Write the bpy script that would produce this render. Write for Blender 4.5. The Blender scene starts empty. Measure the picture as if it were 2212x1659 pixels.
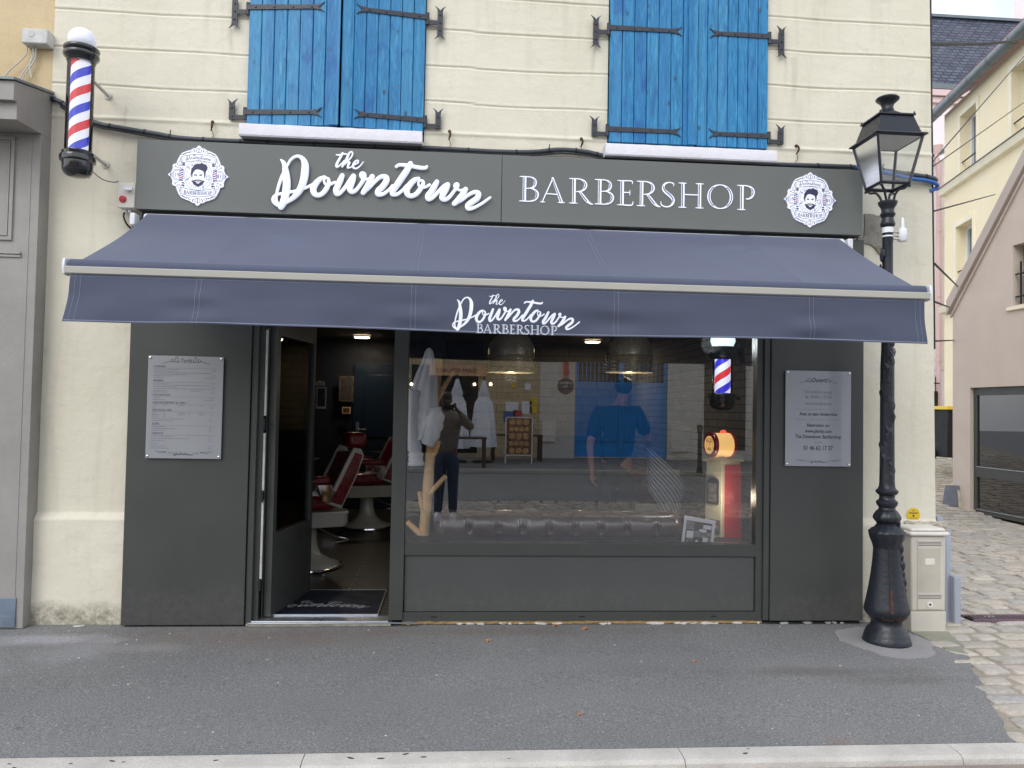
import bpy, math, random
from mathutils import Vector, Matrix, noise
random.seed(7)
R_ = math.radians
PI = math.pi
sc = bpy.context.scene
COL = sc.collection

# ------------------------------------------------------------------ camera
F = 1663.75; W0 = 2212.0; H0 = 1659.0
CAM = Vector((0.0, -5.45, 1.5))
RT = Vector((0.99690968, -0.07641467, 0.01821799))
UP = Vector((-0.02058668, -0.03032542, 0.99932805))
FW = Vector((0.07581086, 0.99661485, 0.03180483))
cd = bpy.data.cameras.new('camera')
cam = bpy.data.objects.new('camera', cd); COL.objects.link(cam)
m = Matrix((RT, UP, -FW)).transposed().to_4x4(); m.translation = CAM
cam.matrix_world = m
cd.sensor_fit = 'HORIZONTAL'; cd.sensor_width = 36.0; cd.lens = 36.0 * F / W0
cd.clip_start = 0.02; cd.clip_end = 500
sc.camera = cam
def ray(u, v): return RT * ((u - W0/2)/F) + UP * ((H0/2 - v)/F) + FW
def P(u, v, y):            # point of the plane y = const
    d = ray(u, v); return CAM + d * ((y - CAM.y)/d.y)
def G(u, v, z=0.0):        # point of the level z = const
    d = ray(u, v); return CAM + d * ((z - CAM.z)/d.z)
def PX(u, v, x):
    d = ray(u, v); return CAM + d * ((x - CAM.x)/d.x)
YG = -0.03                 # plane of the shop window
def RP(u, v, yr):          # street point whose mirror image in the shop window is at u, v
    p = P(u, v, 2*YG - yr); return Vector((p.x, yr, p.z))

# ------------------------------------------------------------------ world and sun
SUN_EL, SUN_AZ = 40, 214
w = bpy.data.worlds.new('World'); sc.world = w; w.use_nodes = True
nt = w.node_tree; nt.nodes.clear()
def wn(t, **k):
    n = nt.nodes.new(t)
    for a, b in k.items(): setattr(n, a, b)
    return n
wo = wn('ShaderNodeOutputWorld'); bg = wn('ShaderNodeBackground')
sky = wn('ShaderNodeTexSky', sky_type='NISHITA', sun_disc=False)
sky.sun_elevation = R_(SUN_EL); sky.sun_rotation = R_(SUN_AZ); sky.air_density = 1.0; sky.dust_density = 2.0
tc = wn('ShaderNodeTexCoord'); nz = wn('ShaderNodeTexNoise'); nz.inputs['Scale'].default_value = 2.2; nz.inputs['Detail'].default_value = 6
rp = wn('ShaderNodeValToRGB'); rp.color_ramp.elements[0].position = .36; rp.color_ramp.elements[1].position = .62
rp.color_ramp.elements[0].color = (.25, .25, .25, 1); rp.color_ramp.elements[1].color = (1, 1, 1, 1)
mx = wn('ShaderNodeMix', data_type='RGBA'); mx.inputs['B'].default_value = (8.2, 8.5, 9.2, 1)
L = nt.links.new
L(tc.outputs['Generated'], nz.inputs['Vector']); L(nz.outputs['Fac'], rp.inputs['Fac']); L(rp.outputs['Color'], mx.inputs['Factor'])
L(sky.outputs['Color'], mx.inputs['A']); L(mx.outputs['Result'], bg.inputs['Color']); L(bg.outputs['Background'], wo.inputs['Surface'])
bg.inputs['Strength'].default_value = 0.13
sd = bpy.data.lights.new('sun', 'SUN'); sd.energy = .88; sd.angle = R_(35); sd.color = (1, .98, .95)
sun = bpy.data.objects.new('sun', sd); COL.objects.link(sun)
sv = Vector((math.sin(R_(SUN_AZ))*math.cos(R_(SUN_EL)), math.cos(R_(SUN_AZ))*math.cos(R_(SUN_EL)), math.sin(R_(SUN_EL))))
sun.rotation_euler = (-sv).to_track_quat('-Z', 'Y').to_euler(); sun.location = sv*30
sc.view_settings.view_transform = 'Standard'; sc.view_settings.look = 'None'
sc.view_settings.gamma = 1; sc.view_settings.use_curve_mapping = False
sc.view_settings.exposure = 0.5
sc.cycles.max_bounces = 6; sc.cycles.transparent_max_bounces = 12; sc.cycles.glossy_bounces = 4
sc.cycles.sample_clamp_indirect = 4; sc.cycles.caustics_reflective = False; sc.cycles.caustics_refractive = False
sc.cycles.use_denoising = True

# ------------------------------------------------------------------ materials
def srgb(r, g, b):
    def f(c):
        c /= 255.0
        return c/12.92 if c <= .04045 else ((c+.055)/1.055)**2.4
    return (f(r), f(g), f(b))
class NM:
    def __init__(s, name):
        s.m = bpy.data.materials.new(name); s.m.use_nodes = True; s.t = s.m.node_tree; s.t.nodes.clear()
        s.out = s.n('ShaderNodeOutputMaterial'); s.b = s.n('ShaderNodeBsdfPrincipled')
        s.l(s.b.outputs[0], s.out.inputs['Surface'])
        s.pos = s.n('ShaderNodeNewGeometry').outputs['Position']
    def n(s, t, **k):
        x = s.t.nodes.new(t)
        for a, b in k.items(): setattr(x, a, b)
        return x
    def l(s, a, b): s.t.links.new(a, b)
    def math(s, op, a, b=None):
        x = s.n('ShaderNodeMath', operation=op)
        for i, q in enumerate((a, b)):
            if q is None: continue
            if isinstance(q, (int, float)): x.inputs[i].default_value = q
            else: s.l(q, x.inputs[i])
        return x.outputs[0]
    def scale(s, sx, sy, sz, src=None):
        x = s.n('ShaderNodeVectorMath', operation='MULTIPLY'); s.l(src or s.pos, x.inputs[0]); x.inputs[1].default_value = (sx, sy, sz)
        return x.outputs[0]
    def noise(s, scale, detail=4, vec=None, rough=.55, dist=0):
        x = s.n('ShaderNodeTexNoise'); s.l(vec or s.pos, x.inputs['Vector']); x.inputs['Scale'].default_value = scale
        x.inputs['Detail'].default_value = detail; x.inputs['Roughness'].default_value = rough; x.inputs['Distortion'].default_value = dist
        return x.outputs['Fac']
    def ramp(s, fac, stops, interp='LINEAR'):
        x = s.n('ShaderNodeValToRGB'); x.color_ramp.interpolation = interp
        e = x.color_ramp.elements
        while len(e) < len(stops): e.new(0.5)
        for k, (p, c) in enumerate(stops):
            e[k].position = p; e[k].color = (c, c, c, 1) if isinstance(c, (int, float)) else (*c, 1)
        s.l(fac, x.inputs['Fac']); return x.outputs['Color']
    def mix(s, fac, a, b, blend='MIX'):
        x = s.n('ShaderNodeMix', data_type='RGBA', blend_type=blend)
        for k, q in (('Factor', fac), ('A', a), ('B', b)):
            if isinstance(q, (int, float)): x.inputs[k].default_value = q if k == 'Factor' else (q, q, q, 1)
            elif isinstance(q, tuple): x.inputs[k].default_value = (*q, 1)
            else: s.l(q, x.inputs[k])
        return x.outputs['Result']
    def bump(s, h, strength=.3, dist=.01):
        x = s.n('ShaderNodeBump'); x.inputs['Strength'].default_value = strength; x.inputs['Distance'].default_value = dist
        s.l(h, x.inputs['Height']); s.l(x.outputs[0], s.b.inputs['Normal'])
    def set(s, **k):
        for a, b in k.items():
            i = s.b.inputs[a.replace('_', ' ')]
            if isinstance(b, (int, float)): i.default_value = b
            elif isinstance(b, tuple): i.default_value = (*b, 1)
            else: s.l(b, i)
        return s
def pm(name, col, rough=.6, metal=0, var=.12, vs=3.0, bump=0.0, bs=60, coat=0, emit=0, ecol=None, fine=0.0, spec=.5):
    n = NM(name); f = n.noise(vs, 5)
    lo = tuple(c*(1-var) for c in col); hi = tuple(min(1, c*(1+var)) for c in col)
    c = n.ramp(f, [(.3, lo), (.7, hi)])
    if fine:
        g = n.noise(180, 2); c = n.mix(n.ramp(g, [(.35, fine), (.65, 0.0)]), c, tuple(x*.5 for x in col))
    n.set(Base_Color=c, Roughness=n.ramp(n.noise(vs*3, 3), [(.3, max(0, rough-.07)), (.7, min(1, rough+.07))]), Metallic=metal)
    n.b.inputs['Specular IOR Level'].default_value = spec
    if coat: n.set(Coat_Weight=coat, Coat_Roughness=.08)
    if bump: n.bump(n.noise(bs, 4), bump, .01)
    if emit: n.set(Emission_Color=ecol or col, Emission_Strength=emit)
    return n.m

def m_stucco(name, a, b, stain, side=False):
    n = NM(name)
    big = n.noise(.9, 6, dist=.4); c = n.ramp(big, [(.3, a), (.7, b)])
    streak = n.noise(2.2, 6, n.scale(5, 5, .55)); c = n.mix(n.ramp(streak, [(.52, 0.0), (.78, .38)]), c, stain)
    horiz = n.noise(3.0, 5, n.scale(1, 1, 7)); c = n.mix(n.ramp(horiz, [(.55, 0.0), (.8, .22)]), c, tuple(x*.82 for x in a))
    blot = n.noise(7, 6, dist=1.0); c = n.mix(n.ramp(blot, [(.62, 0.0), (.8, .35)]), c, stain)
    hair = n.n('ShaderNodeTexVoronoi', feature='DISTANCE_TO_EDGE'); hn = n.n('ShaderNodeTexNoise'); n.l(n.pos, hn.inputs['Vector']); hn.inputs['Scale'].default_value = 4; hn.inputs['Detail'].default_value = 6; n.l(n.mix(.3, n.pos, hn.outputs['Color']), hair.inputs['Vector']); hair.inputs['Scale'].default_value = .8
    crack = n.math('MULTIPLY', n.ramp(hair.outputs['Distance'], [(0.0, 1.0), (.004, 0.0)]), n.ramp(n.noise(1.4, 3), [(.55, 0.0), (.68, .22)]))
    c = n.mix(crack, c, tuple(x*.45 for x in stain))
    z = n.n('ShaderNodeSeparateXYZ'); n.l(n.pos, z.inputs[0])
    for xi, z0_, ln_, wd_ in ((2.47, 4.15, .55, .035), (2.40, 4.15, .35, .02), (.96, 4.13, .35, .03), (-1.60, 4.13, .3, .03), (-.17, 4.13, .3, .03), (-1.45, 3.32, .25, .05), (-.3, 3.32, .25, .05), (2.22, 3.30, .25, .05), (-2.3, 3.55, .4, .02)):
        dx = n.math('ABSOLUTE', n.math('ADD', n.math('SUBTRACT', z.outputs['X'], xi), n.math('MULTIPLY', n.math('SUBTRACT', n.noise(5, 3), .5), .05)))
        a_ = n.math('MULTIPLY', n.ramp(n.math('MULTIPLY', dx, 1/wd_), [(0, 1.0), (1, 0.0)]), n.ramp(n.math('MULTIPLY', n.math('SUBTRACT', z0_, z.outputs['Z']), 1/ln_), [(0, 0.0), (.05, .42), (1, 0.0)]))
        c = n.mix(n.math('MULTIPLY', a_, n.ramp(n.noise(12, 5, n.scale(3, 3, .5)), [(.3, .2), (.7, 1.0)])), c, srgb(138, 134, 118))
    # grime just above the pavement
    zz = n.math('ADD', z.outputs['Z'], n.math('MULTIPLY', n.noise(9, 8, rough=.75), -.16))
    c = n.mix(n.math('MULTIPLY', n.ramp(zz, [(-.09, .85), (.09, .0)]), n.ramp(n.noise(16, 7, rough=.8), [(.35, .15), (.6, 1.0)])), c, srgb(118, 114, 98))
    n.set(Base_Color=c, Roughness=.9); n.b.inputs['Specular IOR Level'].default_value = .2
    h = n.math('ADD', n.math('MULTIPLY', n.noise(14, 8), 1.0), n.math('MULTIPLY', n.noise(120, 3), .25))
    n.bump(h, .5, .012); return n.m
def m_asphalt():
    n = NM('asphalt')
    c = n.ramp(n.noise(.8, 6, dist=.6), [(.3, srgb(121, 121, 121)), (.7, srgb(137, 137, 136))])
    g = n.noise(110, 3, rough=.7); c = n.mix(n.ramp(g, [(.36, .7), (.54, 0.0)]), c, srgb(66, 67, 70))
    g2 = n.noise(75, 3, rough=.8); c = n.mix(n.ramp(g2, [(.55, 0.0), (.68, .6)]), c, srgb(172, 170, 166))
    v = n.n('ShaderNodeTexVoronoi'); n.l(n.pos, v.inputs['Vector']); v.inputs['Scale'].default_value = 34
    sp = n.math('MULTIPLY', n.ramp(v.outputs['Distance'], [(.10, 1.0), (.15, 0.0)]), n.ramp(v.outputs['Color'], [(.70, 0.0), (.80, .75)]))
    c = n.mix(sp, c, srgb(215, 214, 208))
    vg = n.n('ShaderNodeTexVoronoi'); n.l(n.pos, vg.inputs['Vector']); vg.inputs['Scale'].default_value = 4.5
    c = n.mix(n.math('MULTIPLY', n.ramp(vg.outputs['Distance'], [(.05, .6), (.075, 0.0)]), n.ramp(vg.outputs['Color'], [(.45, 0.0), (.5, 1.0)])), c, srgb(84, 84, 86))
    s = n.n('ShaderNodeSeparateXYZ'); n.l(n.pos, s.inputs[0])
    def blob(cx, cy, rx, ry, col, amt, c, k=3.0):
        dx = n.math('MULTIPLY', n.math('SUBTRACT', s.outputs['X'], cx), 1/rx); dy = n.math('MULTIPLY', n.math('SUBTRACT', s.outputs['Y'], cy), 1/ry)
        d = n.math('SQRT', n.math('ADD', n.math('MULTIPLY', dx, dx), n.math('MULTIPLY', dy, dy)))
        d = n.math('ADD', d, n.math('MULTIPLY', n.math('SUBTRACT', n.noise(k, 6), .5), 1.4))
        return n.mix(n.math('MULTIPLY', n.ramp(d, [(.25, amt), (1.05, 0.0)]), n.ramp(n.noise(48, 4, rough=.8), [(.3, .35), (.65, 1.0)])), c, col)
    c = blob(-1.2, -.32, 1.1, .28, srgb(118, 98, 84), .55, c)
    c = blob(.3, -.22, 1.6, .13, srgb(112, 96, 84), .5, c)
    c = blob(-2.55, -.35, .55, .13, srgb(172, 172, 178), .75, c, 5)
    c = blob(-2.25, -.55, .25, .3, srgb(160, 160, 165), .5, c, 5)
    c = blob(-2.9, -.95, .5, .25, srgb(150, 151, 158), .45, c, 4)
    c = blob(-1.85, -.5, .35, .12, srgb(160, 158, 156), .45, c, 6)
    c = blob(2.2, -1.0, .75, .10, srgb(92, 88, 84), .7, c, 3)
    c = blob(2.62, -1.15, .55, .09, srgb(94, 90, 84), .6, c, 3)
    c = blob(1.85, -1.88, .10, .05, srgb(150, 104, 88), .35, c, 9)
    c = blob(-.6, -1.5, 1.2, .35, srgb(112, 112, 114), .35, c, 2)
    c = blob(1.0, -.8, .9, .2, srgb(136, 135, 134), .35, c, 3)
    n.set(Base_Color=c, Roughness=.85)
    n.bump(n.math('ADD', n.noise(150, 2), n.math('MULTIPLY', n.noise(40, 3), .6)), .55, .008); return n.m
def m_shutter():
    n = NM('stained blue boards')
    s = n.n('ShaderNodeSeparateXYZ'); n.l(n.pos, s.inputs[0])
    pl = n.math('FLOOR', n.math('MULTIPLY', s.outputs['X'], 1/.0845)); wn_ = n.n('ShaderNodeTexWhiteNoise', noise_dimensions='1D'); n.l(pl, wn_.inputs['W'])
    off = n.n('ShaderNodeCombineXYZ'); n.l(n.math('MULTIPLY', wn_.outputs['Value'], 37), off.inputs['Z'])
    va = n.n('ShaderNodeVectorMath', operation='ADD'); n.l(n.pos, va.inputs[0]); n.l(off.outputs[0], va.inputs[1]); p = va.outputs[0]
    g = n.noise(3.2, 8, n.scale(16, 4, 1.5, p), .62, 1.2)
    c = n.ramp(g, [(.34, srgb(13, 95, 139)), (.45, srgb(22, 117, 166)), (.58, srgb(44, 140, 188)), (.75, srgb(100, 172, 202))])
    c = n.mix(n.ramp(wn_.outputs['Value'], [(0, 0.0), (1, .5)]), c, srgb(24, 104, 164)); wv = n.n('ShaderNodeTexWhiteNoise', noise_dimensions='1D'); n.l(n.math('ADD', pl, 7.3), wv.inputs['W']); c = n.mix(n.ramp(wv.outputs['Value'], [(.4, 0.0), (1, .35)]), c, srgb(90, 160, 196))
    f = n.noise(9, 6, n.scale(16, 1, .8, p), .7); c = n.mix(n.ramp(f, [(.55, 0.0), (.75, .34)]), c, srgb(112, 174, 204)); f2 = n.noise(22, 5, n.scale(14, 1, .6, p), .7); c = n.mix(n.ramp(f2, [(.45, 0.0), (.7, .35)]), c, srgb(10, 84, 140))
    b = n.noise(2.6, 4, n.scale(2.4, 1, 1, p), .5, 1.6); c = n.mix(n.ramp(b, [(.56, 0.0), (.7, .6)]), c, srgb(14, 78, 152))
    v = n.n('ShaderNodeTexVoronoi'); n.l(n.scale(5.5, 1, 3.2, p), v.inputs['Vector']); v.inputs['Scale'].default_value = 1.6
    k = n.ramp(v.outputs['Distance'], [(.05, .85), (.10, .35), (.15, 0.0)]); c = n.mix(k, c, srgb(36, 66, 86))
    n.set(Base_Color=c, Roughness=.55); n.bump(f, .25, .004); return n.m
def m_cobble():
    n = NM('cobble stone')
    a = n.n('ShaderNodeAttribute', attribute_name='tone'); t = a.outputs['Fac']
    c = n.ramp(t, [(0, srgb(168, 163, 154)), (.3, srgb(180, 173, 161)), (.55, srgb(192, 183, 168)), (.75, srgb(174, 171, 167)), (.9, srgb(196, 182, 168)), (1, srgb(206, 199, 184))])
    c = n.mix(n.ramp(n.noise(30, 5), [(.4, 0.0), (.75, .5)]), c, srgb(118, 112, 104))
    c = n.mix(n.ramp(n.noise(3, 4), [(.45, 0.0), (.8, .4)]), c, srgb(190, 182, 168))
    n.set(Base_Color=c, Roughness=.8); n.bump(n.noise(45, 5), .6, .01); return n.m
def m_brick(name, a, b, mort, sx=.24, sz=.075, axis='X'):
    n = NM(name); s = n.n('ShaderNodeSeparateXYZ'); n.l(n.pos, s.inputs[0]); cb = n.n('ShaderNodeCombineXYZ')
    n.l(s.outputs[axis], cb.inputs['X']); n.l(s.outputs['Z'], cb.inputs['Y'])
    t = n.n('ShaderNodeTexBrick'); n.l(cb.outputs[0], t.inputs['Vector']); t.inputs['Scale'].default_value = 1
    t.inputs['Brick Width'].default_value = sx; t.inputs['Row Height'].default_value = sz; t.inputs['Mortar Size'].default_value = .006
    t.inputs['Color1'].default_value = (*a, 1); t.inputs['Color2'].default_value = (*b, 1); t.inputs['Mortar'].default_value = (*mort, 1)
    c = n.mix(n.ramp(n.noise(9, 5), [(.4, 0.0), (.8, .4)]), t.outputs['Color'], tuple(x*.6 for x in a))
    n.set(Base_Color=c, Roughness=.8)
    h = n.math('ADD', n.math('MULTIPLY', t.outputs['Fac'], -1.0), n.math('MULTIPLY', n.noise(25, 4), .5)); n.bump(h, .7, .012); return n.m
def m_slate():
    n = NM('slate'); s = n.n('ShaderNodeSeparateXYZ'); n.l(n.pos, s.inputs[0]); cb = n.n('ShaderNodeCombineXYZ')
    n.l(s.outputs['X'], cb.inputs['X']); n.l(n.math('MULTIPLY', s.outputs['Z'], 1.0), cb.inputs['Y'])
    t = n.n('ShaderNodeTexBrick'); n.l(cb.outputs[0], t.inputs['Vector']); t.inputs['Scale'].default_value = 1
    t.inputs['Brick Width'].default_value = .26; t.inputs['Row Height'].default_value = .135; t.inputs['Mortar Size'].default_value = .022
    t.inputs['Color1'].default_value = (*srgb(86, 92, 110), 1); t.inputs['Color2'].default_value = (*srgb(56, 62, 80), 1); t.inputs['Mortar'].default_value = (*srgb(26, 28, 38), 1)
    n.set(Base_Color=n.mix(n.ramp(n.noise(2, 4), [(.4, 0.0), (.8, .4)]), t.outputs['Color'], srgb(100, 104, 118)), Roughness=.55)
    n.bump(n.math('MULTIPLY', t.outputs['Fac'], -1.0), .6, .03); return n.m
def m_stripes(name, cols, pitch, cx, cy, emit, hand=1, starts=2):
    n = NM(name); s = n.n('ShaderNodeSeparateXYZ'); n.l(n.pos, s.inputs[0])
    an = n.math('ARCTAN2', n.math('SUBTRACT', s.outputs['Y'], cy), n.math('SUBTRACT', s.outputs['X'], cx))
    f = n.math('FRACT', n.math('ADD', n.math('MULTIPLY', an, -hand/(2*PI)), n.math('MULTIPLY', s.outputs['Z'], 1/pitch)))
    k = len(cols); c = n.ramp(f, [(i/k, cols[i]) for i in range(k)], 'CONSTANT')
    n.set(Base_Color=c, Roughness=.35, Emission_Color=c, Emission_Strength=emit); return n.m
def m_glass(name, tint=(.85, .9, .9), refl=.2, rough=0.0, rtint=(1, 1, 1)):
    n = NM(name); n.t.nodes.remove(n.b)
    tr = n.n('ShaderNodeBsdfTransparent'); tr.inputs[0].default_value = (*tint, 1)
    gl = n.n('ShaderNodeBsdfGlossy'); gl.inputs['Color'].default_value = (*rtint, 1); gl.inputs['Roughness'].default_value = rough
    fr = n.n('ShaderNodeFresnel'); fr.inputs['IOR'].default_value = 1.5
    fac = n.math('ADD', n.math('MULTIPLY', fr.outputs[0], 1-refl), refl)
    mm = n.n('ShaderNodeMixShader'); n.l(fac, mm.inputs[0]); n.l(tr.outputs[0], mm.inputs[1]); n.l(gl.outputs[0], mm.inputs[2])
    n.l(mm.outputs[0], n.out.inputs['Surface']); return n.m
def m_floor():
    n = NM('dark plank floor'); t = n.n('ShaderNodeTexBrick'); n.l(n.pos, t.inputs['Vector']); t.inputs['Scale'].default_value = 1
    t.inputs['Brick Width'].default_value = .8; t.inputs['Row Height'].default_value = .09; t.inputs['Mortar Size'].default_value = .006
    t.inputs['Color1'].default_value = (*srgb(34, 32, 31), 1); t.inputs['Color2'].default_value = (*srgb(28, 27, 27), 1); t.inputs['Mortar'].default_value = (*srgb(128, 124, 118), 1)
    n.set(Base_Color=n.mix(n.ramp(n.noise(4, 5, n.scale(1, 12, 1)), [(.3, 0.0), (.8, .4)]), t.outputs['Color'], srgb(52, 46, 42)), Roughness=.35); return n.m
def m_cloth_stripe():
    n = NM('striped cape cloth'); s = n.n('ShaderNodeTexCoord'); x = n.n('ShaderNodeSeparateXYZ'); n.l(s.outputs['UV'], x.inputs[0])
    f = n.math('FRACT', n.math('MULTIPLY', x.outputs['X'], 9)); c = n.ramp(f, [(0, srgb(240, 236, 226)), (.78, srgb(84, 82, 90))], 'CONSTANT')
    n.set(Base_Color=c, Roughness=.8); return n.m
def m_fabric(name, col, tr=.30):
    n = NM(name); c = n.ramp(n.noise(1.6, 5, dist=.5), [(.3, tuple(x*.93 for x in col)), (.7, tuple(x*1.06 for x in col))])
    c = n.mix(n.ramp(n.noise(60, 3, n.scale(1, 1, 4)), [(.4, 0.0), (.7, .12)]), c, tuple(x*1.5 for x in col))
    n.set(Base_Color=c, Roughness=.85, Sheen_Weight=.9, Sheen_Roughness=.28, Sheen_Tint=(.8, .85, 1.0)); n.bump(n.noise(700, 2), .15, .002)
    tl = n.n('ShaderNodeBsdfTranslucent'); tl.inputs[0].default_value = (.55, .60, .72, 1); ms = n.n('ShaderNodeMixShader'); ms.inputs[0].default_value = tr; n.l(n.b.outputs[0], ms.inputs[1]); n.l(tl.outputs[0], ms.inputs[2]); n.l(ms.outputs[0], n.out.inputs['Surface']); return n.m

def m_panel(name, col):
    n = NM(name); c = n.ramp(n.noise(.9, 4), [(.3, tuple(x*.94 for x in col)), (.7, tuple(x*1.06 for x in col))])
    sm = n.noise(4, 6, n.scale(1, 1, .5), .7, .8); c = n.mix(n.ramp(sm, [(.55, 0.0), (.8, .16)]), c, tuple(x*1.5 for x in col))
    z = n.n('ShaderNodeSeparateXYZ'); n.l(n.pos, z.inputs[0]); zz = n.math('ADD', z.outputs['Z'], n.math('MULTIPLY', n.noise(14, 7, rough=.7), -.36))
    c = n.mix(n.math('MULTIPLY', n.ramp(zz, [(-.18, .22), (.10, .0)]), n.ramp(n.noise(22, 6, rough=.8), [(.4, .0), (.65, 1.0)])), c, srgb(112, 108, 100))
    sc_ = n.noise(30, 3, n.scale(.3, 1, 3)); c = n.mix(n.ramp(sc_, [(.72, 0.0), (.76, .3)]), c, srgb(130, 132, 132))
    n.set(Base_Color=c, Roughness=n.ramp(n.noise(2.5, 6), [(.35, .32), (.7, .52)])); n.b.inputs['Specular IOR Level'].default_value = .4
    n.bump(n.noise(1.3, 2), .15, .02); return n.m
MT = {}
def mk():
    A = MT
    A['stucco'] = m_stucco('cream stucco', srgb(214, 208, 188), srgb(226, 221, 204), srgb(187, 181, 162))
    A['ochre'] = m_stucco('ochre render', srgb(200, 180, 142), srgb(212, 192, 156), srgb(178, 158, 126))
    A['cement'] = pm('bare grey cement', srgb(150, 146, 136), .95, var=.3, vs=9, bump=.8, bs=40, fine=.4)
    A['asphalt'] = m_asphalt()
    A['kerb'] = pm('kerb stone', srgb(196, 192, 184), .9, var=.14, vs=5, bump=.5, bs=60, fine=.35)
    A['gutter'] = pm('gutter concrete', srgb(148, 136, 126), .9, var=.16, vs=5, bump=.5, bs=60, fine=.4)
    A['pad'] = pm('concrete pad', srgb(150, 148, 148), .9, var=.10, vs=4, bump=.4, bs=50, fine=.25)
    A['padgreen'] = pm('mossy concrete', srgb(148, 148, 132), .9, var=.15, vs=5, bump=.4, bs=50, fine=.3)
    A['mortar'] = pm('cobble joint', srgb(158, 149, 134), .95, var=.2, vs=6, bump=.5, bs=40, fine=.3)
    A['cobble'] = m_cobble()
    A['shutter'] = m_shutter()
    A['iron'] = pm('painted iron', srgb(50, 52, 60), .45, var=.15, vs=20, bump=.1, bs=120)
    A['sill'] = pm('white sill paint', srgb(222, 220, 226), .7, var=.05, vs=8, bump=.35, bs=40)
    A['anth'] = m_panel('anthracite panel', srgb(70, 72, 70)); A['riser'] = m_panel('riser panel', srgb(78, 80, 79))
    A['anth2'] = pm('anthracite frame', srgb(70, 72, 70), .38, var=.05, vs=3, spec=.4)
    A['fascia'] = pm('fascia grey', srgb(104, 107, 104), .45, var=.03, vs=1, spec=.4)
    A['groove'] = pm('dark joint', srgb(26, 28, 30), .8)
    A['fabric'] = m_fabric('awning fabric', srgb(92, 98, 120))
    A['valance'] = m_fabric('shaded awning fabric', srgb(72, 78, 96), 0.0)  # same cloth as the awning, its upright shade put into the colour
    A['stitch'] = pm('stitch thread', srgb(128, 134, 156), .8)
    A['barcol'] = pm('awning bar aluminium', srgb(190, 188, 178), .5, var=.03)
    A['white'] = pm('white plastic', srgb(226, 228, 232), .35, var=.03, coat=.3)
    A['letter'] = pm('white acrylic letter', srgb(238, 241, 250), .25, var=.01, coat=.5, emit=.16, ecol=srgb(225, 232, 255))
    A['print'] = pm('white print', srgb(236, 240, 250), .6, var=.02)
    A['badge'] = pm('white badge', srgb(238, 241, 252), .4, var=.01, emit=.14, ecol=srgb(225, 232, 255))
    A['navy'] = pm('navy ink', srgb(52, 50, 82), .5, var=.1)
    A['inline'] = pm('blue inline', srgb(70, 84, 120), .5)
    A['red'] = pm('red ink', srgb(190, 60, 64), .5)
    A['blue'] = pm('blue ink', srgb(56, 66, 170), .5)
    A['ink'] = pm('grey ink', srgb(52, 54, 62), .6)
    A['inklt'] = pm('faint ink', srgb(108, 112, 122), .6)
    A['board'] = pm('frosted board', srgb(152, 155, 161), .12, var=.05, vs=1.5, coat=1.0)
    A['black'] = pm('gloss black', srgb(22, 24, 28), .15, var=.1, coat=.8)
    A['matblack'] = pm('matt black', srgb(24, 25, 28), .6)
    A['rubber'] = pm('cable jacket', srgb(62, 68, 76), .5, var=.15, vs=8)
    A['bluepipe'] = pm('blue conduit', srgb(44, 98, 168), .45)
    A['ball'] = pm('opal globe', srgb(236, 238, 250), .2, var=.01, coat=.6, emit=.10, ecol=(.9, .92, 1))
    A['lamp'] = pm('lamp iron', srgb(30, 34, 42), .38, var=.15, vs=12, bump=.25, bs=35, spec=.5)
    A['rust'] = pm('rust', srgb(78, 52, 42), .9, var=.4, vs=18, bump=.5, bs=60)
    A['lampglass'] = m_glass('lantern glass', (.93, .94, .95), .05, rough=.25)
    A['clear'] = m_glass('clear tube', (.99, .99, .99), .0)
    A['window'] = m_glass('shop window glass', (.99, .99, .99), .065, 0.0, (1, 1, 1))
    A['doorglass'] = m_glass('door glass', (.75, .8, .8), .10)
    A['darkglass'] = m_glass('tinted garage glass', (.10, .10, .10), .12)
    A['pane'] = pm('far window pane', srgb(120, 128, 126), .08, var=.2, coat=1)
    A['cab'] = pm('cabinet plastic', srgb(202, 196, 184), .6, var=.08, vs=4, bump=.15, bs=90)
    A['cablid'] = pm('cabinet lid', srgb(226, 222, 212), .5, var=.05, vs=9)
    A['bluegrey'] = pm('blue grey render', srgb(160, 166, 178), .8, var=.10, vs=3, bump=.5, bs=20)
    A['stonegrey'] = pm('grey guard stone', srgb(112, 116, 126), .85, var=.18, vs=5, bump=.7, bs=14)
    A['stonebare'] = pm('bare yellowish stone', srgb(190, 184, 168), .9, var=.2, vs=14, bump=1, bs=25)
    A['taupe'] = pm('taupe render', srgb(204, 190, 178), .85, var=.05, vs=2, bump=.3, bs=80)
    A['taupe2'] = pm('taupe coping', srgb(188, 175, 166), .7, var=.05, vs=2, bump=.1, bs=80)
    A['cream'] = m_stucco('yellow cream render', srgb(246, 232, 196), srgb(249, 238, 206), srgb(236, 222, 190))
    A['creamtrim'] = pm('cream trim', srgb(244, 236, 210), .8, var=.05, bump=.2)
    A['pink'] = pm('pale pink render', srgb(238, 226, 228), .85, var=.05, bump=.2)
    A['pinktrim'] = pm('pink cornice', srgb(218, 192, 190), .8, var=.05)
    A['zinc'] = pm('zinc gutter', srgb(112, 122, 126), .4, var=.12, vs=6, metal=.3)
    A['tile'] = pm('terracotta tile', srgb(140, 92, 78), .8, var=.25, vs=12, bump=.5, bs=25)
    A['slate'] = m_slate()
    A['wood_taupe'] = pm('painted joinery taupe', srgb(154, 151, 146), .6, var=.09, vs=4, bump=.25, bs=30, fine=.15)
    A['kick'] = pm('metal kick plate', srgb(132, 146, 164), .35, var=.2, vs=6, metal=.5)
    A['yellow'] = pm('yellow plastic', srgb(222, 188, 30), .45, var=.06)
    A['leaf'] = pm('dry leaf', srgb(176, 124, 84), .8, var=.25, vs=30)
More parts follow.
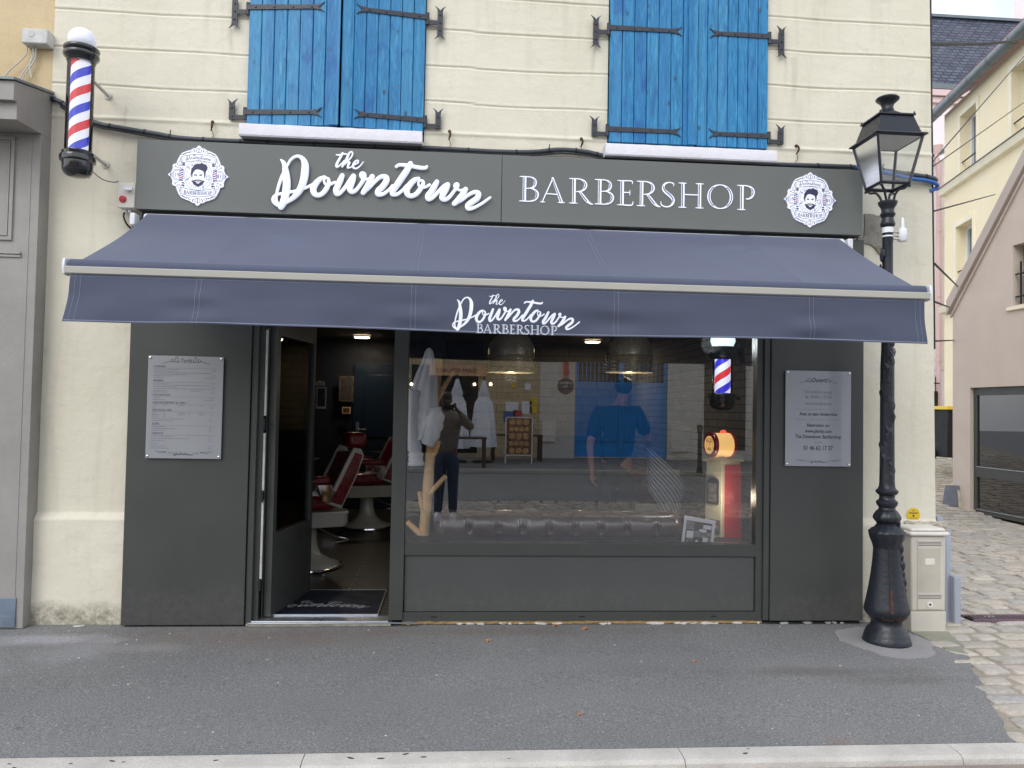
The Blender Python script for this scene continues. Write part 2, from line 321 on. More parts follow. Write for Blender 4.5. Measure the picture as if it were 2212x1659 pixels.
    A['paper'] = pm('litter paper', srgb(205, 205, 202), .8, var=.1)
    A['foam'] = pm('expanding foam', srgb(156, 128, 84), .9, var=.25, vs=14, bump=.8, bs=50)
    A['tar'] = pm('tarred base', srgb(44, 46, 52), .8, var=.4, vs=10, bump=.8, bs=40)
    A['flake'] = pm('flaking limewash', srgb(206, 203, 196), .9, var=.15, vs=14, bump=.4)
    A['alu'] = pm('aluminium', srgb(190, 194, 200), .3, metal=.9, var=.05)
    A['grate'] = pm('iron grate', srgb(104, 84, 90), .7, var=.2, vs=15)
    A['grate_hole'] = pm('drain dark', srgb(14, 12, 12), .9)
    # interior
    A['floor'] = m_floor()
    A['navywall'] = pm('dark navy wall', srgb(16, 22, 38), .6, var=.1)
    A['navydoor'] = pm('navy door', srgb(18, 36, 56), .4, var=.08)
    A['brickwall'] = m_brick('painted brick', srgb(96, 90, 76), srgb(88, 82, 70), srgb(66, 61, 52), .42, .12)
    A['brickside'] = m_brick('whitewashed side brick', srgb(150, 148, 144), srgb(136, 134, 132), srgb(100, 98, 96), axis='Y')
    A['ceil'] = pm('ceiling paint', srgb(120, 112, 96), .8, var=.05)
    A['leather'] = pm('oxblood leather', srgb(118, 16, 24), .3, var=.15, vs=8, bump=.15, bs=60, coat=.3)
    A['porcelain'] = pm('porcelain enamel', srgb(208, 204, 192), .2, var=.03, coat=.6)
    A['chrome'] = pm('chrome', (.8, .8, .82), .12, metal=1, var=.03)
    A['brass'] = pm('ribbed bell steel', srgb(226, 218, 196), .25, metal=.6, var=.1)
    A['sofa'] = pm('brown leather', srgb(84, 66, 62), .36, var=.18, vs=9, bump=.15, bs=70, coat=1.0, spec=.9)
    A['wood'] = pm('pale debarked wood', srgb(232, 188, 130), .6, var=.18, vs=9, bump=.3, bs=30)
    A['wooddark'] = pm('dark wood', srgb(84, 60, 44), .5, var=.2, vs=8)
    A['hoodie'] = pm('pale grey jersey', srgb(238, 240, 246), .9, var=.05, bump=.4, bs=16)
    A['downlight'] = pm('downlight lens', (1, .85, .6), .5, var=0, emit=14, ecol=(1, .80, .50))
    A['globe_l'] = pm('lit cream globe', (1, .72, .36), .4, var=.04, emit=.55, ecol=(1, .56, .17))
    A['globe_r'] = pm('red globe rim', srgb(168, 30, 38), .3, coat=.5)
    A['redlamp'] = pm('red light cap', srgb(220, 50, 40), .3, emit=.8, ecol=(1, .12, .08))
    A['pumpcream'] = pm('pump cream enamel', srgb(222, 218, 190), .4, var=.06)
    A['pumpred'] = pm('pump red side', srgb(226, 56, 62), .35, var=.05, emit=.0)
    A['photo_dk'] = pm('dark grey print', srgb(66, 60, 62), .5, var=.5, vs=22)
    A['photo_md'] = pm('mid grey print', srgb(134, 128, 128), .5, var=.5, vs=30)
    A['skin'] = pm('skin', srgb(190, 140, 116), .5, var=.06)
    A['skindk'] = pm('deep skin', srgb(104, 74, 60), .5, var=.06)
    A['hair'] = pm('dark hair', srgb(34, 28, 26), .6, var=.2, vs=40, bump=.5, bs=120)
    A['shirt'] = pm('dark blue shirt', srgb(18, 24, 44), .8, var=.08, bump=.3, bs=12)
    A['hood'] = pm('grey brown hoodie', srgb(134, 122, 118), .9, var=.06, bump=.35, bs=14)
    A['jeans'] = pm('dark jeans', srgb(52, 66, 88), .85, var=.12, bump=.3, bs=18)
    A['stripecloth'] = m_cloth_stripe()
    A['gateblue'] = pm('blue gate paint', srgb(28, 146, 222), .45, var=.06)
    A['concrete'] = m_brick('pale block wall', srgb(226, 222, 212), srgb(216, 213, 204), srgb(150, 148, 142), 1.6, .62)
    A['oppbrick'] = m_brick('beige brick', srgb(206, 188, 150), srgb(186, 170, 136), srgb(130, 116, 90), .34, .2)
    A['umb'] = pm('folded parasol cloth', srgb(236, 238, 244), .8, var=.06, bump=.3, bs=10)
    A['menu'] = pm('menu print', srgb(120, 84, 66), .5, var=.5, vs=9)
    A['food'] = pm('food picture', srgb(206, 164, 110), .5, var=.45, vs=26)
    A['signwood'] = pm('wooden sign board', srgb(222, 176, 134), .7, var=.15, vs=7)
    A['dark'] = pm('dark glazing and gate gap', srgb(20, 24, 26), .15, var=.2)
    A['poster'] = pm('colour poster', srgb(84, 74, 58), .5, var=.6, vs=12)
mk()

# ------------------------------------------------------------------ mesh builder
def wloc(o):
    v = Vector((0, 0, 0))
    while o is not None: v = v + o.location; o = o.parent
    return v
def tag(o, label=None, cat=None, group=None, kind=None):
    if label: o['label'] = label
    if cat: o['category'] = cat
    if group: o['group'] = group
    if kind: o['kind'] = kind
    return o
def empty(name, loc, label=None, cat=None, group=None):
    o = bpy.data.objects.new(name, None); o.empty_display_size = .1; o.location = loc; COL.objects.link(o)
    return tag(o, label, cat, group)
class MB:
    def __init__(s): s.v = []; s.f = []; s.mi = []; s.k = 0; s.uv = None
    def use(s, k): s.k = k; return s
    def add(s, vs, fs):
        b = len(s.v); s.v += [Vector(q) for q in vs]
        for f in fs: s.f.append([b+i for i in f]); s.mi.append(s.k)
        return b
    def box(s, x0, x1, y0, y1, z0, z1):
        s.add([(x0, y0, z0), (x1, y0, z0), (x1, y1, z0), (x0, y1, z0), (x0, y0, z1), (x1, y0, z1), (x1, y1, z1), (x0, y1, z1)],
              [(0, 3, 2, 1), (4, 5, 6, 7), (0, 1, 5, 4), (1, 2, 6, 5), (2, 3, 7, 6), (3, 0, 4, 7)]); return s
    def obox(s, c, ax, ay, az):      # centre and three half-axis vectors
        c = Vector(c); ax = Vector(ax); ay = Vector(ay); az = Vector(az)
        vs = [c + ax*i + ay*j + az*k for k in (-1, 1) for i, j in ((-1, -1), (1, -1), (1, 1), (-1, 1))]
        s.add(vs, [(0, 3, 2, 1), (4, 5, 6, 7), (0, 1, 5, 4), (1, 2, 6, 5), (2, 3, 7, 6), (3, 0, 4, 7)]); return s
    def prism(s, pts, off):
        pts = [Vector(p) for p in pts]; off = Vector(off); n = len(pts)
        s.add(pts + [p+off for p in pts], [list(range(n))[::-1], [n+i for i in range(n)]] + [(i, (i+1) % n, n+(i+1) % n, n+i) for i in range(n)]); return s
    def face(s, pts): s.add(pts, [list(range(len(pts)))]); return s
    def tube(s, pts, r, n=8, sq=None, caps=True):   # sq: (normal, factor) squashes the section along normal
        pts = [Vector(p) for p in pts]; N = len(pts)
        if not isinstance(r, (list, tuple)): r = [r]*N
        rings = []; prev = None
        for i in range(N):
            t = (pts[min(i+1, N-1)] - pts[max(i-1, 0)])
            if t.length < 1e-9: t = Vector((0, 0, 1))
            t.normalize()
            if sq: nn = Vector(sq[0]); a = t.cross(nn).normalized(); b = nn*sq[1]
            else:
                if prev is None: prev = Vector((0, 0, 1)) if abs(t.z) < .9 else Vector((1, 0, 0))
                a = (prev - t*prev.dot(t)).normalized(); prev = a; b = t.cross(a)
            rings.append([pts[i] + (a*math.cos(2*PI*k/n) + b*math.sin(2*PI*k/n))*r[i] for k in range(n)])
        vs = [q for g in rings for q in g]
        fs = [(i*n+k, i*n+(k+1) % n, (i+1)*n+(k+1) % n, (i+1)*n+k) for i in range(N-1) for k in range(n)]
        if caps: fs += [list(range(n))[::-1], [(N-1)*n+k for k in range(n)]]
        s.add(vs, fs); return s
    def lathe(s, cx, cy, prof, n=32, caps=True, lobes=0, amp=0.0, rot=0.0):
        vs = []
        for r, z in prof:
            for k in range(n):
                a = 2*PI*k/n + rot; rr = r*(1+amp*math.cos(lobes*a)) if lobes else r
                vs.append((cx+rr*math.cos(a), cy+rr*math.sin(a), z))
        N = len(prof)
        fs = [(i*n+k, i*n+(k+1) % n, (i+1)*n+(k+1) % n, (i+1)*n+k) for i in range(N-1) for k in range(n)]
        if caps: fs += [list(range(n))[::-1], [(N-1)*n+k for k in range(n)]]
        s.add(vs, fs); return s
    def sphere(s, c, r, n=20, m=12, sc=(1, 1, 1)):
        c = Vector(c); vs = []; 
        for i in range(1, m):
            t = PI*i/m
            for k in range(n):
                a = 2*PI*k/n; vs.append(c + Vector((r*sc[0]*math.sin(t)*math.cos(a), r*sc[1]*math.sin(t)*math.sin(a), r*sc[2]*math.cos(t))))
        vs += [c+Vector((0, 0, r*sc[2])), c-Vector((0, 0, r*sc[2]))]; T = len(vs)-2
        fs = [(i*n+k, (i+1)*n+k, (i+1)*n+(k+1) % n, i*n+(k+1) % n) for i in range(m-2) for k in range(n)]
        fs += [(T, k, (k+1) % n) for k in range(n)] + [(T+1, (m-2)*n+(k+1) % n, (m-2)*n+k) for k in range(n)]
        s.add(vs, fs); return s
    def grid(s, fn, nu, nv, thick=None):
        vs = [fn(i/nu, j/nv) for j in range(nv+1) for i in range(nu+1)]
        fs = [(j*(nu+1)+i, j*(nu+1)+i+1, (j+1)*(nu+1)+i+1, (j+1)*(nu+1)+i) for j in range(nv) for i in range(nu)]
        s.add(vs, fs)
        if thick:
            o = Vector(thick); s.add([Vector(q)+o for q in vs], [f[::-1] for f in fs])
            n = nu+1; B = (nv+1)*n; b = len(s.v)-2*B
            edge = [(i, i+1) for i in range(nu)] + [(nu+j*n, nu+(j+1)*n) for j in range(nv)] + [(nv*n+i+1, nv*n+i) for i in range(nu)] + [((j+1)*n, j*n) for j in range(nv)]
            for a, c in edge: s.f.append([b+a, b+B+a, b+B+c, b+c]); s.mi.append(s.k)
        return s
    def ribbon(s, pts, wid, nrm, th=.002, base=0.0):
        nrm = Vector(nrm); pts = [Vector(p)+nrm*base for p in pts]; N = len(pts)
        if not isinstance(wid, (list, tuple)): wid = [wid]*N
        Lf, Rt = [], []
        for i in range(N):
            t = (pts[min(i+1, N-1)] - pts[max(i-1, 0)]).normalized(); a = t.cross(nrm).normalized()*wid[i]/2
            Lf.append(pts[i]-a); Rt.append(pts[i]+a)
        vs = Lf + Rt; T = [q+nrm*th for q in vs]; M_ = 2*N
        fs = []
        for i in range(N-1):
            fs.append((M_+i, M_+i+1, M_+N+i+1, M_+N+i)); fs.append((i, i+1, M_+i+1, M_+i)); fs.append((N+i+1, N+i, M_+N+i, M_+N+i+1))
        fs += [(0, M_, M_+N, N), (N-1, 2*N-1, M_+2*N-1, M_+N-1)]
        s.add(vs+T, fs); return s
    def text(s, body, size, org, ux, uz, nrm, th=.001, align='CENTER', xs=1.0, bold=0.0, shear=0.0):
        cu = bpy.data.curves.new('t', 'FONT'); cu.body = body; cu.size = size; cu.align_x = align; cu.extrude = th/2; cu.offset = bold; cu.shear = shear
        cu.resolution_u = 3
        ob = bpy.data.objects.new('t', cu); COL.objects.link(ob)
        bpy.context.view_layer.update()
        me = bpy.data.meshes.new_from_object(ob.evaluated_get(bpy.context.evaluated_depsgraph_get()))
        org = Vector(org); ux = Vector(ux); uz = Vector(uz); nrm = Vector(nrm)
        s.add([org + ux*(q.co.x*xs) + uz*q.co.y + nrm*(q.co.z+th/2) for q in me.vertices], [list(p.vertices) for p in me.polygons])
        bpy.data.objects.remove(ob); bpy.data.curves.remove(cu); bpy.data.meshes.remove(me); return s
    def build(s, name, mats, parent=None, label=None, cat=None, group=None, kind=None, smooth=35, bevel=0, org=None, sub=0, fix=True):
        if not isinstance(mats, (list, tuple)): mats = [mats]
        me = bpy.data.meshes.new(name)
        if parent is not None: o0 = wloc(parent); loc = Vector((0, 0, 0))
        else:
            if org is None:
                xs = [q.x for q in s.v]; ys = [q.y for q in s.v]; zs = [q.z for q in s.v]
                org = Vector(((min(xs)+max(xs))/2, (min(ys)+max(ys))/2, min(zs)))
            o0 = Vector(org); loc = o0
        me.from_pydata([tuple(q-o0) for q in s.v], [], s.f)
        for q in mats: me.materials.append(MT[q] if isinstance(q, str) else q)
        for p, k in zip(me.polygons, s.mi): p.material_index = k
        me.update()
        if fix:
            import bmesh
            bm = bmesh.new(); bm.from_mesh(me); bmesh.ops.recalc_face_normals(bm, faces=bm.faces); bm.to_mesh(me); bm.free()
        if smooth:
            me.polygons.foreach_set('use_smooth', [True]*len(me.polygons)); me.set_sharp_from_angle(angle=R_(smooth))
        if s.uv:
            uvl = me.uv_layers.new(name='UVMap')
            for li, lp in enumerate(me.loops): uvl.data[li].uv = s.uv[lp.vertex_index]
        o = bpy.data.objects.new(name, me); COL.objects.link(o); o.location = loc
        if parent is not None: o.parent = parent
        if bevel:
            b = o.modifiers.new('bevel', 'BEVEL'); b.width = bevel; b.segments = 2; b.limit_method = 'ANGLE'; b.angle_limit = R_(40)
        if sub:
            b = o.modifiers.new('sub', 'SUBSURF'); b.levels = sub; b.render_levels = sub
        return tag(o, label, cat, group, kind)
def copy_tree(o, parent=None):
    c = o.copy(); COL.objects.link(c)
    if parent is not None: c.parent = parent
    for ch in list(o.children): copy_tree(ch, c)
    return c
def smooth_pts(pts, k=6):
    out = []; n = len(pts)
    for i in range(n-1):
        p0 = Vector(pts[max(i-1, 0)]); p1 = Vector(pts[i]); p2 = Vector(pts[i+1]); p3 = Vector(pts[min(i+2, n-1)])
        for j in range(k):
            t = j/k; out.append(.5*((2*p1)+(-p0+p2)*t+(2*p0-5*p1+4*p2-p3)*t*t+(-p0+3*p1-3*p2+p3)*t*t*t))
    out.append(Vector(pts[-1])); return out
def skin(name, verts, edges, radii, mat, parent, subs=1, root=0):
    me = bpy.data.meshes.new(name); me.from_pydata([tuple(v) for v in verts], edges, [])
    ob = bpy.data.objects.new(name, me); COL.objects.link(ob)
    md = ob.modifiers.new('skin', 'SKIN'); md.use_smooth_shade = True
    sv_ = me.skin_vertices[0].data
    for i, r in enumerate(radii):
        sv_[i].radius = r if isinstance(r, (tuple, list)) else (r, r)
        sv_[i].use_root = (i == root)
    sb = ob.modifiers.new('sub', 'SUBSURF'); sb.levels = subs; sb.render_levels = subs
    bpy.context.view_layer.update()
    m2 = bpy.data.meshes.new_from_object(ob.evaluated_get(bpy.context.evaluated_depsgraph_get()))
    bpy.data.objects.remove(ob); bpy.data.meshes.remove(me)
    m2.name = name; m2.materials.clear(); m2.materials.append(MT[mat])
    m2.polygons.foreach_set('use_smooth', [True]*len(m2.polygons))
    if parent is not None:
        o0 = wloc(parent)
        for v in m2.vertices: v.co -= o0
    o = bpy.data.objects.new(name, m2); COL.objects.link(o)
    if parent is not None: o.parent = parent
    return o
NF = Vector((0, -1, 0)); UX = Vector((1, 0, 0)); UZ = Vector((0, 0, 1))

# ------------------------------------------------------------------ ground
def gz(y): return max(-.04, min(0.0, .0205*y))
def GP(u, v):
    z = 0.0
    for _ in range(6): p = G(u, v, z); z = gz(p.y)
    return p
def flat(name, pts, z0, mat, th=.05, kind='structure', fn=None, **k):
    mb = MB(); top = [Vector((p[0], p[1], (fn(p[1]) if fn else 0)+z0)) for p in pts]
    mb.prism([q-Vector((0, 0, th)) for q in top], (0, 0, th)); return mb.build(name, mat, kind=kind, smooth=0, **k)
flat('ground', [(-70, -70), (70, -70), (70, 90), (-70, 90)], -.30, 'asphalt', .1)
# asphalt footpath in front of the shop (its right edge meets the cobbled lane)
def z6(x, y): return ((3250 + x/2.4616)/1.82278, (2350 + y/2.4616)/1.82278)
edge_px = [(800, 320), (880, 360), (1010, 425), (1110, 478), (1200, 520), (1300, 545), (1370, 570), (1398, 610), (1425, 665), (1440, 715), (1500, 830), (1530, 880), (1600, 985), (1618, 1040), (1690, 1180), (1705, 1225), (1760, 1330), (1810, 1385), (1870, 1440)]
edge = [GP(*z6(*q)) for q in edge_px]
rough = []
for a, b in zip(edge, edge[1:]):
    for t in (0, .25, .5, .75):
        q = a.lerp(b, t); q = q + Vector((noise.noise(q*9)*.022, noise.noise(q*11)*.02, 0)); rough.append(q)
rough.append(edge[-1])
KY = -1.935
def footpath():
    pts = [Vector((-9, KY, 0)), Vector((edge[-1].x, KY, 0))] + [Vector((q.x, max(q.y, KY), 0)) for q in rough[::-1]] + [Vector((3.18, .02, 0)), Vector((-9, .02, 0))]
    mb = MB(); mb.prism([Vector((q.x, q.y, .0205*q.y-.06)) for q in pts], (0, 0, .06)); return mb.build('pavement', 'asphalt', kind='structure', smooth=0)
footpath()
# kerb: long stones with a joint between them
mb = MB(); x = -9.0; random.seed(4)
joints = [-9, -7.8, -6.6, -5.2, -3.9, -2.9, -.62, 1.06, 2.35, 3.4, 4.6, 6.0, 7.5]
for a, b in zip(joints, joints[1:]):
    n = 8
    for i in range(n):
        xa = a+.002+(b-a-.004)*i/n; xb = a+.002+(b-a-.004)*(i+1)/n
        prof = [(KY-.003, -.041), (KY-.07, -.042), (KY-.105, -.047), (KY-.124, -.060), (KY-.130, -.085), (KY-.132, -.16), (KY-.003, -.16)]
        mb.prism([(xa, y, z) for y, z in prof], (xb-xa, 0, 0))
kerb = mb.build('kerb', 'kerb', kind='structure', smooth=25, fix=False)
mb = MB(); random.seed(12)
for k in range(20):
    x = random.uniform(-2.1, 2.9); y = KY-random.uniform(.02, .10); a0 = random.uniform(.003, .010); ang = random.uniform(-.5, .5)
    mb.prism([(x+a0*2.0*math.cos(t)*math.cos(ang)-a0*.7*math.sin(t)*math.sin(ang), y+a0*2.0*math.cos(t)*math.sin(ang)+a0*.7*math.sin(t)*math.cos(ang), -.0475+.0005+(.0055 if y > KY-.07 else .003)) for t in [2*PI*q/9 for q in range(9)]], (0, 0, .0012))
mb.build('kerb_stain', 'tar', kind='structure', smooth=0)
flat('gutter', [(-9, -2.45), (9, -2.45), (9, KY-.133), (-9, KY-.133)], -.082, 'gutter', .1)
flat('road', [(-30, -6.2), (30, -6.2), (30, -2.45), (-30, -2.45)], -.115, 'asphalt', .09)
flat('carriageway', [(-30, -13.9), (30, -13.9), (30, -8.1), (-30, -8.1)], -.115, 'asphalt', .09)
flat('opposite_pavement', [(-30, -19), (30, -19), (30, -13.9), (-30, -13.9)], -.03, 'asphalt', .16)
mb = MB()
mb.box(-12, 12, -13.9, -13.75, -.11, -.015); mb.build('opposite_kerb', 'kerb', kind='structure', smooth=0)
# cobbles
def cobbles(name, x0, x1, y0, y1, sx, sy, zf, inside, gap=.010, seed=1, bed=True):
    rnd = random.Random(seed); mb = MB(); tones = []
    ny = int((y1-y0)/sy)+1; nx = int((x1-x0)/sx)+1
    jit = {}
    def node(i, j):
        if (i, j) not in jit: jit[(i, j)] = (rnd.uniform(-.22, .22)*sx, rnd.uniform(-.20, .20)*sy)
        return jit[(i, j)]
    rowy = [y0+j*sy for j in range(ny+1)]
    for j in range(ny):
        cuts = [x0]; 
        while cuts[-1] < x1: cuts.append(cuts[-1]+sx*rnd.uniform(.6, 1.45))
        for a, b in zip(cuts, cuts[1:]):
            cx, cy = (a+b)/2, rowy[j]+sy/2
            if not inside(cx, cy): continue
            def wob(x, y): return y + .035*math.sin(x*1.7+y*.6)+noise.noise(Vector((x*2.3, y*2.3, 3)))*.045
            sk = rnd.uniform(-.02, .02)
            q = [(a+gap/2+rnd.uniform(0, .018)+sk, wob(a, rowy[j])+gap/2+rnd.uniform(0, .012)), (b-gap/2-rnd.uniform(0, .018)+sk, wob(b, rowy[j])+gap/2+rnd.uniform(0, .012)),
                 (b-gap/2-rnd.uniform(0, .018)-sk, wob(b, rowy[j]+sy)-gap/2-rnd.uniform(0, .012)), (a+gap/2+rnd.uniform(0, .018)-sk, wob(a, rowy[j]+sy)-gap/2-rnd.uniform(0, .012))]
            # round the outline
            out = []
            for k in range(4):
                p = Vector(q[k]); pr = Vector(q[k-1]); nx_ = Vector(q[(k+1) % 4])
                c1 = .16+rnd.uniform(0, .1); out += [p.lerp(pr, c1), p.lerp((pr+nx_)/2, .06), p.lerp(nx_, c1)]
            c = sum(out, Vector((0, 0)))/len(out); h = rnd.uniform(-.007, .007); tx = rnd.uniform(-.05, .05); ty = rnd.uniform(-.05, .05)
            def Z(p, d): return zf(c.x, c.y) + h + tx*(p.x-c.x) + ty*(p.y-c.y) + d
            n = len(out)
            r0 = [(p.x, p.y, Z(p, -.03)) for p in out]; r1 = [(p.x, p.y, Z(p, -.006)) for p in out]
            p2 = [c+(p-c)*.86 for p in out]; r2 = [(p.x, p.y, Z(p, .002)) for p in p2]; p3 = [c+(p-c)*.5 for p in out]; r3 = [(p.x, p.y, Z(p, .005)) for p in p3]
            fs = []
            for g in range(3): fs += [(g*n+i, g*n+(i+1) % n, (g+1)*n+(i+1) % n, (g+1)*n+i) for i in range(n)]
            fs.append([3*n+i for i in range(n)])
            mb.add(r0+r1+r2+r3, fs); tones += [rnd.random()]*(4*n)
    o = mb.build(name, 'cobble', kind='structure', smooth=60, fix=False)
    at = o.data.attributes.new('tone', 'FLOAT', 'POINT'); at.data.foreach_set('value', tones); return o
def edge_x(y):
    if y > edge[0].y: return 3.52
    for a, b in zip(edge, edge[1:]):
        if b.y <= y <= a.y: return a.x+(b.x-a.x)*(a.y-y)/max(1e-6, a.y-b.y)
    return edge[-1].x
def lane_z(x, y):
    if y < 0: return gz(y)-.002 - max(0, x-3.6)*.006
    if y < 5.2: return -.002 - max(0, x-3.6)*.004
    return -.002 - max(0, x-3.6)*.004 + (y-5.2)*.112
def in_lane(x, y):
    if y < 0.0: return edge_x(y)-.03 < x
    return x > 3.7
cobbles('cobbled_lane', 2.4, 8.4, -1.92, 5.2, .235, .15, lane_z, in_lane, seed=3)
cobbles('cobbled_slope', 3.7, 13.0, 5.2, 14, .24, .17, lane_z, lambda x, y: (x < 8.2 if y < 6.3 else x < 13), seed=5)
cobbles('cobbled_strip', -9, 9, -8.1, -6.2, .2, .13, lambda x, y: -.118, lambda x, y: True, seed=8)
flat('strip_bed', [(-30, -8.1), (30, -8.1), (30, -6.2), (-30, -6.2)], -.135, 'mortar', .06)
mb = MB()    # joint filling between the stones
def lane_bed():
    ys = [-1.93, -1.2, -.6, -.3, 0, 5.2, 14]
    vs = []; fs = []
    for y in ys:
        xa = (edge_x(y)-.3) if y < 0 else 3.3
        for xx in (xa, 3.6, 9 if y < 5.3 else 14): vs.append((xx, y, lane_z(xx, y)-.008))
    for j in range(len(ys)-1):
        for i in range(2): fs.append((j*3+i, j*3+i+1, (j+1)*3+i+1, (j+1)*3+i))
    mb.add(vs, fs)
lane_bed(); mb.build('lane_bed', 'mortar', kind='structure', smooth=0, fix=False)
# concrete pads at the lamp and the cabinet
def irregular(px, dz, mat, name, k=.012):
    pts = [GP(*z6(*q)) for q in px]; out = []
    for a, b in zip(pts, pts[1:]+pts[:1]):
        for t in (0, .33, .66):
            q = a.lerp(b, t); out.append(q+Vector((noise.noise(q*13)*k*2, noise.noise(q*15)*k*2, 0)))
    mb = MB(); mb.prism([Vector((q.x, q.y, .0205*min(0, q.y)+dz-.02)) for q in out], (0, 0, .02)); return mb.build(name, mat, kind='structure', smooth=0)
irregular([(110, 330), (300, 303), (620, 300), (850, 375), (1000, 432), (1050, 510), (1085, 572), (1000, 598), (820, 603), (640, 588), (520, 565), (350, 498), (230, 455), (140, 425), (98, 372)], .005, 'pad', 'lamp_pad')
irregular([(790, 318), (900, 316), (1165, 326), (1260, 395), (1330, 470), (1372, 560), (1300, 548), (1200, 522), (1010, 428)], .004, 'padgreen', 'cabinet_pad')

# ------------------------------------------------------------------ the house with the shop
house = empty('town_house', (0.4, .3, 0), 'cream stucco house with blue shutters above the dark barber shopfront', 'house')
GRV = [4.73, 4.46, 4.205, 3.945, 3.685]
def grooves(x, z):
    d = 0
    off = .0 if x < 1.2 else (.0 if x > 2.2 else 0)
    for i, g in enumerate(GRV):
        gg = g + (-.01 if x < .1 else (-.025 if x > 2.1 else -.018)) + noise.noise(Vector((x*1.3, g*3, 1)))*.014
        t = (z-gg)/.0062
        d += .0075*math.exp(-t*t)*(1+.5*noise.noise(Vector((x*2.5, g, 7)))) - .0018*math.exp(-((z-gg-.014)/.010)**2) - .0010*math.exp(-((z-gg+.014)/.009)**2)
    t = (z-3.45)/.014; d -= .008*math.exp(-t*t)*(1+.8*noise.noise(Vector((x*4, z*9, 2))))
    return d
def wall_y(x, z):
    y = grooves(x, z) + .004*noise.noise(Vector((x*1.1, 0, z*1.1))) + .0022*noise.noise(Vector((x*6, 3, z*6)))
    zz = z+.006*noise.noise(Vector((x*3, 1, 1)))
    if zz < 0.745: y -= .036 if zz < .70 else .036*max(0, (.745-zz)/.045)
    return y
def corner_x(z): return 3.564 - .0128*(z-.75)
mb = MB()
def wallpatch(x0, x1, z0, z1, dx=.03, dz=.03):
    nu = max(1, round((x1-x0)/dx)); nv = max(1, round((z1-z0)/dz))
    def fn(i, j):
        z = z0+(z1-z0)*j; xx = x0+(x1-x0)*i
        if x1 > 3.5: xx = x0+(corner_x(z)-x0)*i
        return (xx, wall_y(xx, z), z)
    mb.grid(fn, nu, nv)
W1 = (-1.475, -.245); W2 = (1.072, 2.258); ZS = 3.42
for a, b in ((-2.79, -2.05), (2.80, 3.56)): wallpatch(a, b, 0, .9, .03, .006); wallpatch(a, b, .9, 2.95)
wallpatch(-2.79, 3.56, 2.95, ZS-.04, .03, .012)
for a, b in ((-2.79, W1[0]), (W1[1], W2[0]), (W2[1], 3.56)): wallpatch(a, b, ZS-.04, 5.0, .03, .004)
wallpatch(-2.79, 3.56, 5.0, 5.5, .2, .2)
# wall thickness behind the stucco, reveals, side wall, top
mb.box(-2.79, -2.06, .012, .34, 0, 2.95); mb.box(2.83, 3.51, .012, .34, 0, 2.95); mb.box(-2.79, 3.50, .012, .34, 2.94, 3.36)
for a, b in ((-2.79, W1[0]), (W1[1], W2[0]), (W2[1], 3.50)): mb.box(a, b, .012, .34, 3.36, 5.0)
mb.box(-2.79, 3.48, .012, .34, 5.0, 5.5); mb.box(-2.78, 3.5, .34, .36, 3.3, 5.5)
mb.add([(corner_x(0)+.0, .0, 0), (corner_x(5.5), .0, 5.5), (corner_x(5.5), 6.2, 5.5), (corner_x(0), 6.2, 0)], [(0, 1, 2, 3)])
mb.build('wall', 'stucco', house, smooth=50, fix=False)
mb = MB(); mb.box(-3.1, 3.62, -.25, 6.4, 5.5, 5.6)
mb.prism([(-3.1, -.25, 5.6), (-3.1, 6.4, 5.6), (-3.1, 3.0, 6.9)], (6.72, 0, 0)); mb.build('roof', 'slate', house, smooth=0)
# bare cement patch beside the lamp post
def z5(x, y): return ((3000+x/2.0736)/1.82278, (700+y/2.0736)/1.82278)
mb = MB()
cp = [P(*z5(*q), -.004) for q in [(832, 305), (880, 300), (930, 312), (968, 306), (990, 360), (1000, 420), (985, 520), (978, 632), (950, 612), (915, 570), (880, 548), (838, 538), (790, 545), (770, 560), (775, 480), (830, 478)]]
cp2 = []
for a, b in zip(cp, cp[1:]+cp[:1]):
    for t in (0, .5): q = a.lerp(b, t); cp2.append(q+Vector((noise.noise(q*17)*.012, 0, noise.noise(q*19)*.012)))
mb.prism([q+Vector((0, -.010, 0)) for q in cp2], (0, .02, 0)); mb.build('bare_cement_patch', 'cement', house, smooth=0)
# sills
for (a, b) in (((517, 263), (912, 285)), ((1308, 308), (1678, 325))):
    p = P(*a, -.13); q = P(*b, -.13); zt = (p.z+q.z)/2
    mb = MB(); n = 24
    def fn(i, j, p=p, q=q, zt=zt):
        x = p.x+(q.x-p.x)*i
        prof = [(.0, 0), (-.13, -.002), (-.134, -.012), (-.134, -.078), (-.128, -.088), (0, -.078)]
        k = min(5, int(round(j*5))); y, z = prof[k]
        return (x, y, zt+z+(.003*noise.noise(Vector((x*14, k*.0, 5))) if k in (1, 2) else 0))
    mb.grid(fn, 40, 5); mb.face([(p.x, y, zt+z) for y, z in [(0, 0), (-.13, -.002), (-.134, -.012), (-.134, -.078), (-.128, -.088), (0, -.078)]])
    mb.face([(q.x, y, zt+z) for y, z in [(0, 0), (-.13, -.002), (-.134, -.012), (-.134, -.078), (-.128, -.088), (0, -.078)]])
    mb.build('window_sill', 'sill', house, smooth=30)
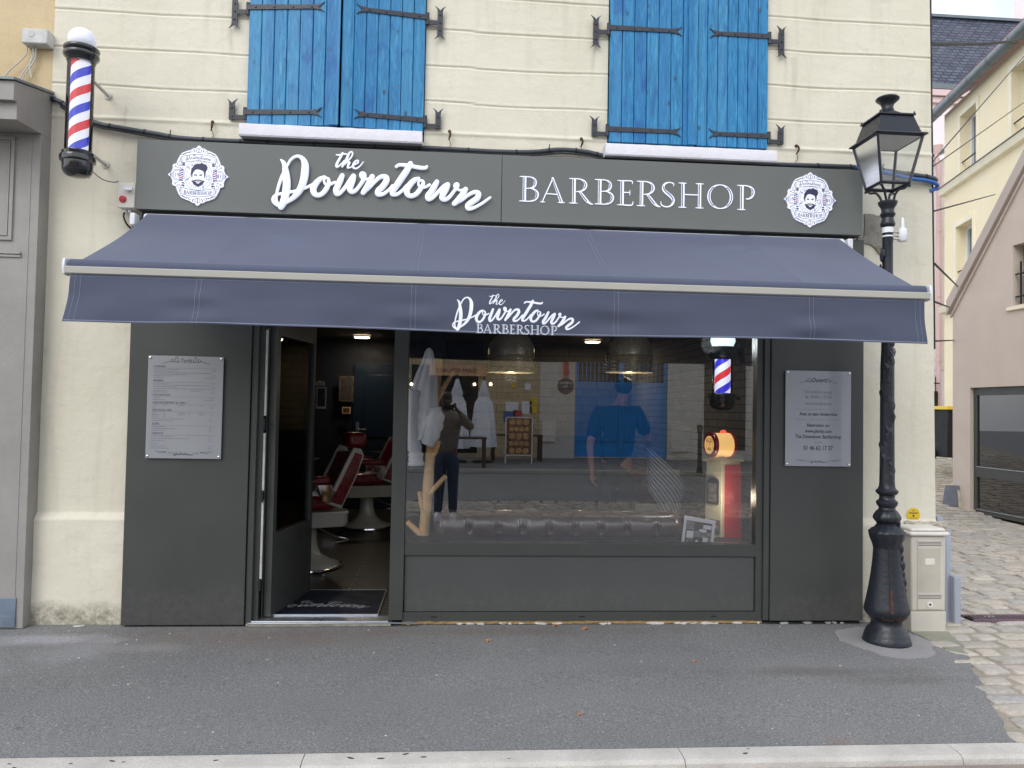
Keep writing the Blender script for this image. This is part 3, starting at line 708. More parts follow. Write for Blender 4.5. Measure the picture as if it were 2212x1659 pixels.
# shutters
def fork(mb, c, d, s, w, ln, y0, th):    # forked end of a strap: c start, d along, s sideways
    c = Vector(c); d = Vector(d); s = Vector(s)
    for sg in (1, -1):
        pts = [c + s*(0*sg), c + s*(w*.5*sg), c + d*ln*.55 + s*(w*.62*sg), c + d*ln + s*(w*1.05*sg), c + d*ln*.55 + s*(w*.25*sg), c + d*ln*.3]
        mb.prism(pts, Vector((0, -th, 0)) if y0 is None else y0*th)
def shutter(xh, xc, yh, yc, left, zt=4.90, zb=3.432):
    # hinge side xh/yh, closing side xc/yc
    a = Vector((xh, yh, 0)); b = Vector((xc, yc, 0)); d = (b-a); Lw = d.length; d.normalize(); nrm = Vector((d.y, -d.x, 0)) if (d.x > 0) else Vector((-d.y, d.x, 0))
    nrm = nrm if nrm.y < 0 else -nrm
    mb = MB(); n = 7; wp = Lw/n
    for i in range(n):
        o = a + d*(i*wp); th = .026; g = .0019
        pr = [(g, 0), (g, th-.004), (g+.004, th), (wp-g-.004, th), (wp-g, th-.004), (wp-g, 0)]
        mb.prism([o + d*x + nrm*y + Vector((0, 0, zb)) for x, y in pr], (0, 0, zt-zb))
    mb.prism([a + nrm*(-.004)+Vector((0, 0, zb+.01)), b + nrm*(-.004)+Vector((0, 0, zb+.01)), b+nrm*.008+Vector((0, 0, zb+.01)), a+nrm*.008+Vector((0, 0, zb+.01))], (0, 0, zt-zb-.02))
    if left:   # cover strip on the meeting edge
        o = b - d*.055; mb.prism([o+nrm*.027+Vector((0, 0, zb)), o+nrm*.042+Vector((0, 0, zb)), b+d*.012+nrm*.042+Vector((0, 0, zb)), b+d*.012+nrm*.027+Vector((0, 0, zb))], (0, 0, zt-zb))
    sh = mb.build('shutter', 'shutter', house, smooth=0)
    for z in (3.522, 4.262):
        mb = MB(); s0 = a - d*.012; Ls = Lw*.84
        o = s0 + nrm*.027 + Vector((0, 0, z))
        mb.prism([o+Vector((0, 0, -.018)), o+d*(Ls-.05)+Vector((0, 0, -.014)), o+d*(Ls-.05)+Vector((0, 0, .014)), o+Vector((0, 0, .018))], nrm*.007)
        fork(mb, o+d*(Ls-.05), d, Vector((0, 0, 1)), .034, .06, nrm, .007)
        for k in range(4): c = o + d*(.06+k*(Ls-.14)/3)+nrm*.007; mb.tube([c, c+nrm*.005], [.0085, .006], 8)
        mb.tube([s0+nrm*.02+Vector((0, 0, z-.05)), s0+nrm*.02+Vector((0, 0, z+.035))], .013, 10)
        mb.build('strap_hinge', 'iron', sh, smooth=30)
for (x0, x1, dy) in ((W1[0]+.006, W1[1]-.006, -.075), (W2[0]+.006, W2[1]-.006, 0.0)):
    xc = (x0+x1)/2 + (.03 if dy else 0.05)
    shutter(x0, xc-.008, -.012, -.012+dy, True); shutter(x1, xc+.008, -.012, -.012+dy, False)
    for sgn, xe in ((-1, x0), (1, x1)):
        for z, top in ((3.487, False), (4.232, True)):
            mb = MB(); xa = xe+sgn*.085
            mb.box(min(xe-sgn*.01, xa), max(xe-sgn*.01, xa), -.032, -.024, z-.016, z+.016)
            z0 = z-.016 if not top else z-.075; z1 = z+.085 if not top else z+.075
            mb.box(min(xa, xa+sgn*.038), max(xa, xa+sgn*.038), -.033, -.012, z0, z1)
            fork(mb, (xa+sgn*.019, -.033, z1), (0, 0, 1), (1, 0, 0), .036, .045, Vector((0, 1, 0)), .008)
            if top: fork(mb, (xa+sgn*.019, -.033, z0), (0, 0, -1), (1, 0, 0), .036, .045, Vector((0, 1, 0)), .008)
            for zz in ([z0+.02, z1-.02] + ([z] if top else [])): mb.tube([(xa+sgn*.019, -.033, zz), (xa+sgn*.019, -.039, zz)], [.0085, .006], 8)
            mb.build('shutter_bracket', 'iron', house, smooth=30)
# upper windows behind the shutters
for (a, b) in (W1, W2):
    mb = MB(); mb.box(a-.01, b+.01, .2, .22, 3.4, 5.0); mb.build('window', 'dark', house, smooth=0)

# ---- shopfront joinery
xPL0 = P(260, 1352, -.1).x; xPL1 = P(526, 1350, -.1).x
mb = MB(); mb.box(xPL0, xPL1, -.10, .02, .012, 2.77); mb.build('pillar_panel', 'anth', house, bevel=.002)
xj = P(541, 1345, -.1).x
mb = MB(); mb.box(xPL1+.006, xj, -.085, .02, .012, 2.77); mb.build('door_jamb', 'anth2', house, bevel=.002)
xPR0 = P(1650, 1300, -.1).x; xPR1 = P(1863.5, 1341, -.1).x
mb = MB(); mb.box(xPR0+.045, xPR1, -.10, .02, .03, 2.77); mb.build('pillar_panel', 'anth', house, bevel=.002)
mb = MB(); mb.box(xPR0, xPR0+.040, -.088, .02, .03, 2.77); mb.build('panel_trim', 'anth2', house, bevel=.002)
xm0 = P(840, 1300, -.075).x; xm1 = P(869, 1300, -.075).x
xw0 = P(875, 1150, -.05).x; xw1 = P(1630.5, 1150, -.05).x; zw = P(1250, 1173.5, -.05).z
mb = MB(); mb.box(xm0, xm1+.004, -.078, .03, .035, 2.6); mb.build('door_post', 'anth2', house, bevel=.002)
shopw = MB()
shopw.box(xm1+.006, xw0, -.068, .03, .02, 2.6); shopw.box(xw1, xPR0-.003, -.068, .03, .02, 2.6)
shopw.box(xw0, xw1, -.068, .03, zw-.085, zw); shopw.box(xw0, xw1, -.06, .03, 2.38, 2.6)
shopw.box(xw0, xw1, -.068, .03, .024, .085)
shopwin = shopw.build('shop_window', 'anth2', house, bevel=.002)
mb = MB(); mb.box(xw0+.004, xw1-.004, -.052, -.03, .087, zw-.087); mb.build('stall_riser', 'riser', shopwin, bevel=.003)
mb = MB(); mb.box(xw0, xw1, YG-.002, YG+.002, zw, 2.38); mb.build('pane', 'window', shopwin, smooth=0)
for u in (937, 1257, 1542): p = P(u, 1327, -.07); mb = MB(); mb.box(p.x-.02, p.x+.02, -.0715, -.0685, .052, .058); mb.build('drain_slot', 'groove', shopwin, smooth=0)
# base strip under the joinery: foam line, tar and flaking limewash
mb = MB(); mb.grid(lambda i, j: (xm1+(xPR0-xm1)*i, -.066-.006*noise.noise(Vector((i*60, 1, j*3))), .004+.022*j+.003*noise.noise(Vector((i*90, 5, 1)))), 160, 2); mb.box(xm1, xPR0, -.05, .02, .0, .02); mb.build('foam_joint', 'foam', house, smooth=0, fix=False)
mb = MB(); mb.box(xm1-.1, xPR1, -.062, .02, -.01, .012); mb.build('tarred_base', 'tar', house, smooth=0)
random.seed(11); mb = MB()
for i in range(46):
    x = random.choice([random.uniform(0.0, .75), random.uniform(xm1, xPR0), random.uniform(1.35, 1.9), random.uniform(2.35, 2.9)]); s = random.uniform(.008, .035)
    pts = [(x+s*1.6*math.cos(a)*random.uniform(.5, 1), -.063-.004*random.random()-.001*i/46, .008+.011*math.sin(a)*random.uniform(.4, 1)) for a in [k*PI/4 for k in range(8)]]
    yy = -.064-.0003*i; mb.prism([(q[0], yy, q[2]) for q in pts], (0, .004, 0))
mb.build('flaking_limewash', 'flake', house, smooth=0)
mb = MB(); mb.box(xj-.03, xm0+.02, -.11, .0, .0, .022); mb.build('threshold_stone', 'cement', house, bevel=.004)
mb = MB(); mb.box(xj, xm0, -.09, .045, .022, .034); mb.box(xj-.01, xm1+.1, -.112, -.088, .02, .027); mb.build('threshold', 'alu', house, bevel=.002)
# ---- entrance door, hinged on the left and standing open into the shop
hp = Vector((P(577, 1335, .01).x, .0, 0)); ep = Vector((G(663, 1277, .035).x, G(663, 1277, .035).y, 0)); dd = (ep-hp); LD = dd.length; dd.normalize(); dn = Vector((dd.y, -dd.x, 0))
mb = MB()
ZT = 2.16; st = .058; th = .026
def leafbox(mb, a, b, z0, z1, t=th, off=0.0): mb.obox(hp+dd*((a+b)/2)+dn*off+Vector((0, 0, (z0+z1)/2)), dd*((b-a)/2), dn*t, Vector((0, 0, (z1-z0)/2)))
leafbox(mb, 0, st, .04, ZT); leafbox(mb, LD-st*.8, LD, .04, ZT); leafbox(mb, st, LD-st*.8, 1.98, ZT); leafbox(mb, st, LD-st*.8, .04, .14); leafbox(mb, st, LD-st*.8, .50, .60)
leafbox(mb, st, LD-st*.8, .14, .50, .022)
door = mb.build('door', 'anth2', house, bevel=.002)
mb = MB(); leafbox(mb, st, LD-st*.8, .60, 1.98, .004); mb.build('pane', 'doorglass', door, smooth=0)
mb = MB()
for sgn in (1, -1):
    c = hp+dd*(LD-.035)+dn*(sgn*.034)
    mb.obox(c+Vector((0, 0, 1.03)), dd*.018, dn*.005, Vector((0, 0, .12)))
    mb.tube([c+Vector((0, 0, 1.08)), c+dn*(sgn*.045)+Vector((0, 0, 1.08)), c+dn*(sgn*.05)-dd*.12+Vector((0, 0, 1.08))], .009, 8)
mb.build('handle', 'matblack', door, smooth=40)
mb = MB(); x0 = xj+.035
mb.box(xj, xj+.035, -.05, .05, .034, 2.5); mb.box(x0+.016, hp.x-.03, -.03, .06, .034, 2.5); mb.build('door_frame', 'anth2', house, bevel=.002)
mb = MB(); mb.box(x0+.002, x0+.015, -.045, .03, .9, 1.30); mb.box(x0+.002, x0+.015, -.045, .03, 1.42, 2.02); mb.box(x0+.002, x0+.015, -.045, .03, 2.09, 2.45); mb.box(x0+.002, x0+.015, -.045, .03, .30, .84); mb.build('pale_strip', 'flake', house, smooth=0)  # narrow pale strips beside the door frame, broken at the hinges
for z in (1.36, 2.05, .87, .27): mb = MB(); mb.tube([(x0+.008, -.056, z-.04), (x0+.008, -.056, z+.04)], .009, 10); mb.build('door_hinge', 'matblack', house, smooth=40)

# ---- the room behind
RX0, RX1, RY1 = -2.55, 2.62, 5.75
mb = MB(); mb.box(RX0, RX1, .03, RY1, -.02, .03); mb.build('shop_floor', 'floor', house, smooth=0)
mb = MB(); mb.box(RX0, RX1, .03, RY1, 2.46, 2.5); mb.build('ceiling', 'ceil', house, smooth=0)
mb = MB(); mb.box(RX0-.1, RX0, .03, RY1, 0, 2.5); mb.box(RX0, -.30, RY1, RY1+.1, 0, 2.5); mb.box(-.32, -.12, 3.9, RY1-.002, .03, 2.46); mb.build('dark_wall', 'navywall', house, smooth=0)
mb = MB(); mb.box(-.12, RX1, RY1, RY1+.1, 0, 2.5); mb.build('brick_wall', 'brickwall', house, smooth=0)
mb = MB(); mb.box(-.11, RX1-.01, RY1-.05, RY1-.003, .03, 1.12); mb.build('added_dark_sheet', 'navywall', house, smooth=0)  # sheet added to darken the lower part of the brick wall
mb = MB(); mb.box(RX1, RX1+.1, .03, RY1, 0, 2.5); mb.build('side_brick_wall', 'brickside', house, smooth=0)
mb = MB(); mb.box(-1.42, -.42, RY1-.06, RY1-.004, .03, 2.12); bd = mb.build('back_door', 'navydoor', house, bevel=.004)
mb = MB()
for z0, z1 in ((.2, .85), (1.05, 1.95)): mb.box(-1.28, -.56, RY1-.075, RY1-.062, z0, z1)
mb.build('door_panel', 'navydoor', bd, bevel=.006)
mb = MB(); hpz = P(772, 930, RY1-.08); mb.box(hpz.x-.022, hpz.x+.022, RY1-.085, RY1-.062, hpz.z-.12, hpz.z+.12); mb.tube([(hpz.x, RY1-.085, hpz.z+.02), (hpz.x, RY1-.13, hpz.z+.02), (hpz.x+.13, RY1-.13, hpz.z+.02)], .010, 8); mb.build('handle', 'alu', bd, smooth=40)

# ------------------------------------------------------------------ shop sign
YS = -.145
sign = empty('shop_sign', (.4, YS, 2.78), 'long grey sign board above the awning with white script, capitals and two badges', 'sign')
fl = P(297.7, 300.6, YS); fb = P(290.2, 452.4, YS); fr = P(1864.1, 367.7, YS); frb = P(1864.1, 507, YS)
fx0 = (fl.x+fb.x)/2; fx1 = fr.x; fz1 = (fl.z+fr.z)/2; fz0 = (fb.z+frb.z)/2; xseam = P(1084, 400, YS).x
mb = MB(); mb.box(fx0, xseam-.0015, YS, -.012, fz0, fz1); mb.box(xseam+.0015, fx1, YS, -.012, fz0, fz1); mb.build('board', 'fascia', sign, bevel=.003)
mb = MB(); mb.box(fx0+.03, fx1-.08, -.10, -.013, fz0-.055, fz0-.001); mb.build('gap_shade_box', 'matblack', sign, smooth=0)  # black box standing for the shaded gap between board and awning
def zr2(x, y): return ((1040+x/2.4043)/1.82278, (560+y/2.4043)/1.82278)
SCRIPT = [
 ('D', [(158, 166, 14), (182, 190, 34), (196, 225, 44), (205, 290, 60), (213, 360, 66), (212, 430, 68), (200, 510, 66), (180, 575, 62), (160, 612, 54)]),
 ('D', [(196, 262, 20), (166, 330, 28), (142, 400, 28), (124, 465, 26), (114, 530, 26), (122, 572, 28), (148, 606, 34)]),
 ('D', [(150, 606, 34), (110, 585, 30), (84, 556, 26), (86, 525, 24), (112, 500, 24), (170, 486, 26), (240, 474, 28), (320, 458, 26), (400, 430, 26), (458, 402, 26)]),
 ('D', [(158, 608, 50), (205, 572, 34), (258, 540, 40), (310, 492, 54), (350, 430, 62), (374, 360, 66), (386, 290, 68), (388, 215, 62), (368, 162, 44), (328, 134, 30), (284, 142, 26), (246, 175, 24), (220, 225, 20)]),
 ('o', [(572, 332, 32), (530, 350, 44), (488, 395, 54), (466, 445, 56), (478, 488, 50), (515, 503, 42), (556, 484, 42), (590, 440, 44), (612, 392, 38), (608, 350, 28), (586, 340, 22), (568, 360, 20), (578, 395, 22), (618, 402, 24), (668, 380, 26)]),
 ('w', [(740, 316, 42), (722, 360, 52), (700, 410, 54), (682, 455, 54), (690, 490, 44), (722, 480, 34), (770, 425, 34), (812, 365, 38), (846, 322, 46)]),
 ('w', [(848, 322, 42), (838, 362, 52), (822, 405, 54), (812, 448, 50), (836, 472, 40), (874, 450, 34), (912, 402, 32), (944, 350, 38), (946, 308, 42), (924, 296, 34), (918, 322, 30), (944, 350, 26), (988, 348, 24), (1020, 330, 30)]),
 ('n', [(1024, 326, 46), (1006, 366, 52), (975, 425, 54), (938, 478, 44)]),
 ('n', [(938, 478, 34), (992, 436, 30), (1044, 380, 32), (1098, 332, 38), (1150, 330, 48), (1158, 366, 54), (1124, 420, 54), (1080, 462, 52), (1080, 494, 44), (1126, 492, 34), (1176, 456, 28), (1216, 412, 26)]),
 ('t', [(1386, 204, 46), (1352, 268, 56), (1308, 332, 58), (1262, 400, 56), (1222, 458, 52), (1216, 492, 42), (1258, 494, 32), (1308, 458, 28), (1350, 410, 26)]),
 ('t', [(1252, 232, 28), (1278, 216, 30), (1330, 218, 34), (1400, 228, 36), (1470, 242, 38), (1524, 244, 34), (1540, 230, 24)]),
 ('o', [(1462, 346, 34), (1424, 360, 46), (1382, 402, 54), (1352, 450, 56), (1360, 496, 48), (1398, 510, 42), (1444, 488, 42), (1482, 440, 42), (1506, 396, 34), (1500, 368, 26), (1474, 366, 20), (1460, 390, 20), (1474, 422, 22), (1516, 430, 24), (1566, 404, 26)]),
 ('w', [(1636, 376, 42), (1612, 420, 52), (1582, 470, 54), (1552, 512, 54), (1558, 540, 42), (1596, 526, 34), (1648, 472, 34), (1700, 422, 38), (1738, 402, 44)]),
 ('w', [(1740, 406, 42), (1722, 446, 52), (1698, 488, 54), (1684, 528, 48), (1710, 546, 38), (1752, 522, 34), (1794, 470, 30), (1828, 424, 36), (1828, 398, 36), (1806, 408, 28), (1816, 438, 26), (1858, 456, 24), (1900, 448, 28)]),
 ('n', [(1908, 446, 44), (1878, 496, 52), (1838, 548, 54), (1800, 582, 44)]),
 ('n', [(1800, 582, 32), (1866, 552, 30), (1934, 500, 32), (1992, 474, 38), (2030, 486, 46), (2018, 530, 52), (1970, 566, 52), (1928, 600, 48), (1936, 630, 38), (1988, 620, 30), (2066, 578, 26), (2140, 524, 22)]),
 ('the', [(744, 104, 18), (722, 146, 22), (696, 192, 24), (684, 224, 22), (694, 236, 18), (726, 212, 14), (756, 178, 12)]),
 ('the', [(684, 120, 12), (712, 122, 16), (750, 112, 16), (790, 116, 12)]),
 ('the', [(740, 232, 18), (764, 192, 22), (790, 142, 22), (808, 102, 16), (830, 92, 14), (838, 116, 14), (820, 150, 14), (786, 184, 13), (758, 216, 12), (788, 190, 16), (808, 192, 20), (796, 222, 20), (792, 244, 16), (824, 236, 12), (856, 210, 12)]),
 ('the', [(856, 214, 12), (886, 198, 14), (892, 176, 14), (868, 180, 18), (846, 212, 22), (844, 240, 20), (872, 250, 16), (908, 226, 12), (940, 186, 8)]),
]
A0 = P(*zr2(0, 0), YS)
def design_script():
    out = []
    for nme, pts in SCRIPT:
        q = smooth_pts([(x, y, w_) for x, y, w_ in pts], 5)
        pr = [P(*zr2(a.x, a.y), YS-.02) for a in q]; mpp = (P(*zr2(1100, 0), YS-.02)-P(*zr2(1000, 0), YS-.02)).length/100
        out.append((nme, [(p.x, p.z, a.z*mpp) for p, a in zip(pr, q)]))
    return out
DS = design_script()
dx0 = min(p[0] for _, s in DS for p in s); dx1 = max(p[0] for _, s in DS for p in s); dz0 = min(p[1] for _, s in DS for p in s); dz1 = max(p[1] for _, s in DS for p in s)
for key, nm in (('the', 'small_script_letters'), (None, 'script_letters')):
    mb = MB()
    for nme, s in DS:
        if (nme == 'the') != (key == 'the'): continue
        mb.tube([(x, YS-.021, z) for x, z, w_ in s], [w_*.555 for *_, w_ in s], 12, sq=(NF, .42 if key is None else .6))
        mb.tube([s_ for s_ in [(s[0][0], YS-.021+.0, s[0][1]), (s[0][0]+1e-4, YS-.022, s[0][1])]], .0001, 4)
        for e in (0, -1):     # round ends
            mb.sphere((s[e][0], YS-.021, s[e][1]), s[e][2]*.555, 12, 8, (1, .42 if key is None else .6, 1))
    mb.build(nm, 'letter', sign, smooth=60, fix=False)
# serif capitals with an inline; unit height 1
SER = {}
def S_(ch, wd, strokes, inl): SER[ch] = (wd, strokes, inl)
def ser(x, y, w_=.26): return [(x-w_/2, y, .03), (x-w_/4, y, .045), (x, y, .06), (x+w_/4, y, .045), (x+w_/2, y, .03)]
S_('B', .76, [[(.20, .0, .17), (.20, 1, .17)], [(.0, .985, .03), (.12, .985, .05), (.42, .985, .05)], [(.0, .015, .03), (.12, .02, .05), (.45, .015, .05)],
   [(.38, .985, .04), (.52, .95, .07), (.61, .86, .12), (.62, .74, .15), (.58, .62, .12), (.48, .55, .06), (.26, .52, .04)], [(.40, .54, .04), (.56, .50, .07), (.68, .40, .13), (.71, .27, .16), (.65, .13, .13), (.54, .05, .08), (.40, .015, .04)]],
   [[(.175, .04, .05), (.175, .96, .05)], [(.55, .91, .02), (.60, .84, .045), (.605, .73, .05), (.57, .64, .03)], [(.60, .46, .02), (.675, .36, .045), (.69, .26, .05), (.63, .14, .04), (.54, .08, .02)]])
S_('A', .95, [[(.08, .03, .05), (.48, .96, .06)], [(.46, 1.0, .10), (.84, .02, .16)], [(.24, .345, .05), (.70, .33, .05)], ser(.09, .015, .2), ser(.83, .015, .28)], [[(.47, .93, .04), (.82, .05, .05)]])
S_('R', .86, [[(.20, 0, .17), (.20, 1, .17)], [(.0, .985, .03), (.12, .985, .05), (.42, .985, .05)], ser(.18, .015, .34), [(.38, .985, .04), (.54, .94, .08), (.64, .84, .13), (.66, .71, .16), (.60, .58, .12), (.48, .50, .06), (.28, .47, .04)], [(.42, .49, .10), (.56, .32, .14), (.70, .14, .15), (.86, .02, .08), (.97, .0, .03)]],
   [[(.175, .04, .05), (.175, .96, .05)], [(.57, .90, .02), (.635, .81, .045), (.645, .70, .05), (.59, .60, .03)], [(.45, .44, .03), (.57, .28, .05), (.72, .10, .05)]])
S_('E', .64, [[(.20, 0, .17), (.20, 1, .17)], [(.0, .985, .03), (.2, .98, .05), (.58, .98, .05), (.60, .86, .03)], [(.0, .015, .03), (.2, .02, .05), (.58, .02, .06), (.64, .17, .03)], [(.24, .52, .05), (.50, .52, .05)], [(.51, .62, .02), (.51, .52, .04), (.51, .40, .02)]], [[(.175, .04, .05), (.175, .96, .05)]])
S_('S', .58, [[(.52, .84, .02), (.52, .95, .05), (.36, .99, .05), (.20, .94, .09), (.12, .82, .12), (.14, .68, .15), (.28, .55, .17), (.44, .42, .17), (.52, .28, .14), (.48, .12, .10), (.34, .02, .06), (.16, .02, .06), (.04, .10, .05), (.03, .22, .02)]],
   [[(.13, .86, .02), (.13, .74, .05), (.22, .62, .055), (.38, .49, .055), (.49, .35, .05), (.49, .2, .03)]])
S_('H', 1.02, [[(.20, 0, .16), (.20, 1, .16)], [(.86, 0, .16), (.86, 1, .16)], [(.26, .53, .05), (.80, .53, .05)], ser(.18, .985, .32), ser(.18, .015, .32), ser(.86, .985, .32), ser(.86, .015, .32)], [[(.175, .04, .05), (.175, .96, .05)], [(.84, .04, .05), (.84, .96, .05)]])
def _ell(cx, cy, rx, ry, w0, w1, n=36):
    return [(cx+rx*math.cos(2*PI*k/n), cy+ry*math.sin(2*PI*k/n), w0+(w1-w0)*abs(math.cos(2*PI*k/n))**1.5) for k in range(n+1)]
S_('O', 1.04, [_ell(.52, .5, .45, .475, .045, .16)], [[(.52+.45*math.cos(a), .5+.47*math.sin(a), .045) for a in [R_(q) for q in range(-55, 56, 11)]], [(.52+.45*math.cos(a), .5+.47*math.sin(a), .045) for a in [R_(q) for q in range(125, 236, 11)]]])
S_('P', .72, [[(.20, 0, .17), (.20, 1, .17)], [(.0, .985, .03), (.12, .985, .05), (.42, .985, .05)], ser(.18, .015, .34), [(.38, .985, .04), (.54, .94, .08), (.64, .84, .13), (.66, .70, .15), (.60, .54, .11), (.48, .46, .07), (.36, .45, .04)]], [[(.175, .04, .05), (.175, .96, .05)], [(.57, .90, .02), (.635, .81, .045), (.645, .69, .045), (.58, .56, .03)]])
def serif_word(word, xs, z0, z1, x2p, wm, th, nrm=NF, ux=UX, uz=UZ, parent=None, name='capital_letters', wmat='letter', imat='inline', inline=True):
    # xs: (left, right) of every letter along ux, z0/z1 base and top; origin function x2p(x, z) gives a world point
    mb = MB(); k = 0
    for ch, (xa, xb) in zip(word, xs):
        wd, st_, inl = SER[ch]; sx = (xb-xa)/wd; sz = z1-z0
        for s in st_:
            k += 1; pts = smooth_pts([(a, b, c) for a, b, c in s], 4) if len(s) > 2 else [Vector(q) for q in s]
            mb.use(0).ribbon([x2p(xa+p.x*sx, z0+p.y*sz) for p in pts], [p.z*min(sz, sx*1.35)*wm for p in pts], nrm, th+.00008*(k % 9), 0)
        if inline:
            for s in inl:
                pts = smooth_pts([(a, b, c) for a, b, c in s], 4) if len(s) > 2 else [Vector(q) for q in s]
                mb.use(1).ribbon([x2p(xa+p.x*sx, z0+p.y*sz) for p in pts], [p.z*min(sz, sx*1.35)*wm for p in pts], nrm, .0006, th+.0010)
    return mb.build(name, [wmat, imat], parent, smooth=0, fix=False)
def zr4(x, y): return ((2000+x/2.1686)/1.82278, (660+y/2.1686)/1.82278)
LX = [(97, 262, 80, 295), (278, 482, 88, 303), (520, 705, 97, 309), (740, 903, 104, 320), (932, 1068, 112, 326), (1098, 1281, 117, 330), (1300, 1425, 124, 338), (1450, 1670, 131, 345), (1700, 1922, 141, 354), (1955, 2105, 149, 357)]
xs = [(P(*zr4(a, 200), YS).x, P(*zr4(b, 200), YS).x) for a, b, *_ in LX]
zt = sum(P(*zr4((a+b)/2, t), YS).z for a, b, t, q in LX)/10; zb_ = sum(P(*zr4((a+b)/2, q), YS).z for a, b, t, q in LX)/10
serif_word('BARBERSHOP', xs, zb_, zt, lambda x, z: Vector((x, YS-.0005, z)), .80, .004, parent=sign)
rel = [((a-xs[0][0])/(xs[-1][1]-xs[0][0]), (b-xs[0][0])/(xs[-1][1]-xs[0][0])) for a, b in xs]

# badge: unit = 1 px of a 1659 px tracing, half width 645
def badge(parent, c, halfw, y, name='badge'):
    s = halfw/645.0; c = Vector(c)
    def W(x, z, lv=0.0): return c + UX*(x*s) + UZ*(z*s) + NF*lv
    top = [(0, 672), (34, 650), (66, 606), (112, 610), (150, 582), (190, 560), (240, 548), (300, 520), (350, 498), (395, 450), (425, 390), (452, 330), (478, 250), (530, 240), (556, 205), (548, 150), (560, 110), (590, 45), (640, 12), (645, 0)]
    q = top + [(x, -z) for x, z in top[::-1][1:]]; q += [(-x, z) for x, z in q[::-1][1:-1]]
    mb = MB(); mb.prism([W(x, z, .0005) for x, z in q], NF*.012); base = mb.build(name, 'badge', parent, smooth=0)
    lv = .0128; mb = MB(); cnt = [0]
    def ln(pts, w_, k=0, sm=True, both=False):
        for sg in ((1, -1) if both else (1,)):
            cnt[0] += 1; pp = [Vector((a*sg, b, 0)) for a, b in pts]; pp = smooth_pts(pp, 4) if sm and len(pp) > 2 else pp
            mb.use(k).ribbon([W(p.x, p.y) for p in pp], w_*s, NF, .0003+.00001*(cnt[0] % 13), lv)
    def pg(pts, k=0, sg=1, up=0):
        mb.use(k).prism([W(x*sg, z, lv+up) for x, z in pts], NF*.0005)
    # banners
    for f in (1, -1):
        ln([(-365, 270*f), (-180, 312*f), (0, 325*f), (180, 312*f), (365, 270*f)], 9); ln([(-375, 405*f), (-190, 455*f), (0, 472*f), (190, 455*f), (375, 405*f)], 9)
        ln([(365, 268*f), (378, 340*f), (375, 405*f)], 9, both=True); ln([(365, 268*f), (350, 225*f), (300, 262*f)], 9, both=True)
        for k in range(4): ln([(330-k*4, (300+k*26)*f), (362, (292+k*28)*f)], 5, both=True)
        ln([(20, 612*f), (60, 555*f), (22, 505*f), (0, 520*f)], 9, both=True); ln([(0, 625*f), (0, 505*f)], 12)
        ln([(80, 520*f), (110, 560*f), (96, 590*f)], 14, both=True); ln([(130, 520*f), (175, 545*f), (200, 510*f), (160, 500*f)], 9, both=True)
        ln([(200, 500*f), (260, 500*f), (380, 440*f)], 12, both=True); ln([(230, 520*f), (300, 470*f), (340, 455*f)], 10, both=True)
        ln([(395, 385*f), (402, 300*f), (440, 280*f), (452, 230*f), (410, 205*f), (395, 235*f), (420, 250*f)], 8, both=True)
        ln([(500, 200*f), (470, 175*f), (430, 160*f), (400, 158*f)], 9, both=True); ln([(505, 170*f), (480, 205*f)], 9, both=True)
    # side cartouches
    ln([(400, 118), (500, 118), (545, 60), (545, -60), (500, -118), (400, -118)], 8, sm=False, both=True); ln([(410, 92), (488, 92), (522, 48), (522, -48), (488, -92), (410, -92)], 7, sm=False, both=True)
    ln([(560, 40), (600, 0), (560, -40)], 14, both=True); ln([(572, 0), (606, 0)], 16, both=True)
    # ring, rays
    ln([(300*math.cos(a), 335*math.sin(a)) for a in [2*PI*k/40 for k in range(41)]], 6)
    random.seed(5)
    for k in range(40):
        a = 2*PI*(k+.5)/40
        if abs(math.sin(a)) > .96 and math.sin(a) < 0: pass
        r0 = .74+.06*(k % 2); ln([(300*r0*math.cos(a), 330*r0*math.sin(a)), (300*.92*math.cos(a), 330*.92*math.sin(a))], 6, sm=False)
    ln([(-245, 185), (-180, 150)], 12, sm=False); ln([(-270, -120), (-170, -40)], 12, sm=False); ln([(-150, 240), (-120, 200)], 12, sm=False)
    # hair, face, beard
    hair = [(-160, 60), (-146, -30), (-128, -60), (-122, 30), (-95, 90), (-60, 130), (0, 140), (60, 120), (110, 100), (124, 40), (130, -56), (146, -30), (160, 90), (195, 150), (190, 210), (160, 250), (95, 268), (65, 300), (40, 262), (-40, 262), (-100, 225), (-115, 190), (-150, 150)]
    pg(hair, 0)
    for t in ([(-70, 210), (-20, 240), (60, 215), (110, 225)], [(-60, 180), (0, 205), (60, 175), (120, 195)], [(-90, 170), (-50, 150), (20, 165), (80, 140)]): ln(t, 7, 3)
    ln([(-92, 20), (-60, 26), (-22, 0)], 12); ln([(92, 20), (60, 26), (22, 0)], 12); ln([(-86, 0), (-55, 6), (-32, -6)], 13); ln([(86, 0), (55, 6), (32, -6)], 13)
    ln([(-22, -75), (0, -88), (22, -75)], 6)
    pg([(-112, -122), (-50, -140), (0, -134), (50, -140), (112, -122), (134, -70), (124, -150), (95, -200), (50, -228), (0, -252), (-50, -228), (-95, -200), (-124, -150), (-134, -70)], 0, up=.00005)
    pg([(-160, -122), (-120, -130), (-80, -100), (-30, -92), (0, -106), (30, -92), (80, -100), (120, -130), (160, -122), (125, -145), (80, -128), (30, -116), (0, -124), (-30, -116), (-80, -128), (-125, -145)], 0, up=.0006)
    ln([(-120, -140), (-60, -112), (-10, -118)], 7, 3); ln([(120, -140), (60, -112), (10, -118)], 7, 3)
    pg([(-40, -150), (40, -150), (24, -176), (-24, -176)], 3, up=.0011)
    for sg in (1, -1):
        ln([(160*sg, -10), (172*sg, 20), (160*sg, 50)], 6)
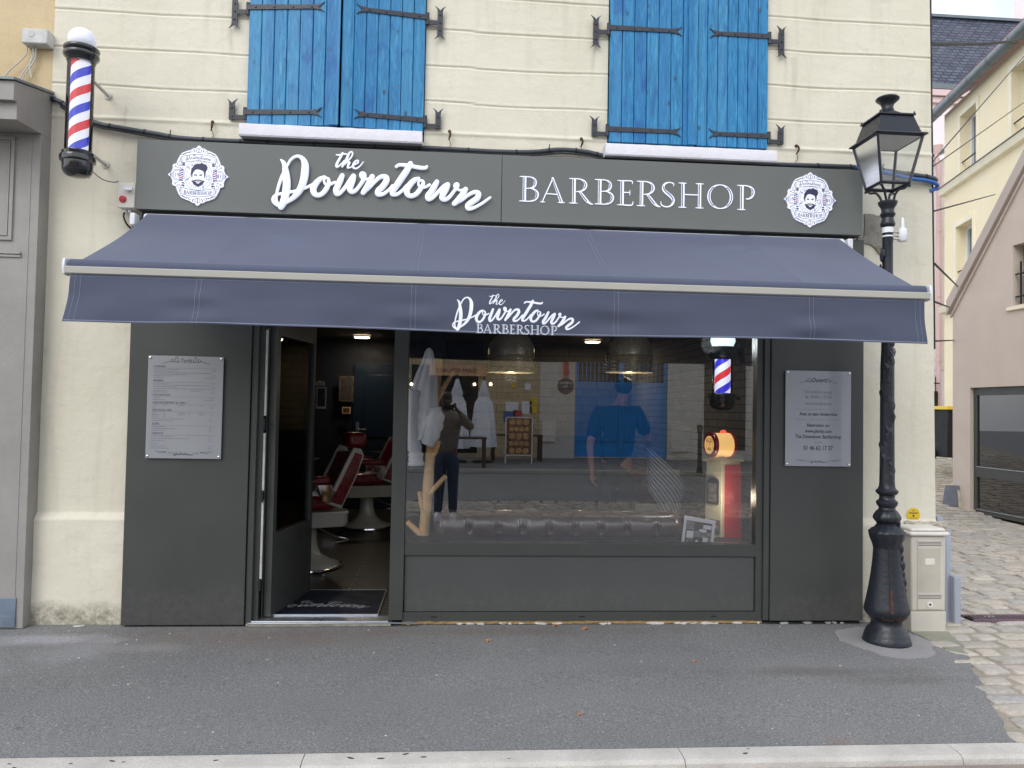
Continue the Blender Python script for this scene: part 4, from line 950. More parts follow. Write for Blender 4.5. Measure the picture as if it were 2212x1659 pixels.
    ln([(215+45*math.cos(a), -45+45*math.sin(a)) for a in [2*PI*k/16 for k in range(17)]], 8); ln([(110, -200), (120, -290)], 10, sm=False)
    # small barber poles
    for sg in (1, -1):
        x0, x1 = (322*sg, 398*sg); xa, xb = min(x0, x1), max(x0, x1)
        ln([(xa, -120), (xa, 130)], 6, sm=False); ln([(xb, -120), (xb, 130)], 6, sm=False); ln([(xa, 130), (xb, 130)], 14, sm=False); ln([(xa, -125), (xb, -125)], 14, sm=False)
        for k, z in enumerate((95, 45, -5, -55, -100)): pg([(xa+3, z-22), (xb-3, z+8), (xb-3, z+32), (xa+3, z+2)], 2 if k % 2 == 0 else 1)
        ln([(360*sg+34*math.cos(a), 185+34*math.sin(a)) for a in [2*PI*k/14 for k in range(15)]], 6)
        for z, h in ((-170, 26), (-222, 30), (232, 30), (268, 20)):
            pg([(288*sg, z-h/2-12), (350*sg, z-h/2), (345*sg, z+h/2), (292*sg, z+h/2-8)], 0)
    mb.use(0).text('19', 125*s, W(-455, -45, lv), UX, UZ, NF, .0004, xs=.85); mb.use(0).text('81', 125*s, W(455, -45, lv), UX, UZ, NF, .0004, xs=.85)
    # lettering on the banners
    k_ = 0
    for nme, st_ in DS:
        k_ += 1; sx = 560/(dx1-dx0)
        mb.use(0).ribbon([W((x-(dx0+dx1)/2)*sx, 395+(z-(dz0+dz1)/2)*sx*.95) for x, z, w_ in st_], [w_*sx*s*.62 for *_, w_ in st_], NF, .0003+.00001*(k_ % 11), lv)
    mb.build('emblem', ['navy', 'red', 'blue', 'badge'], base, smooth=0, fix=False)
    serif_word('BARBERSHOP', [(-300+600*a, -300+600*b) for a, b in rel], -430, -350, lambda x, z: W(x, z+(x/300)**2*16, lv), s, .0004, parent=base, name='badge_lettering', wmat='navy', inline=False)
    return base
for (u, v, hw) in ((429.5, 380.5, 64.5), (1748.5, 432.5, 55.5)):
    c = P(u, v, YS); hwm = (P(u+hw, v, YS)-c).length
    badge(sign, (c.x, YS, c.z), hwm, YS)

# ------------------------------------------------------------------ awning
aw = empty('awning', (.33, -1.2, 1.92), 'wide blue grey fabric awning pulled out over the shopfront with white lettering on its valance', 'awning')
ZTa, YTa = P(308, 462, -.20).z, -.20
ab = P(145, 577, -1.2); abr = P(2003, 636, -1.2)
AX0, AX1 = ab.x+.012, abr.x-.012; ZB = 2.222
seams = [P(434, 575, -1.2).x, P(895, 590, -1.2).x, P(1330, 612, -1.2).x, P(1750, 626, -1.2).x]
def aw_top(i, j):
    x = AX0+(AX1-AX0)*i; y = YTa+(-1.185-YTa)*j; z = ZTa+(ZB-ZTa)*j
    z -= .024*math.sin(PI*j)*(1+.35*math.sin(x*1.7)); z += .011*noise.noise(Vector((x*1.1, y*1.4, 1)))*math.sin(PI*min(1, j*1.05)) + .004*noise.noise(Vector((x*4, y*2.5, 5)))*math.sin(PI*min(1, j*1.05))
    for s_ in seams: z += .003*math.exp(-((x-s_)/.05)**2)
    if j > .93: z -= (j-.93)*.25
    return (x, y, z)
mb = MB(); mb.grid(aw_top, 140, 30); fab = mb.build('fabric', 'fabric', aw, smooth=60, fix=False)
for s_ in seams:
    mb = MB()
    for o in (-.012, .012):
        for k in range(24):
            a = aw_top((s_+o-AX0)/(AX1-AX0), k/24); b = aw_top((s_+o-AX0)/(AX1-AX0), (k+1)/24)
            mb.ribbon([Vector(a)+Vector((0, -.0005, .001)), Vector(b)+Vector((0, -.0005, .001))], .0017, (0, -.42, .9), .0006)
    mb.build('seam', 'stitch', fab, smooth=0)
def val(i, j):
    x = AX0+.014+(AX1-AX0-.028)*i; zz = 2.176-(2.176-1.914)*j
    y = -1.215 - .045*j*(1-i)**2 - .012*j
    A = .017*noise.noise(Vector((x*1.8, zz*4, 4)))+.006*noise.noise(Vector((x*6, zz*8, 9)))
    for s_ in seams: d = (x-s_)/.14; A += .012*math.exp(-d*d)*math.sin(zz*42+s_*3)*j
    A += .018*math.exp(-((i-1)/.09)**2)*math.sin((x*3+zz*6)*2)*j + .014*math.exp(-(i/.08)**2)*math.sin((x*4-zz*7)*2)*j
    return (x, y-A*min(1, j*2.2), zz - .006*math.sin(x*2.2+.5)*j - .004*j*noise.noise(Vector((x*1.7, 2, 2))))
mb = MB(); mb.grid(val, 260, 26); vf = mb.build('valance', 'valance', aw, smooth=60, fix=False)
mb = MB()
def vline(i0, j0, i1, j1, n, w_=.0017):
    pts = [Vector(val(i0+(i1-i0)*k/n, j0+(j1-j0)*k/n))+Vector((0, -.0012, 0)) for k in range(n+1)]
    mb.ribbon(pts, w_, NF, .0006)
for s_ in seams:
    for o in (-.012, .012): i = (s_+o-AX0-.014)/(AX1-AX0-.028); vline(i, 0, i, 1, 20)
for o in (.006, .012, .988, .994): vline(o, 0, o, 1, 20)
vline(0, .97, 1, .97, 200, .005); vline(0, .06, 1, .06, 200, .0016)
mb.build('stitching', 'stitch', vf, smooth=0)
# lettering printed on the valance
def zr3(x, y): return ((1740+x/3.8138)/1.82278, (1120+y/3.8138)/1.82278)
vl = P(*zr3(150, 600), -1.24); vr = P(*zr3(2085, 540), -1.24); vt = P(*zr3(850, 125), -1.24); vb = P(*zr3(220, 690), -1.24)
def vy(x, z):     # front surface of the valance at x, z
    i = (x-AX0-.014)/(AX1-AX0-.028); j = (2.176-z)/(2.176-1.914); return val(i, max(0, min(1, j)))[1]
mb = MB(); k_ = 0; sx = (vr.x-vl.x)/(dx1-dx0+.02); szz = (vt.z-vb.z)/(dz1-dz0+.02)
for nme, st_ in DS:
    k_ += 1
    pts = []
    for x, z, w_ in st_:
        X = vl.x+(x-dx0+.01)*sx; Z = vb.z+(z-dz0+.01)*szz; pts.append(Vector((X, vy(X, Z)-.0016, Z)))
    mb.ribbon(pts, [w_*sx*.86 for *_, w_ in st_], NF, .0006+.00004*(k_ % 17))
    for e in (0, -1):
        r = st_[e][2]*sx*.43; mb.prism([pts[e]+Vector((r*math.cos(a), -.00003*k_, r*math.sin(a))) for a in [2*PI*q/12 for q in range(12)]], (0, -.0006, 0))
mb.build('script_print', 'print', vf, smooth=0, fix=False)
bl = P(*zr3(515, 730), -1.24); br = P(*zr3(1728, 750), -1.24); zt_ = P(*zr3(1120, 605), -1.24).z; zb2 = P(*zr3(1120, 742), -1.24).z
serif_word('BARBERSHOP', [(bl.x+(br.x-bl.x)*a, bl.x+(br.x-bl.x)*b) for a, b in rel], zb2, zt_, lambda x, z: Vector((x, vy(x, z)-.0014, z)), 1, .0006, parent=vf, name='capital_print', wmat='print', imat='inline')
# bar, end caps, roller, arms
mb = MB(); pr = [(-1.17, 2.172), (-1.215, 2.172), (-1.226, 2.177), (-1.233, 2.208), (-1.222, 2.213), (-1.17, 2.213)]
mb.prism([(ab.x, y, z) for y, z in pr], (abr.x-ab.x, 0, 0)); mb.build('front_bar', 'barcol', aw, smooth=0)
mb = MB(); mb.tube([(AX0+.004, -1.192, 2.226), (AX1-.004, -1.192, 2.226)], .030, 14); mb.build('fabric_roll', 'fabric', aw, smooth=60)
for x, o in ((ab.x-.0135, 0), (abr.x+.0005, 0)):
    mb = MB(); mb.prism([(x, y, z) for y, z in [(-1.165, 2.165), (-1.222, 2.170), (-1.232, 2.208), (-1.224, 2.252), (-1.20, 2.260), (-1.165, 2.255)]], (.013, 0, 0)); mb.build('end_cap', 'white', aw, bevel=.003)
mb = MB(); mb.tube([(AX0-.02, -.165, ZTa-.035), (AX1+.035, -.165, ZTa-.035)], .045, 18); mb.build('roller', 'white', aw, smooth=50)
for xe in (fx0+.01, P(1835, 520, -.18).x):
    mb = MB(); mb.box(xe-.02, xe+.015, -.205, -.12, ZTa-.075, ZTa+.006); mb.build('roller_bracket', 'white', aw, bevel=.006)
for sx_ in (-1, 1):
    mb = MB(); xa = .33+sx_*1.9; mb.tube([(xa, -.16, 2.60), (xa-sx_*.62, -.62, 2.44)], .024, 10); mb.tube([(xa-sx_*.62, -.62, 2.44), (xa+sx_*.05, -1.17, 2.19)], .022, 10); mb.sphere((xa-sx_*.62, -.62, 2.44), .035); mb.build('folding_arm', 'white', aw, smooth=50)

# ------------------------------------------------------------------ notice boards
def notice(name, px, label):
    tl, tr, bl_, br_ = px
    y = -.10
    x0 = (P(*tl, y-.012).x+P(*bl_, y-.012).x)/2; x1 = (P(*tr, y-.012).x+P(*br_, y-.012).x)/2; z1 = (P(*tl, y-.012).z+P(*tr, y-.012).z)/2; z0 = (P(*bl_, y-.012).z+P(*br_, y-.012).z)/2
    o = empty(name, ((x0+x1)/2, y, z0), label, 'notice board')
    mb = MB(); mb.box(x0, x1, y-.019, y-.013, z0, z1); pl = mb.build('panel', 'board', o, bevel=.001)
    for a, b in ((x0, z0), (x1, z0), (x0, z1), (x1, z1)):
        cx = a+(.014 if a == x0 else -.014); cz = b+(.014 if b == z0 else -.014); mb = MB(); mb.tube([(cx, y+.001, cz), (cx, y-.0235, cz), (cx, y-.025, cz)], [.007, .007, .004], 12); mb.build('standoff_screw', 'chrome', o, smooth=40)
    return o, pl, x0, x1, z0, z1, y-.0192
def swirl(mb, c, s, sg, y):
    for t in ([(16, -6), (40, 2), (62, -2), (78, 12), (66, 22), (56, 12), (66, 2), (90, 4), (118, -8), (150, -12)], [(20, 0), (28, 26), (46, 28), (44, 8), (30, 0), (20, 12)], [(46, 28), (40, 40), (30, 38)]):
        mb.ribbon([Vector((c[0]+sg*q.x*s, y, c[1]+q.y*s)) for q in smooth_pts([(a, b, 0) for a, b in t], 3)], 3.2*s, NF, .0004)
def tinylogo(mb, cx, cz, w_, y):
    sc_ = w_/(dx1-dx0)
    for k, (nme, st_) in enumerate(DS): mb.ribbon([Vector((cx+(x-(dx0+dx1)/2)*sc_, y, cz+(z-(dz0+dz1)/2)*sc_*.8)) for x, z, q in st_], [q*sc_*.85 for *_, q in st_], NF, .0003+.00002*(k % 17))
def D(sx, sy): return (sx/1.82278, sy/1.82278)
# opening hours
def zh(x, y): return D(3060+x/3.95, 1440+y/3.95)
o, pl, x0, x1, z0, z1, yb = notice('opening_hours_board', (zh(128, 70), zh(1145, 95), zh(118, 1560), zh(1135, 1568)), 'frosted hours notice headed Ouvert on the dark panel beside the lamp post')
cx = (x0+x1)/2; Hh_ = z1-z0
def row(v): return z1 - (v-80)/1484*Hh_
mb = MB(); kk = 0
for txt, v, size, mat, sh in (('Ouvert', 255, 88, 0, .25), ('Du lundi au samedi', 430, 62, 1, 0), ('de 10H00 à 19H00', 508, 62, 1, 0), ('Fermé le dimanche', 612, 62, 1, 0), ('Avec ou sans rendez-vous', 775, 64, 0, 0), ('Réservation sur', 950, 64, 0, 0), ('www.planity.com', 1042, 68, 0, 0), ('The Downtown Barbershop', 1130, 72, 0, 0), ('ou au', 1208, 58, 1, 0), ('01 46 62 17 37', 1312, 86, 0, 0)):
    mb.use(mat).text(txt, size*1.12/1484*Hh_, (cx, yb, row(v)), UX, UZ, NF, .0004, xs=.80, bold=.0006 if mat == 0 else 0.0, shear=sh)
mb.use(1)
for v in (682, 840): mb.box(cx-.36*(x1-x0), cx+.36*(x1-x0), yb-.0006, yb-.0001, row(v)-.0008, row(v)+.0008)
mb.use(0); swirl(mb, (cx+.040, row(250)), .00068, 1, yb); swirl(mb, (cx-.040, row(250)), .00068, -1, yb)
for sg in (1, -1):
    for t in ([(60, 0), (72, 22), (80, 10), (92, 22), (100, 6)], [(110, 22), (150, 24), (190, 30), (150, 14), (110, 20)]): mb.ribbon([Vector((cx+sg*a*.0009, yb, row(1515)+b*.0009)) for a, b in t], .0022, NF, .0004)
tinylogo(mb, cx, row(1490), .105, yb); mb.build('lettering', ['ink', 'inklt'], pl, smooth=0, fix=False)
# price list
def zt2(x, y): return D(560+x/3.606, 1380+y/3.606)
o, pl, x0, x1, z0, z1, yb = notice('price_list_board', (zt2(90, 72), zt2(1160, 92), zt2(50, 1530), zt2(1122, 1538)), 'frosted price list headed Tarifs on the dark panel left of the door')
cx = (x0+x1)/2; Hh_ = z1-z0; Ww = x1-x0
def row(v): return z1 - (v-80)/1455*Hh_
def colx(u): return x0 + (u-75)/1070*Ww
mb = MB(); mb.use(0).text('Tarifs', 76*1.1/1455*Hh_, (cx, yb, row(172)), UX, UZ, NF, .0004, xs=.85, shear=.25)
swirl(mb, (cx+.030, row(165)), .00085, 1, yb); swirl(mb, (cx-.030, row(165)), .00085, -1, yb)
random.seed(3)
for hd, v in (('COIFFURE', 245), ('BARBIER', 447), ('COLORATION', 650), ('ASSOUPLISSEMENT & CURLY', 760), ('EPILATION CIRE', 865), ('SOINS', 1060), ('FORFAITS', 1195)):
    mb.use(0).text(hd, 36*1.2/1455*Hh_, (colx(155), yb, row(v)), UX, UZ, NF, .0004, align='LEFT', xs=.85)
    mb.use(1).box(colx(155), colx(1050), yb-.0005, yb-.0001, row(v+8)-.0006, row(v+8)+.0006)
# lines too small to read in the photograph: short printed dashes
def smalltext(xa, xb, v):
    x = colx(xa)
    while x < colx(xb):
        w_ = random.uniform(.004, .016); mb.use(1).box(x, min(x+w_, colx(xb)), yb-.0005, yb-.0001, row(v)-.0016, row(v)+.0016); x += w_+.0022
for v, segs in ((270, [(155, 520), (990, 1030)]), (296, [(155, 500), (990, 1030)]), (320, [(155, 980)]), (345, [(155, 620), (990, 1030)]), (366, [(155, 430), (990, 1030)]), (390, [(155, 300), (890, 1030)]), (475, [(155, 400), (990, 1030)]), (498, [(155, 970)]), (522, [(155, 490), (990, 1030)]), (546, [(155, 1040)]), (575, [(155, 360), (470, 490), (680, 840), (990, 1020)]), (596, [(155, 340), (990, 1020)]),
    (678, [(155, 260), (980, 1020)]), (704, [(155, 320), (890, 1020)]), (785, [(155, 230), (310, 350), (520, 610), (670, 700), (810, 870), (985, 1020)]), (812, [(155, 200), (985, 1015)]), (892, [(150, 200), (310, 340), (510, 610), (665, 690), (810, 900), (985, 1010)]), (916, [(150, 255), (310, 345), (510, 620), (665, 690), (810, 880), (975, 1010)]), (940, [(150, 240), (310, 345)]), (976, [(150, 600), (960, 1000)]), (1004, [(150, 460), (960, 1000)]),
    (1086, [(150, 340), (965, 1000)]), (1112, [(150, 480), (970, 1000)]), (1138, [(150, 340), (970, 1000)]), (1222, [(145, 460), (960, 1000)]), (1254, [(145, 690), (960, 1000)]), (1288, [(145, 350), (960, 1000)]), (1328, [(145, 245)]), (1360, [(140, 370), (960, 1000)]), (1390, [(140, 400), (960, 1000)])):
    for a, b in segs: smalltext(a, b, v)
mb.use(0)
for sg in (1, -1):
    for t in ([(60, 0), (72, 22), (80, 10), (92, 22), (100, 6)], [(110, 22), (150, 24), (190, 30), (150, 14), (110, 20)]): mb.ribbon([Vector((cx+sg*a*.0010, yb, row(1490)+b*.0010)) for a, b in t], .0024, NF, .0004)
tinylogo(mb, cx, row(1470), .12, yb); mb.build('lettering', ['ink', 'inklt'], pl, smooth=0, fix=False)

# ------------------------------------------------------------------ barber pole outside
PC = P(229, 207, 0); px_, py_ = PC.x+.005, -.37
pz = lambda v, u=168: P(u, v, py_).z
bp = empty('barber_pole', (px_, 0, pz(385)), 'red, white and blue barber pole with white ball on the outside wall at left', 'barber pole')
def mpx(px): return px/F*(py_-CAM.y)
zb0, zt0 = pz(385), pz(62)
mb = MB(); r1 = mpx(26)
mb.lathe(px_, py_, [(r1, pz(328)), (r1, pz(125))], 40, caps=False); mb.build('glass_tube', 'clear', bp, smooth=60, fix=False)
MT['stripes_out'] = m_stripes('barber stripes', [srgb(206, 40, 46), srgb(232, 234, 244), srgb(44, 54, 190), srgb(232, 234, 244)], .232, px_, py_, .42)
mb = MB(); mb.lathe(px_, py_, [(r1*.72, pz(329)), (r1*.72, pz(126))], 40); mb.build('striped_cylinder', 'stripes_out', bp, smooth=60)
def cap(zs, prof, name): mb = MB(); mb.lathe(px_, py_, [(mpx(r), z) for r, z in prof], 40); return mb.build(name, 'black', bp, smooth=50)
q = lambda v: pz(v)
cap(0, [(27, q(136)), (29, q(130)), (33, q(126)), (35, q(121)), (34, q(117)), (30.5, q(115)), (34, q(112)), (35, q(107)), (33, q(104)), (28, q(102)), (22, q(101)), (18, q(99.5))], 'top_cap')
cap(0, [(5, q(384.5)), (18, q(382)), (26, q(376)), (29, q(368)), (30, q(352)), (34, q(350)), (35, q(344)), (34, q(339)), (30, q(337)), (31, q(331)), (28, q(328)), (20, q(326))], 'bottom_cap')
mb = MB(); mb.sphere((px_, py_, pz(87.5)), mpx(27.5), 32, 20, (1, 1, .95)); mb.build('globe', 'ball', bp, smooth=60)
mb = MB(); mb.box(px_+.012, px_+.030, py_+.088, py_+.112, pz(374), pz(112)); mb.build('back_bar', 'matblack', bp, bevel=.003)
for v in (207, 356):
    z = P(229 if v < 300 else 223, v, 0).z; mb = MB(); mb.tube([(px_+.02, py_+.10, z+.0), (px_+.01, -.006, z)], .011, 10); mb.tube([(px_+.01, -.012, z), (px_+.01, .002, z)], .026, 12); mb.build('wall_arm', 'barcol', bp, smooth=40)
mb = MB(); a = P(196, 367, -.2); e = P(256, 392, -.03); mb.tube(smooth_pts([a, a.lerp(e, .4)+Vector((0, 0, -.03)), a.lerp(e, .8)+Vector((0, 0, -.02)), e]), .003, 6); mb.build('power_cable', 'matblack', bp)
# isolator box
def z1_(x, y): return D(x/1.8433, y/1.8433)
ib = empty('switch_box', (-2.2, 0, 2.8), 'small grey isolator box with red button beside the sign board end', 'switch box')
a = P(*z1_(857, 1322), -.10); b = P(*z1_(978, 1510), -.10)
mb = MB(); mb.box(a.x, b.x, -.10, .0, b.z, a.z); mb.build('housing', 'cablid', ib, bevel=.006)
mb = MB(); c = P(*z1_(892, 1446), -.10); mb.tube([(c.x, -.10, c.z), (c.x, -.112, c.z), (c.x, -.118, c.z)], [.024, .022, .014], 20); mb.build('red_button', 'red', ib, smooth=40)
mb = MB(); c = P(*z1_(940, 1378), -.10); mb.tube([(c.x, -.10, c.z), (c.x, -.125, c.z)], .013, 14); mb.box(c.x-.03, c.x+.03, -.135, -.122, c.z-.009, c.z+.009); mb.build('rotary_switch', 'white', ib, smooth=40)
mb = MB()
for x in (908, 945):
    c = P(*z1_(x, 1512), -.05); mb.tube([c, c-Vector((0, 0, .03))], .014, 10)
mb.build('cable_gland', 'white', ib, smooth=40)
mb = MB()
for x, o in ((908, 0), (945, .01)):
    c = P(*z1_(x, 1530), -.05); mb.tube(smooth_pts([c, c+Vector((-.008+o, 0, -.04)), c+Vector((.012, .005, -.09)), c+Vector((.04-o*2, .02, -.12))]), .006, 8)
mb.build('lead', 'matblack', ib, smooth=40)

# ------------------------------------------------------------------ cables along the wall
cab_px = [(60, 192, -.02), (95, 207, -.02), (128, 219, -.03), (143, 229, -.035), (199.5, 263, -.035), (265, 277, -.035), (342, 290, -.035), (387, 298, -.035), (476, 303.6, -.035), (547, 306.6, -.035), (607, 311.5, -.035), (732, 314.5, -.035), (857, 317.5, -.035), (940, 320.4, -.035), (1059, 327, -.035), (1148, 328.5, -.035), (1209, 323.4, -.035), (1266, 328, -.035), (1310, 337, -.035), (1400, 341, -.035), (1489, 346, -.035), (1608, 352, -.035), (1700, 356, -.035), (1805, 359, -.035), (1857, 362, -.035), (1937, 372, -.035), (1976, 378, -.035), (2013, 384, -.03), (2022, 389, .02)]
cpts = smooth_pts([P(*q) for q in cab_px], 5)
cb = empty('cable_bundle', (0, 0, 3.2), 'thick grey cable bundle tied along the facade above the sign board', 'cable')
mb = MB(); mb.tube(cpts, .0165, 10); mb.build('conduit', 'rubber', cb, smooth=50)
mb = MB()
for k in range(3): mb.tube([p+Vector((0, -.010-.004*k, -.021-.006*k+.008*noise.noise(Vector((p.x*1.9, k*4, 0))))) for p in cpts[12:130:2]], .0042, 6)
mb.build('thin_cable', 'matblack', cb, smooth=50)
for k in range(8, len(cpts)-4, 5):
    mb = MB(); p = cpts[k]; d = (cpts[k+1]-cpts[k]).normalized(); mb.tube([p-d*.006, p+d*.006], .0195, 10)
    if k % 3 == 0: mb.tube([p+Vector((0, 0, .01)), p+Vector((.003, -.005, .045))], .0035, 5)
    mb.build('cable_tie', 'matblack', cb, smooth=40)
mb = MB(); bpp = [(1847, 361.5), (1880, 366), (1910, 372), (1963, 385), (1995, 389), (2013, 393), (2022, 397), (2025, 402), (2020, 408), (2008, 413)]
mb.tube(smooth_pts([P(u, v, -.05 if u < 2000 else (-.03 if v < 400 else .0)) for u, v in bpp], 5), .0145, 10); tag(mb.build('blue_conduit', 'bluepipe', smooth=50), 'bright blue conduit bent round the house corner behind the lantern', 'conduit')
mb = MB()
pts = [Vector((corner_x(z)+.016+.004*noise.noise(Vector((0, 0, z*2))), .02, z)) for z in [2.0+.15*k for k in range(30)]]
mb.tube(pts, .010, 8); tag(mb.build('corner_cable', 'matblack', smooth=50), 'black cable running down the right corner of the cream house', 'cable')
# rusty wall hooks
def hook(u, v, sg):
    p = P(u, v, -.002); mb = MB(); mb.tube(smooth_pts([p+Vector((0, .004, .02)), p+Vector((0, -.03, .018)), p+Vector((.006*sg, -.04, -.005)), p+Vector((0, -.03, -.03)), p+Vector((-.006, -.02, -.04))]), [.006]*10+[.007]*8+[.005]*7, 7)
    mb.tube([p+Vector((0, .0, .024)), p+Vector((0, -.014, .024))], .011, 8); mb.tube([p+Vector((0, -.02, -.035)), p+Vector((.01*sg, -.012, -.075)), p+Vector((-.01, -.01, -.10))], .0022, 5); return mb.build('wall_hook', 'rust', smooth=40)
for u, v, lb in ((460, 272, 'rusty hook in the facade left of the left window sill'), (971, 292, 'rusty hook right beside the end of the left window sill'), (1255, 308, 'rusty hook just left of the right window sill'), (1719, 323, 'rusty hook to the right of the right window sill')):
    tag(hook(u, v, 1), lb, 'hook', 'rusty hooks along the facade')
# yellow survey disc
c = P(*D(3000+1234/2.0736, 1400+1300/2.0736), -.0)
ys = empty('survey_marker', (c.x, wall_y(c.x, c.z), c.z), 'round yellow marker disc on the wall above the utility cabinet', 'marker')
yy = wall_y(c.x, c.z)-.002
mb = MB(); mb.tube([(c.x, yy, c.z), (c.x, yy-.003, c.z)], .050, 28); mb.build('disc', 'yellow', ys, smooth=30)
mb = MB(); mb.box(c.x-.034, c.x+.034, yy-.0038, yy-.0031, c.z+.010, c.z+.017); mb.box(c.x-.012, c.x+.012, yy-.0038, yy-.0031, c.z+.028, c.z+.032); mb.box(c.x-.03, c.x+.03, yy-.0038, yy-.0031, c.z-.024, c.z-.021)
mb.tube([(c.x, yy-.0031, c.z-.006), (c.x, yy-.0038, c.z-.006)], .008, 12); mb.build('marking', 'ink', ys, smooth=0)

# ------------------------------------------------------------------ street lamp
LX_, LY_ = 2.915, -.47
lamp = empty('street_lamp', (LX_, LY_, 0), 'black ornate cast iron street lamp with square lantern standing right of the shopfront', 'street lamp')
lz = lambda v: P(1917, v, LY_).z
LD_ = LY_-CAM.y
def hw(px): return px/F*LD_*.97     # silhouettes are seen obliquely
def zs7(y): return (2100+y/1.7955)/1.82278
def zs6(y): return (1400+y/2.0736)/1.82278
def zs5(y): return (700+y/2.0736)/1.82278
z7 = lambda y: lz(zs7(y)); z6_ = lambda y: lz(zs6(y)); z5_ = lambda y: lz(zs5(y))
h7 = lambda w_: hw(w_/3.273)*.94; h6 = lambda w_: hw(w_/3.78)
base = [(h7(182), -.01), (h7(182), .004), (h7(176), .008), (h7(172), .03), (h7(168), .034), (h7(166), .045), (h7(150), .075), (h7(122), .10), (h7(114), .125), (h7(118), .14), (h7(138), .156), (h7(168), .192), (h7(171), .205), (h7(164), .232), (h7(148), .295), (h7(132), .37), (h7(118), .45), (h7(106), .54), (h7(98), .64), (h7(92), .74), (h7(88), z7(240)), (h7(86), z7(135)), (h7(92), z7(126)), (h7(97), z7(112)), (h7(96), z7(100)), (h7(88), z7(92)), (h7(84), z7(75))]
fl_ = [(h6(108), z6_(1572)), (h6(116), z6_(1540)), (h6(136), z6_(1490)), (h6(146), z6_(1450)), (h6(146), z6_(1432)), (h6(132), z6_(1424)), (h6(124), z6_(1412)), (h6(100), z6_(1402)), (h6(90), z6_(1386)), (h6(80), z6_(1378)), (h6(84), z6_(1365))]
vase = [(h6(84), z6_(1365)), (h6(102), z6_(1345)), (h6(112), z6_(1325)), (h6(104), z6_(1300)), (h6(86), z6_(1272)), (h6(70), z6_(1258))]
up = [(h6(70), z6_(1258)), (h6(66), z6_(1240)), (h6(80), z6_(1222)), (h6(88), z6_(1205)), (h6(86), z6_(1190)), (h6(70), z6_(1178)), (h6(62), z6_(1165)), (h6(64), z6_(1140)), (h6(82), z6_(1128)), (h6(92), z6_(1112)), (h6(90), z6_(1100)), (h6(74), z6_(1088)), (h6(66), z6_(1070)), (h6(62), z6_(1045)), (h6(60), z6_(900)), (h6(58), z6_(500)), (h6(57), z6_(100)), (h6(50), z5_(1400)), (h6(44), z5_(740)), (h6(43), z5_(410)), (h6(46), z5_(405)), (h6(60), z5_(392)), (h6(62), z5_(375)), (h6(52), z5_(352)), (h6(47), z5_(330)), (h6(58), z5_(312)), (h6(64), z5_(300)), (h6(58), z5_(290)), (h6(50), z5_(275)), (h6(56), z5_(250)), (h6(70), z5_(228)), (h6(80), z5_(210)), (h6(80), z5_(197)), (h6(66), z5_(192)), (h6(30), z5_(188))]
base = [p for i, p in enumerate(base) if i == 0 or p[1] > base[i-1][1]-1e-4]
mb = MB(); mb.lathe(LX_, LY_, base, 40); b_ = mb.build('base', 'lamp', lamp, smooth=40)
mb = MB(); mb.lathe(LX_, LY_, fl_, 72, lobes=12, amp=.018); mb.build('fluted_collar', 'lamp', lamp, smooth=60)
mb = MB(); mb.lathe(LX_, LY_, vase, 72, lobes=10, amp=.03); mb.build('vase_collar', 'lamp', lamp, smooth=60)
mb = MB(); mb.lathe(LX_, LY_, up, 40); post = mb.build('post', 'lamp', lamp, smooth=40)
# ivy leaves in relief up the post
random.seed(21); mb = MB()
def leaf_rel(cx, cz, ang, s, tilt):
    rr = h6(60); c = Vector((math.cos(ang), math.sin(ang), 0)); t = Vector((-math.sin(ang), math.cos(ang), 0))
    ax = (t*math.sin(tilt)+Vector((0, 0, 1))*math.cos(tilt)); sx_ = (t*math.cos(tilt)-Vector((0, 0, 1))*math.sin(tilt)); o = Vector((LX_, LY_, cz))+c*(rr-.004)
    prof = [(0, 0), (.35, .30), (.7, .22), (1, 0), (.7, -.22), (.35, -.30)]
    vs = []
    for a, b in prof:
        q_ = o+ax*(a*s)+sx_*(b*s); h_ = Vector((q_.x-LX_, q_.y-LY_, 0)); h_.normalize(); vs.append(Vector((LX_+h_.x*(rr-.001), LY_+h_.y*(rr-.001), q_.z)))
    m1 = sum(vs, Vector((0, 0, 0)))/6; h_ = Vector((m1.x-LX_, m1.y-LY_, 0)).normalized(); m1 = Vector((LX_+h_.x*(rr+.007), LY_+h_.y*(rr+.007), m1.z)); vs.append(m1)
    mb.add(vs, [(i, (i+1) % 6, 6) for i in range(6)])
for k in range(46):
    z = .95+k*.036+random.uniform(-.02, .02); ang = -PI/2-.35+math.sin(k*.55)*1.1+random.uniform(-.3, .3)
    leaf_rel(0, z, ang, random.uniform(.06, .10), random.uniform(-1.1, 1.1))
mb.build('ivy_relief', 'lamp', lamp, smooth=30, fix=False)
mb = MB()
for k in range(9): a = -.55-.0*k; zz = .34+k*.055; r_ = h7(134)-(zz-.37)*.085; leafc = Vector((LX_+r_*math.cos(a), LY_+r_*math.sin(a), zz)); mb.sphere(leafc-Vector((math.cos(a), math.sin(a), 0))*.008, .018+.006*(k % 2), 8, 6, (.8, .8, 1.6))
mb.build('leaf_relief', 'lamp', lamp, smooth=60)
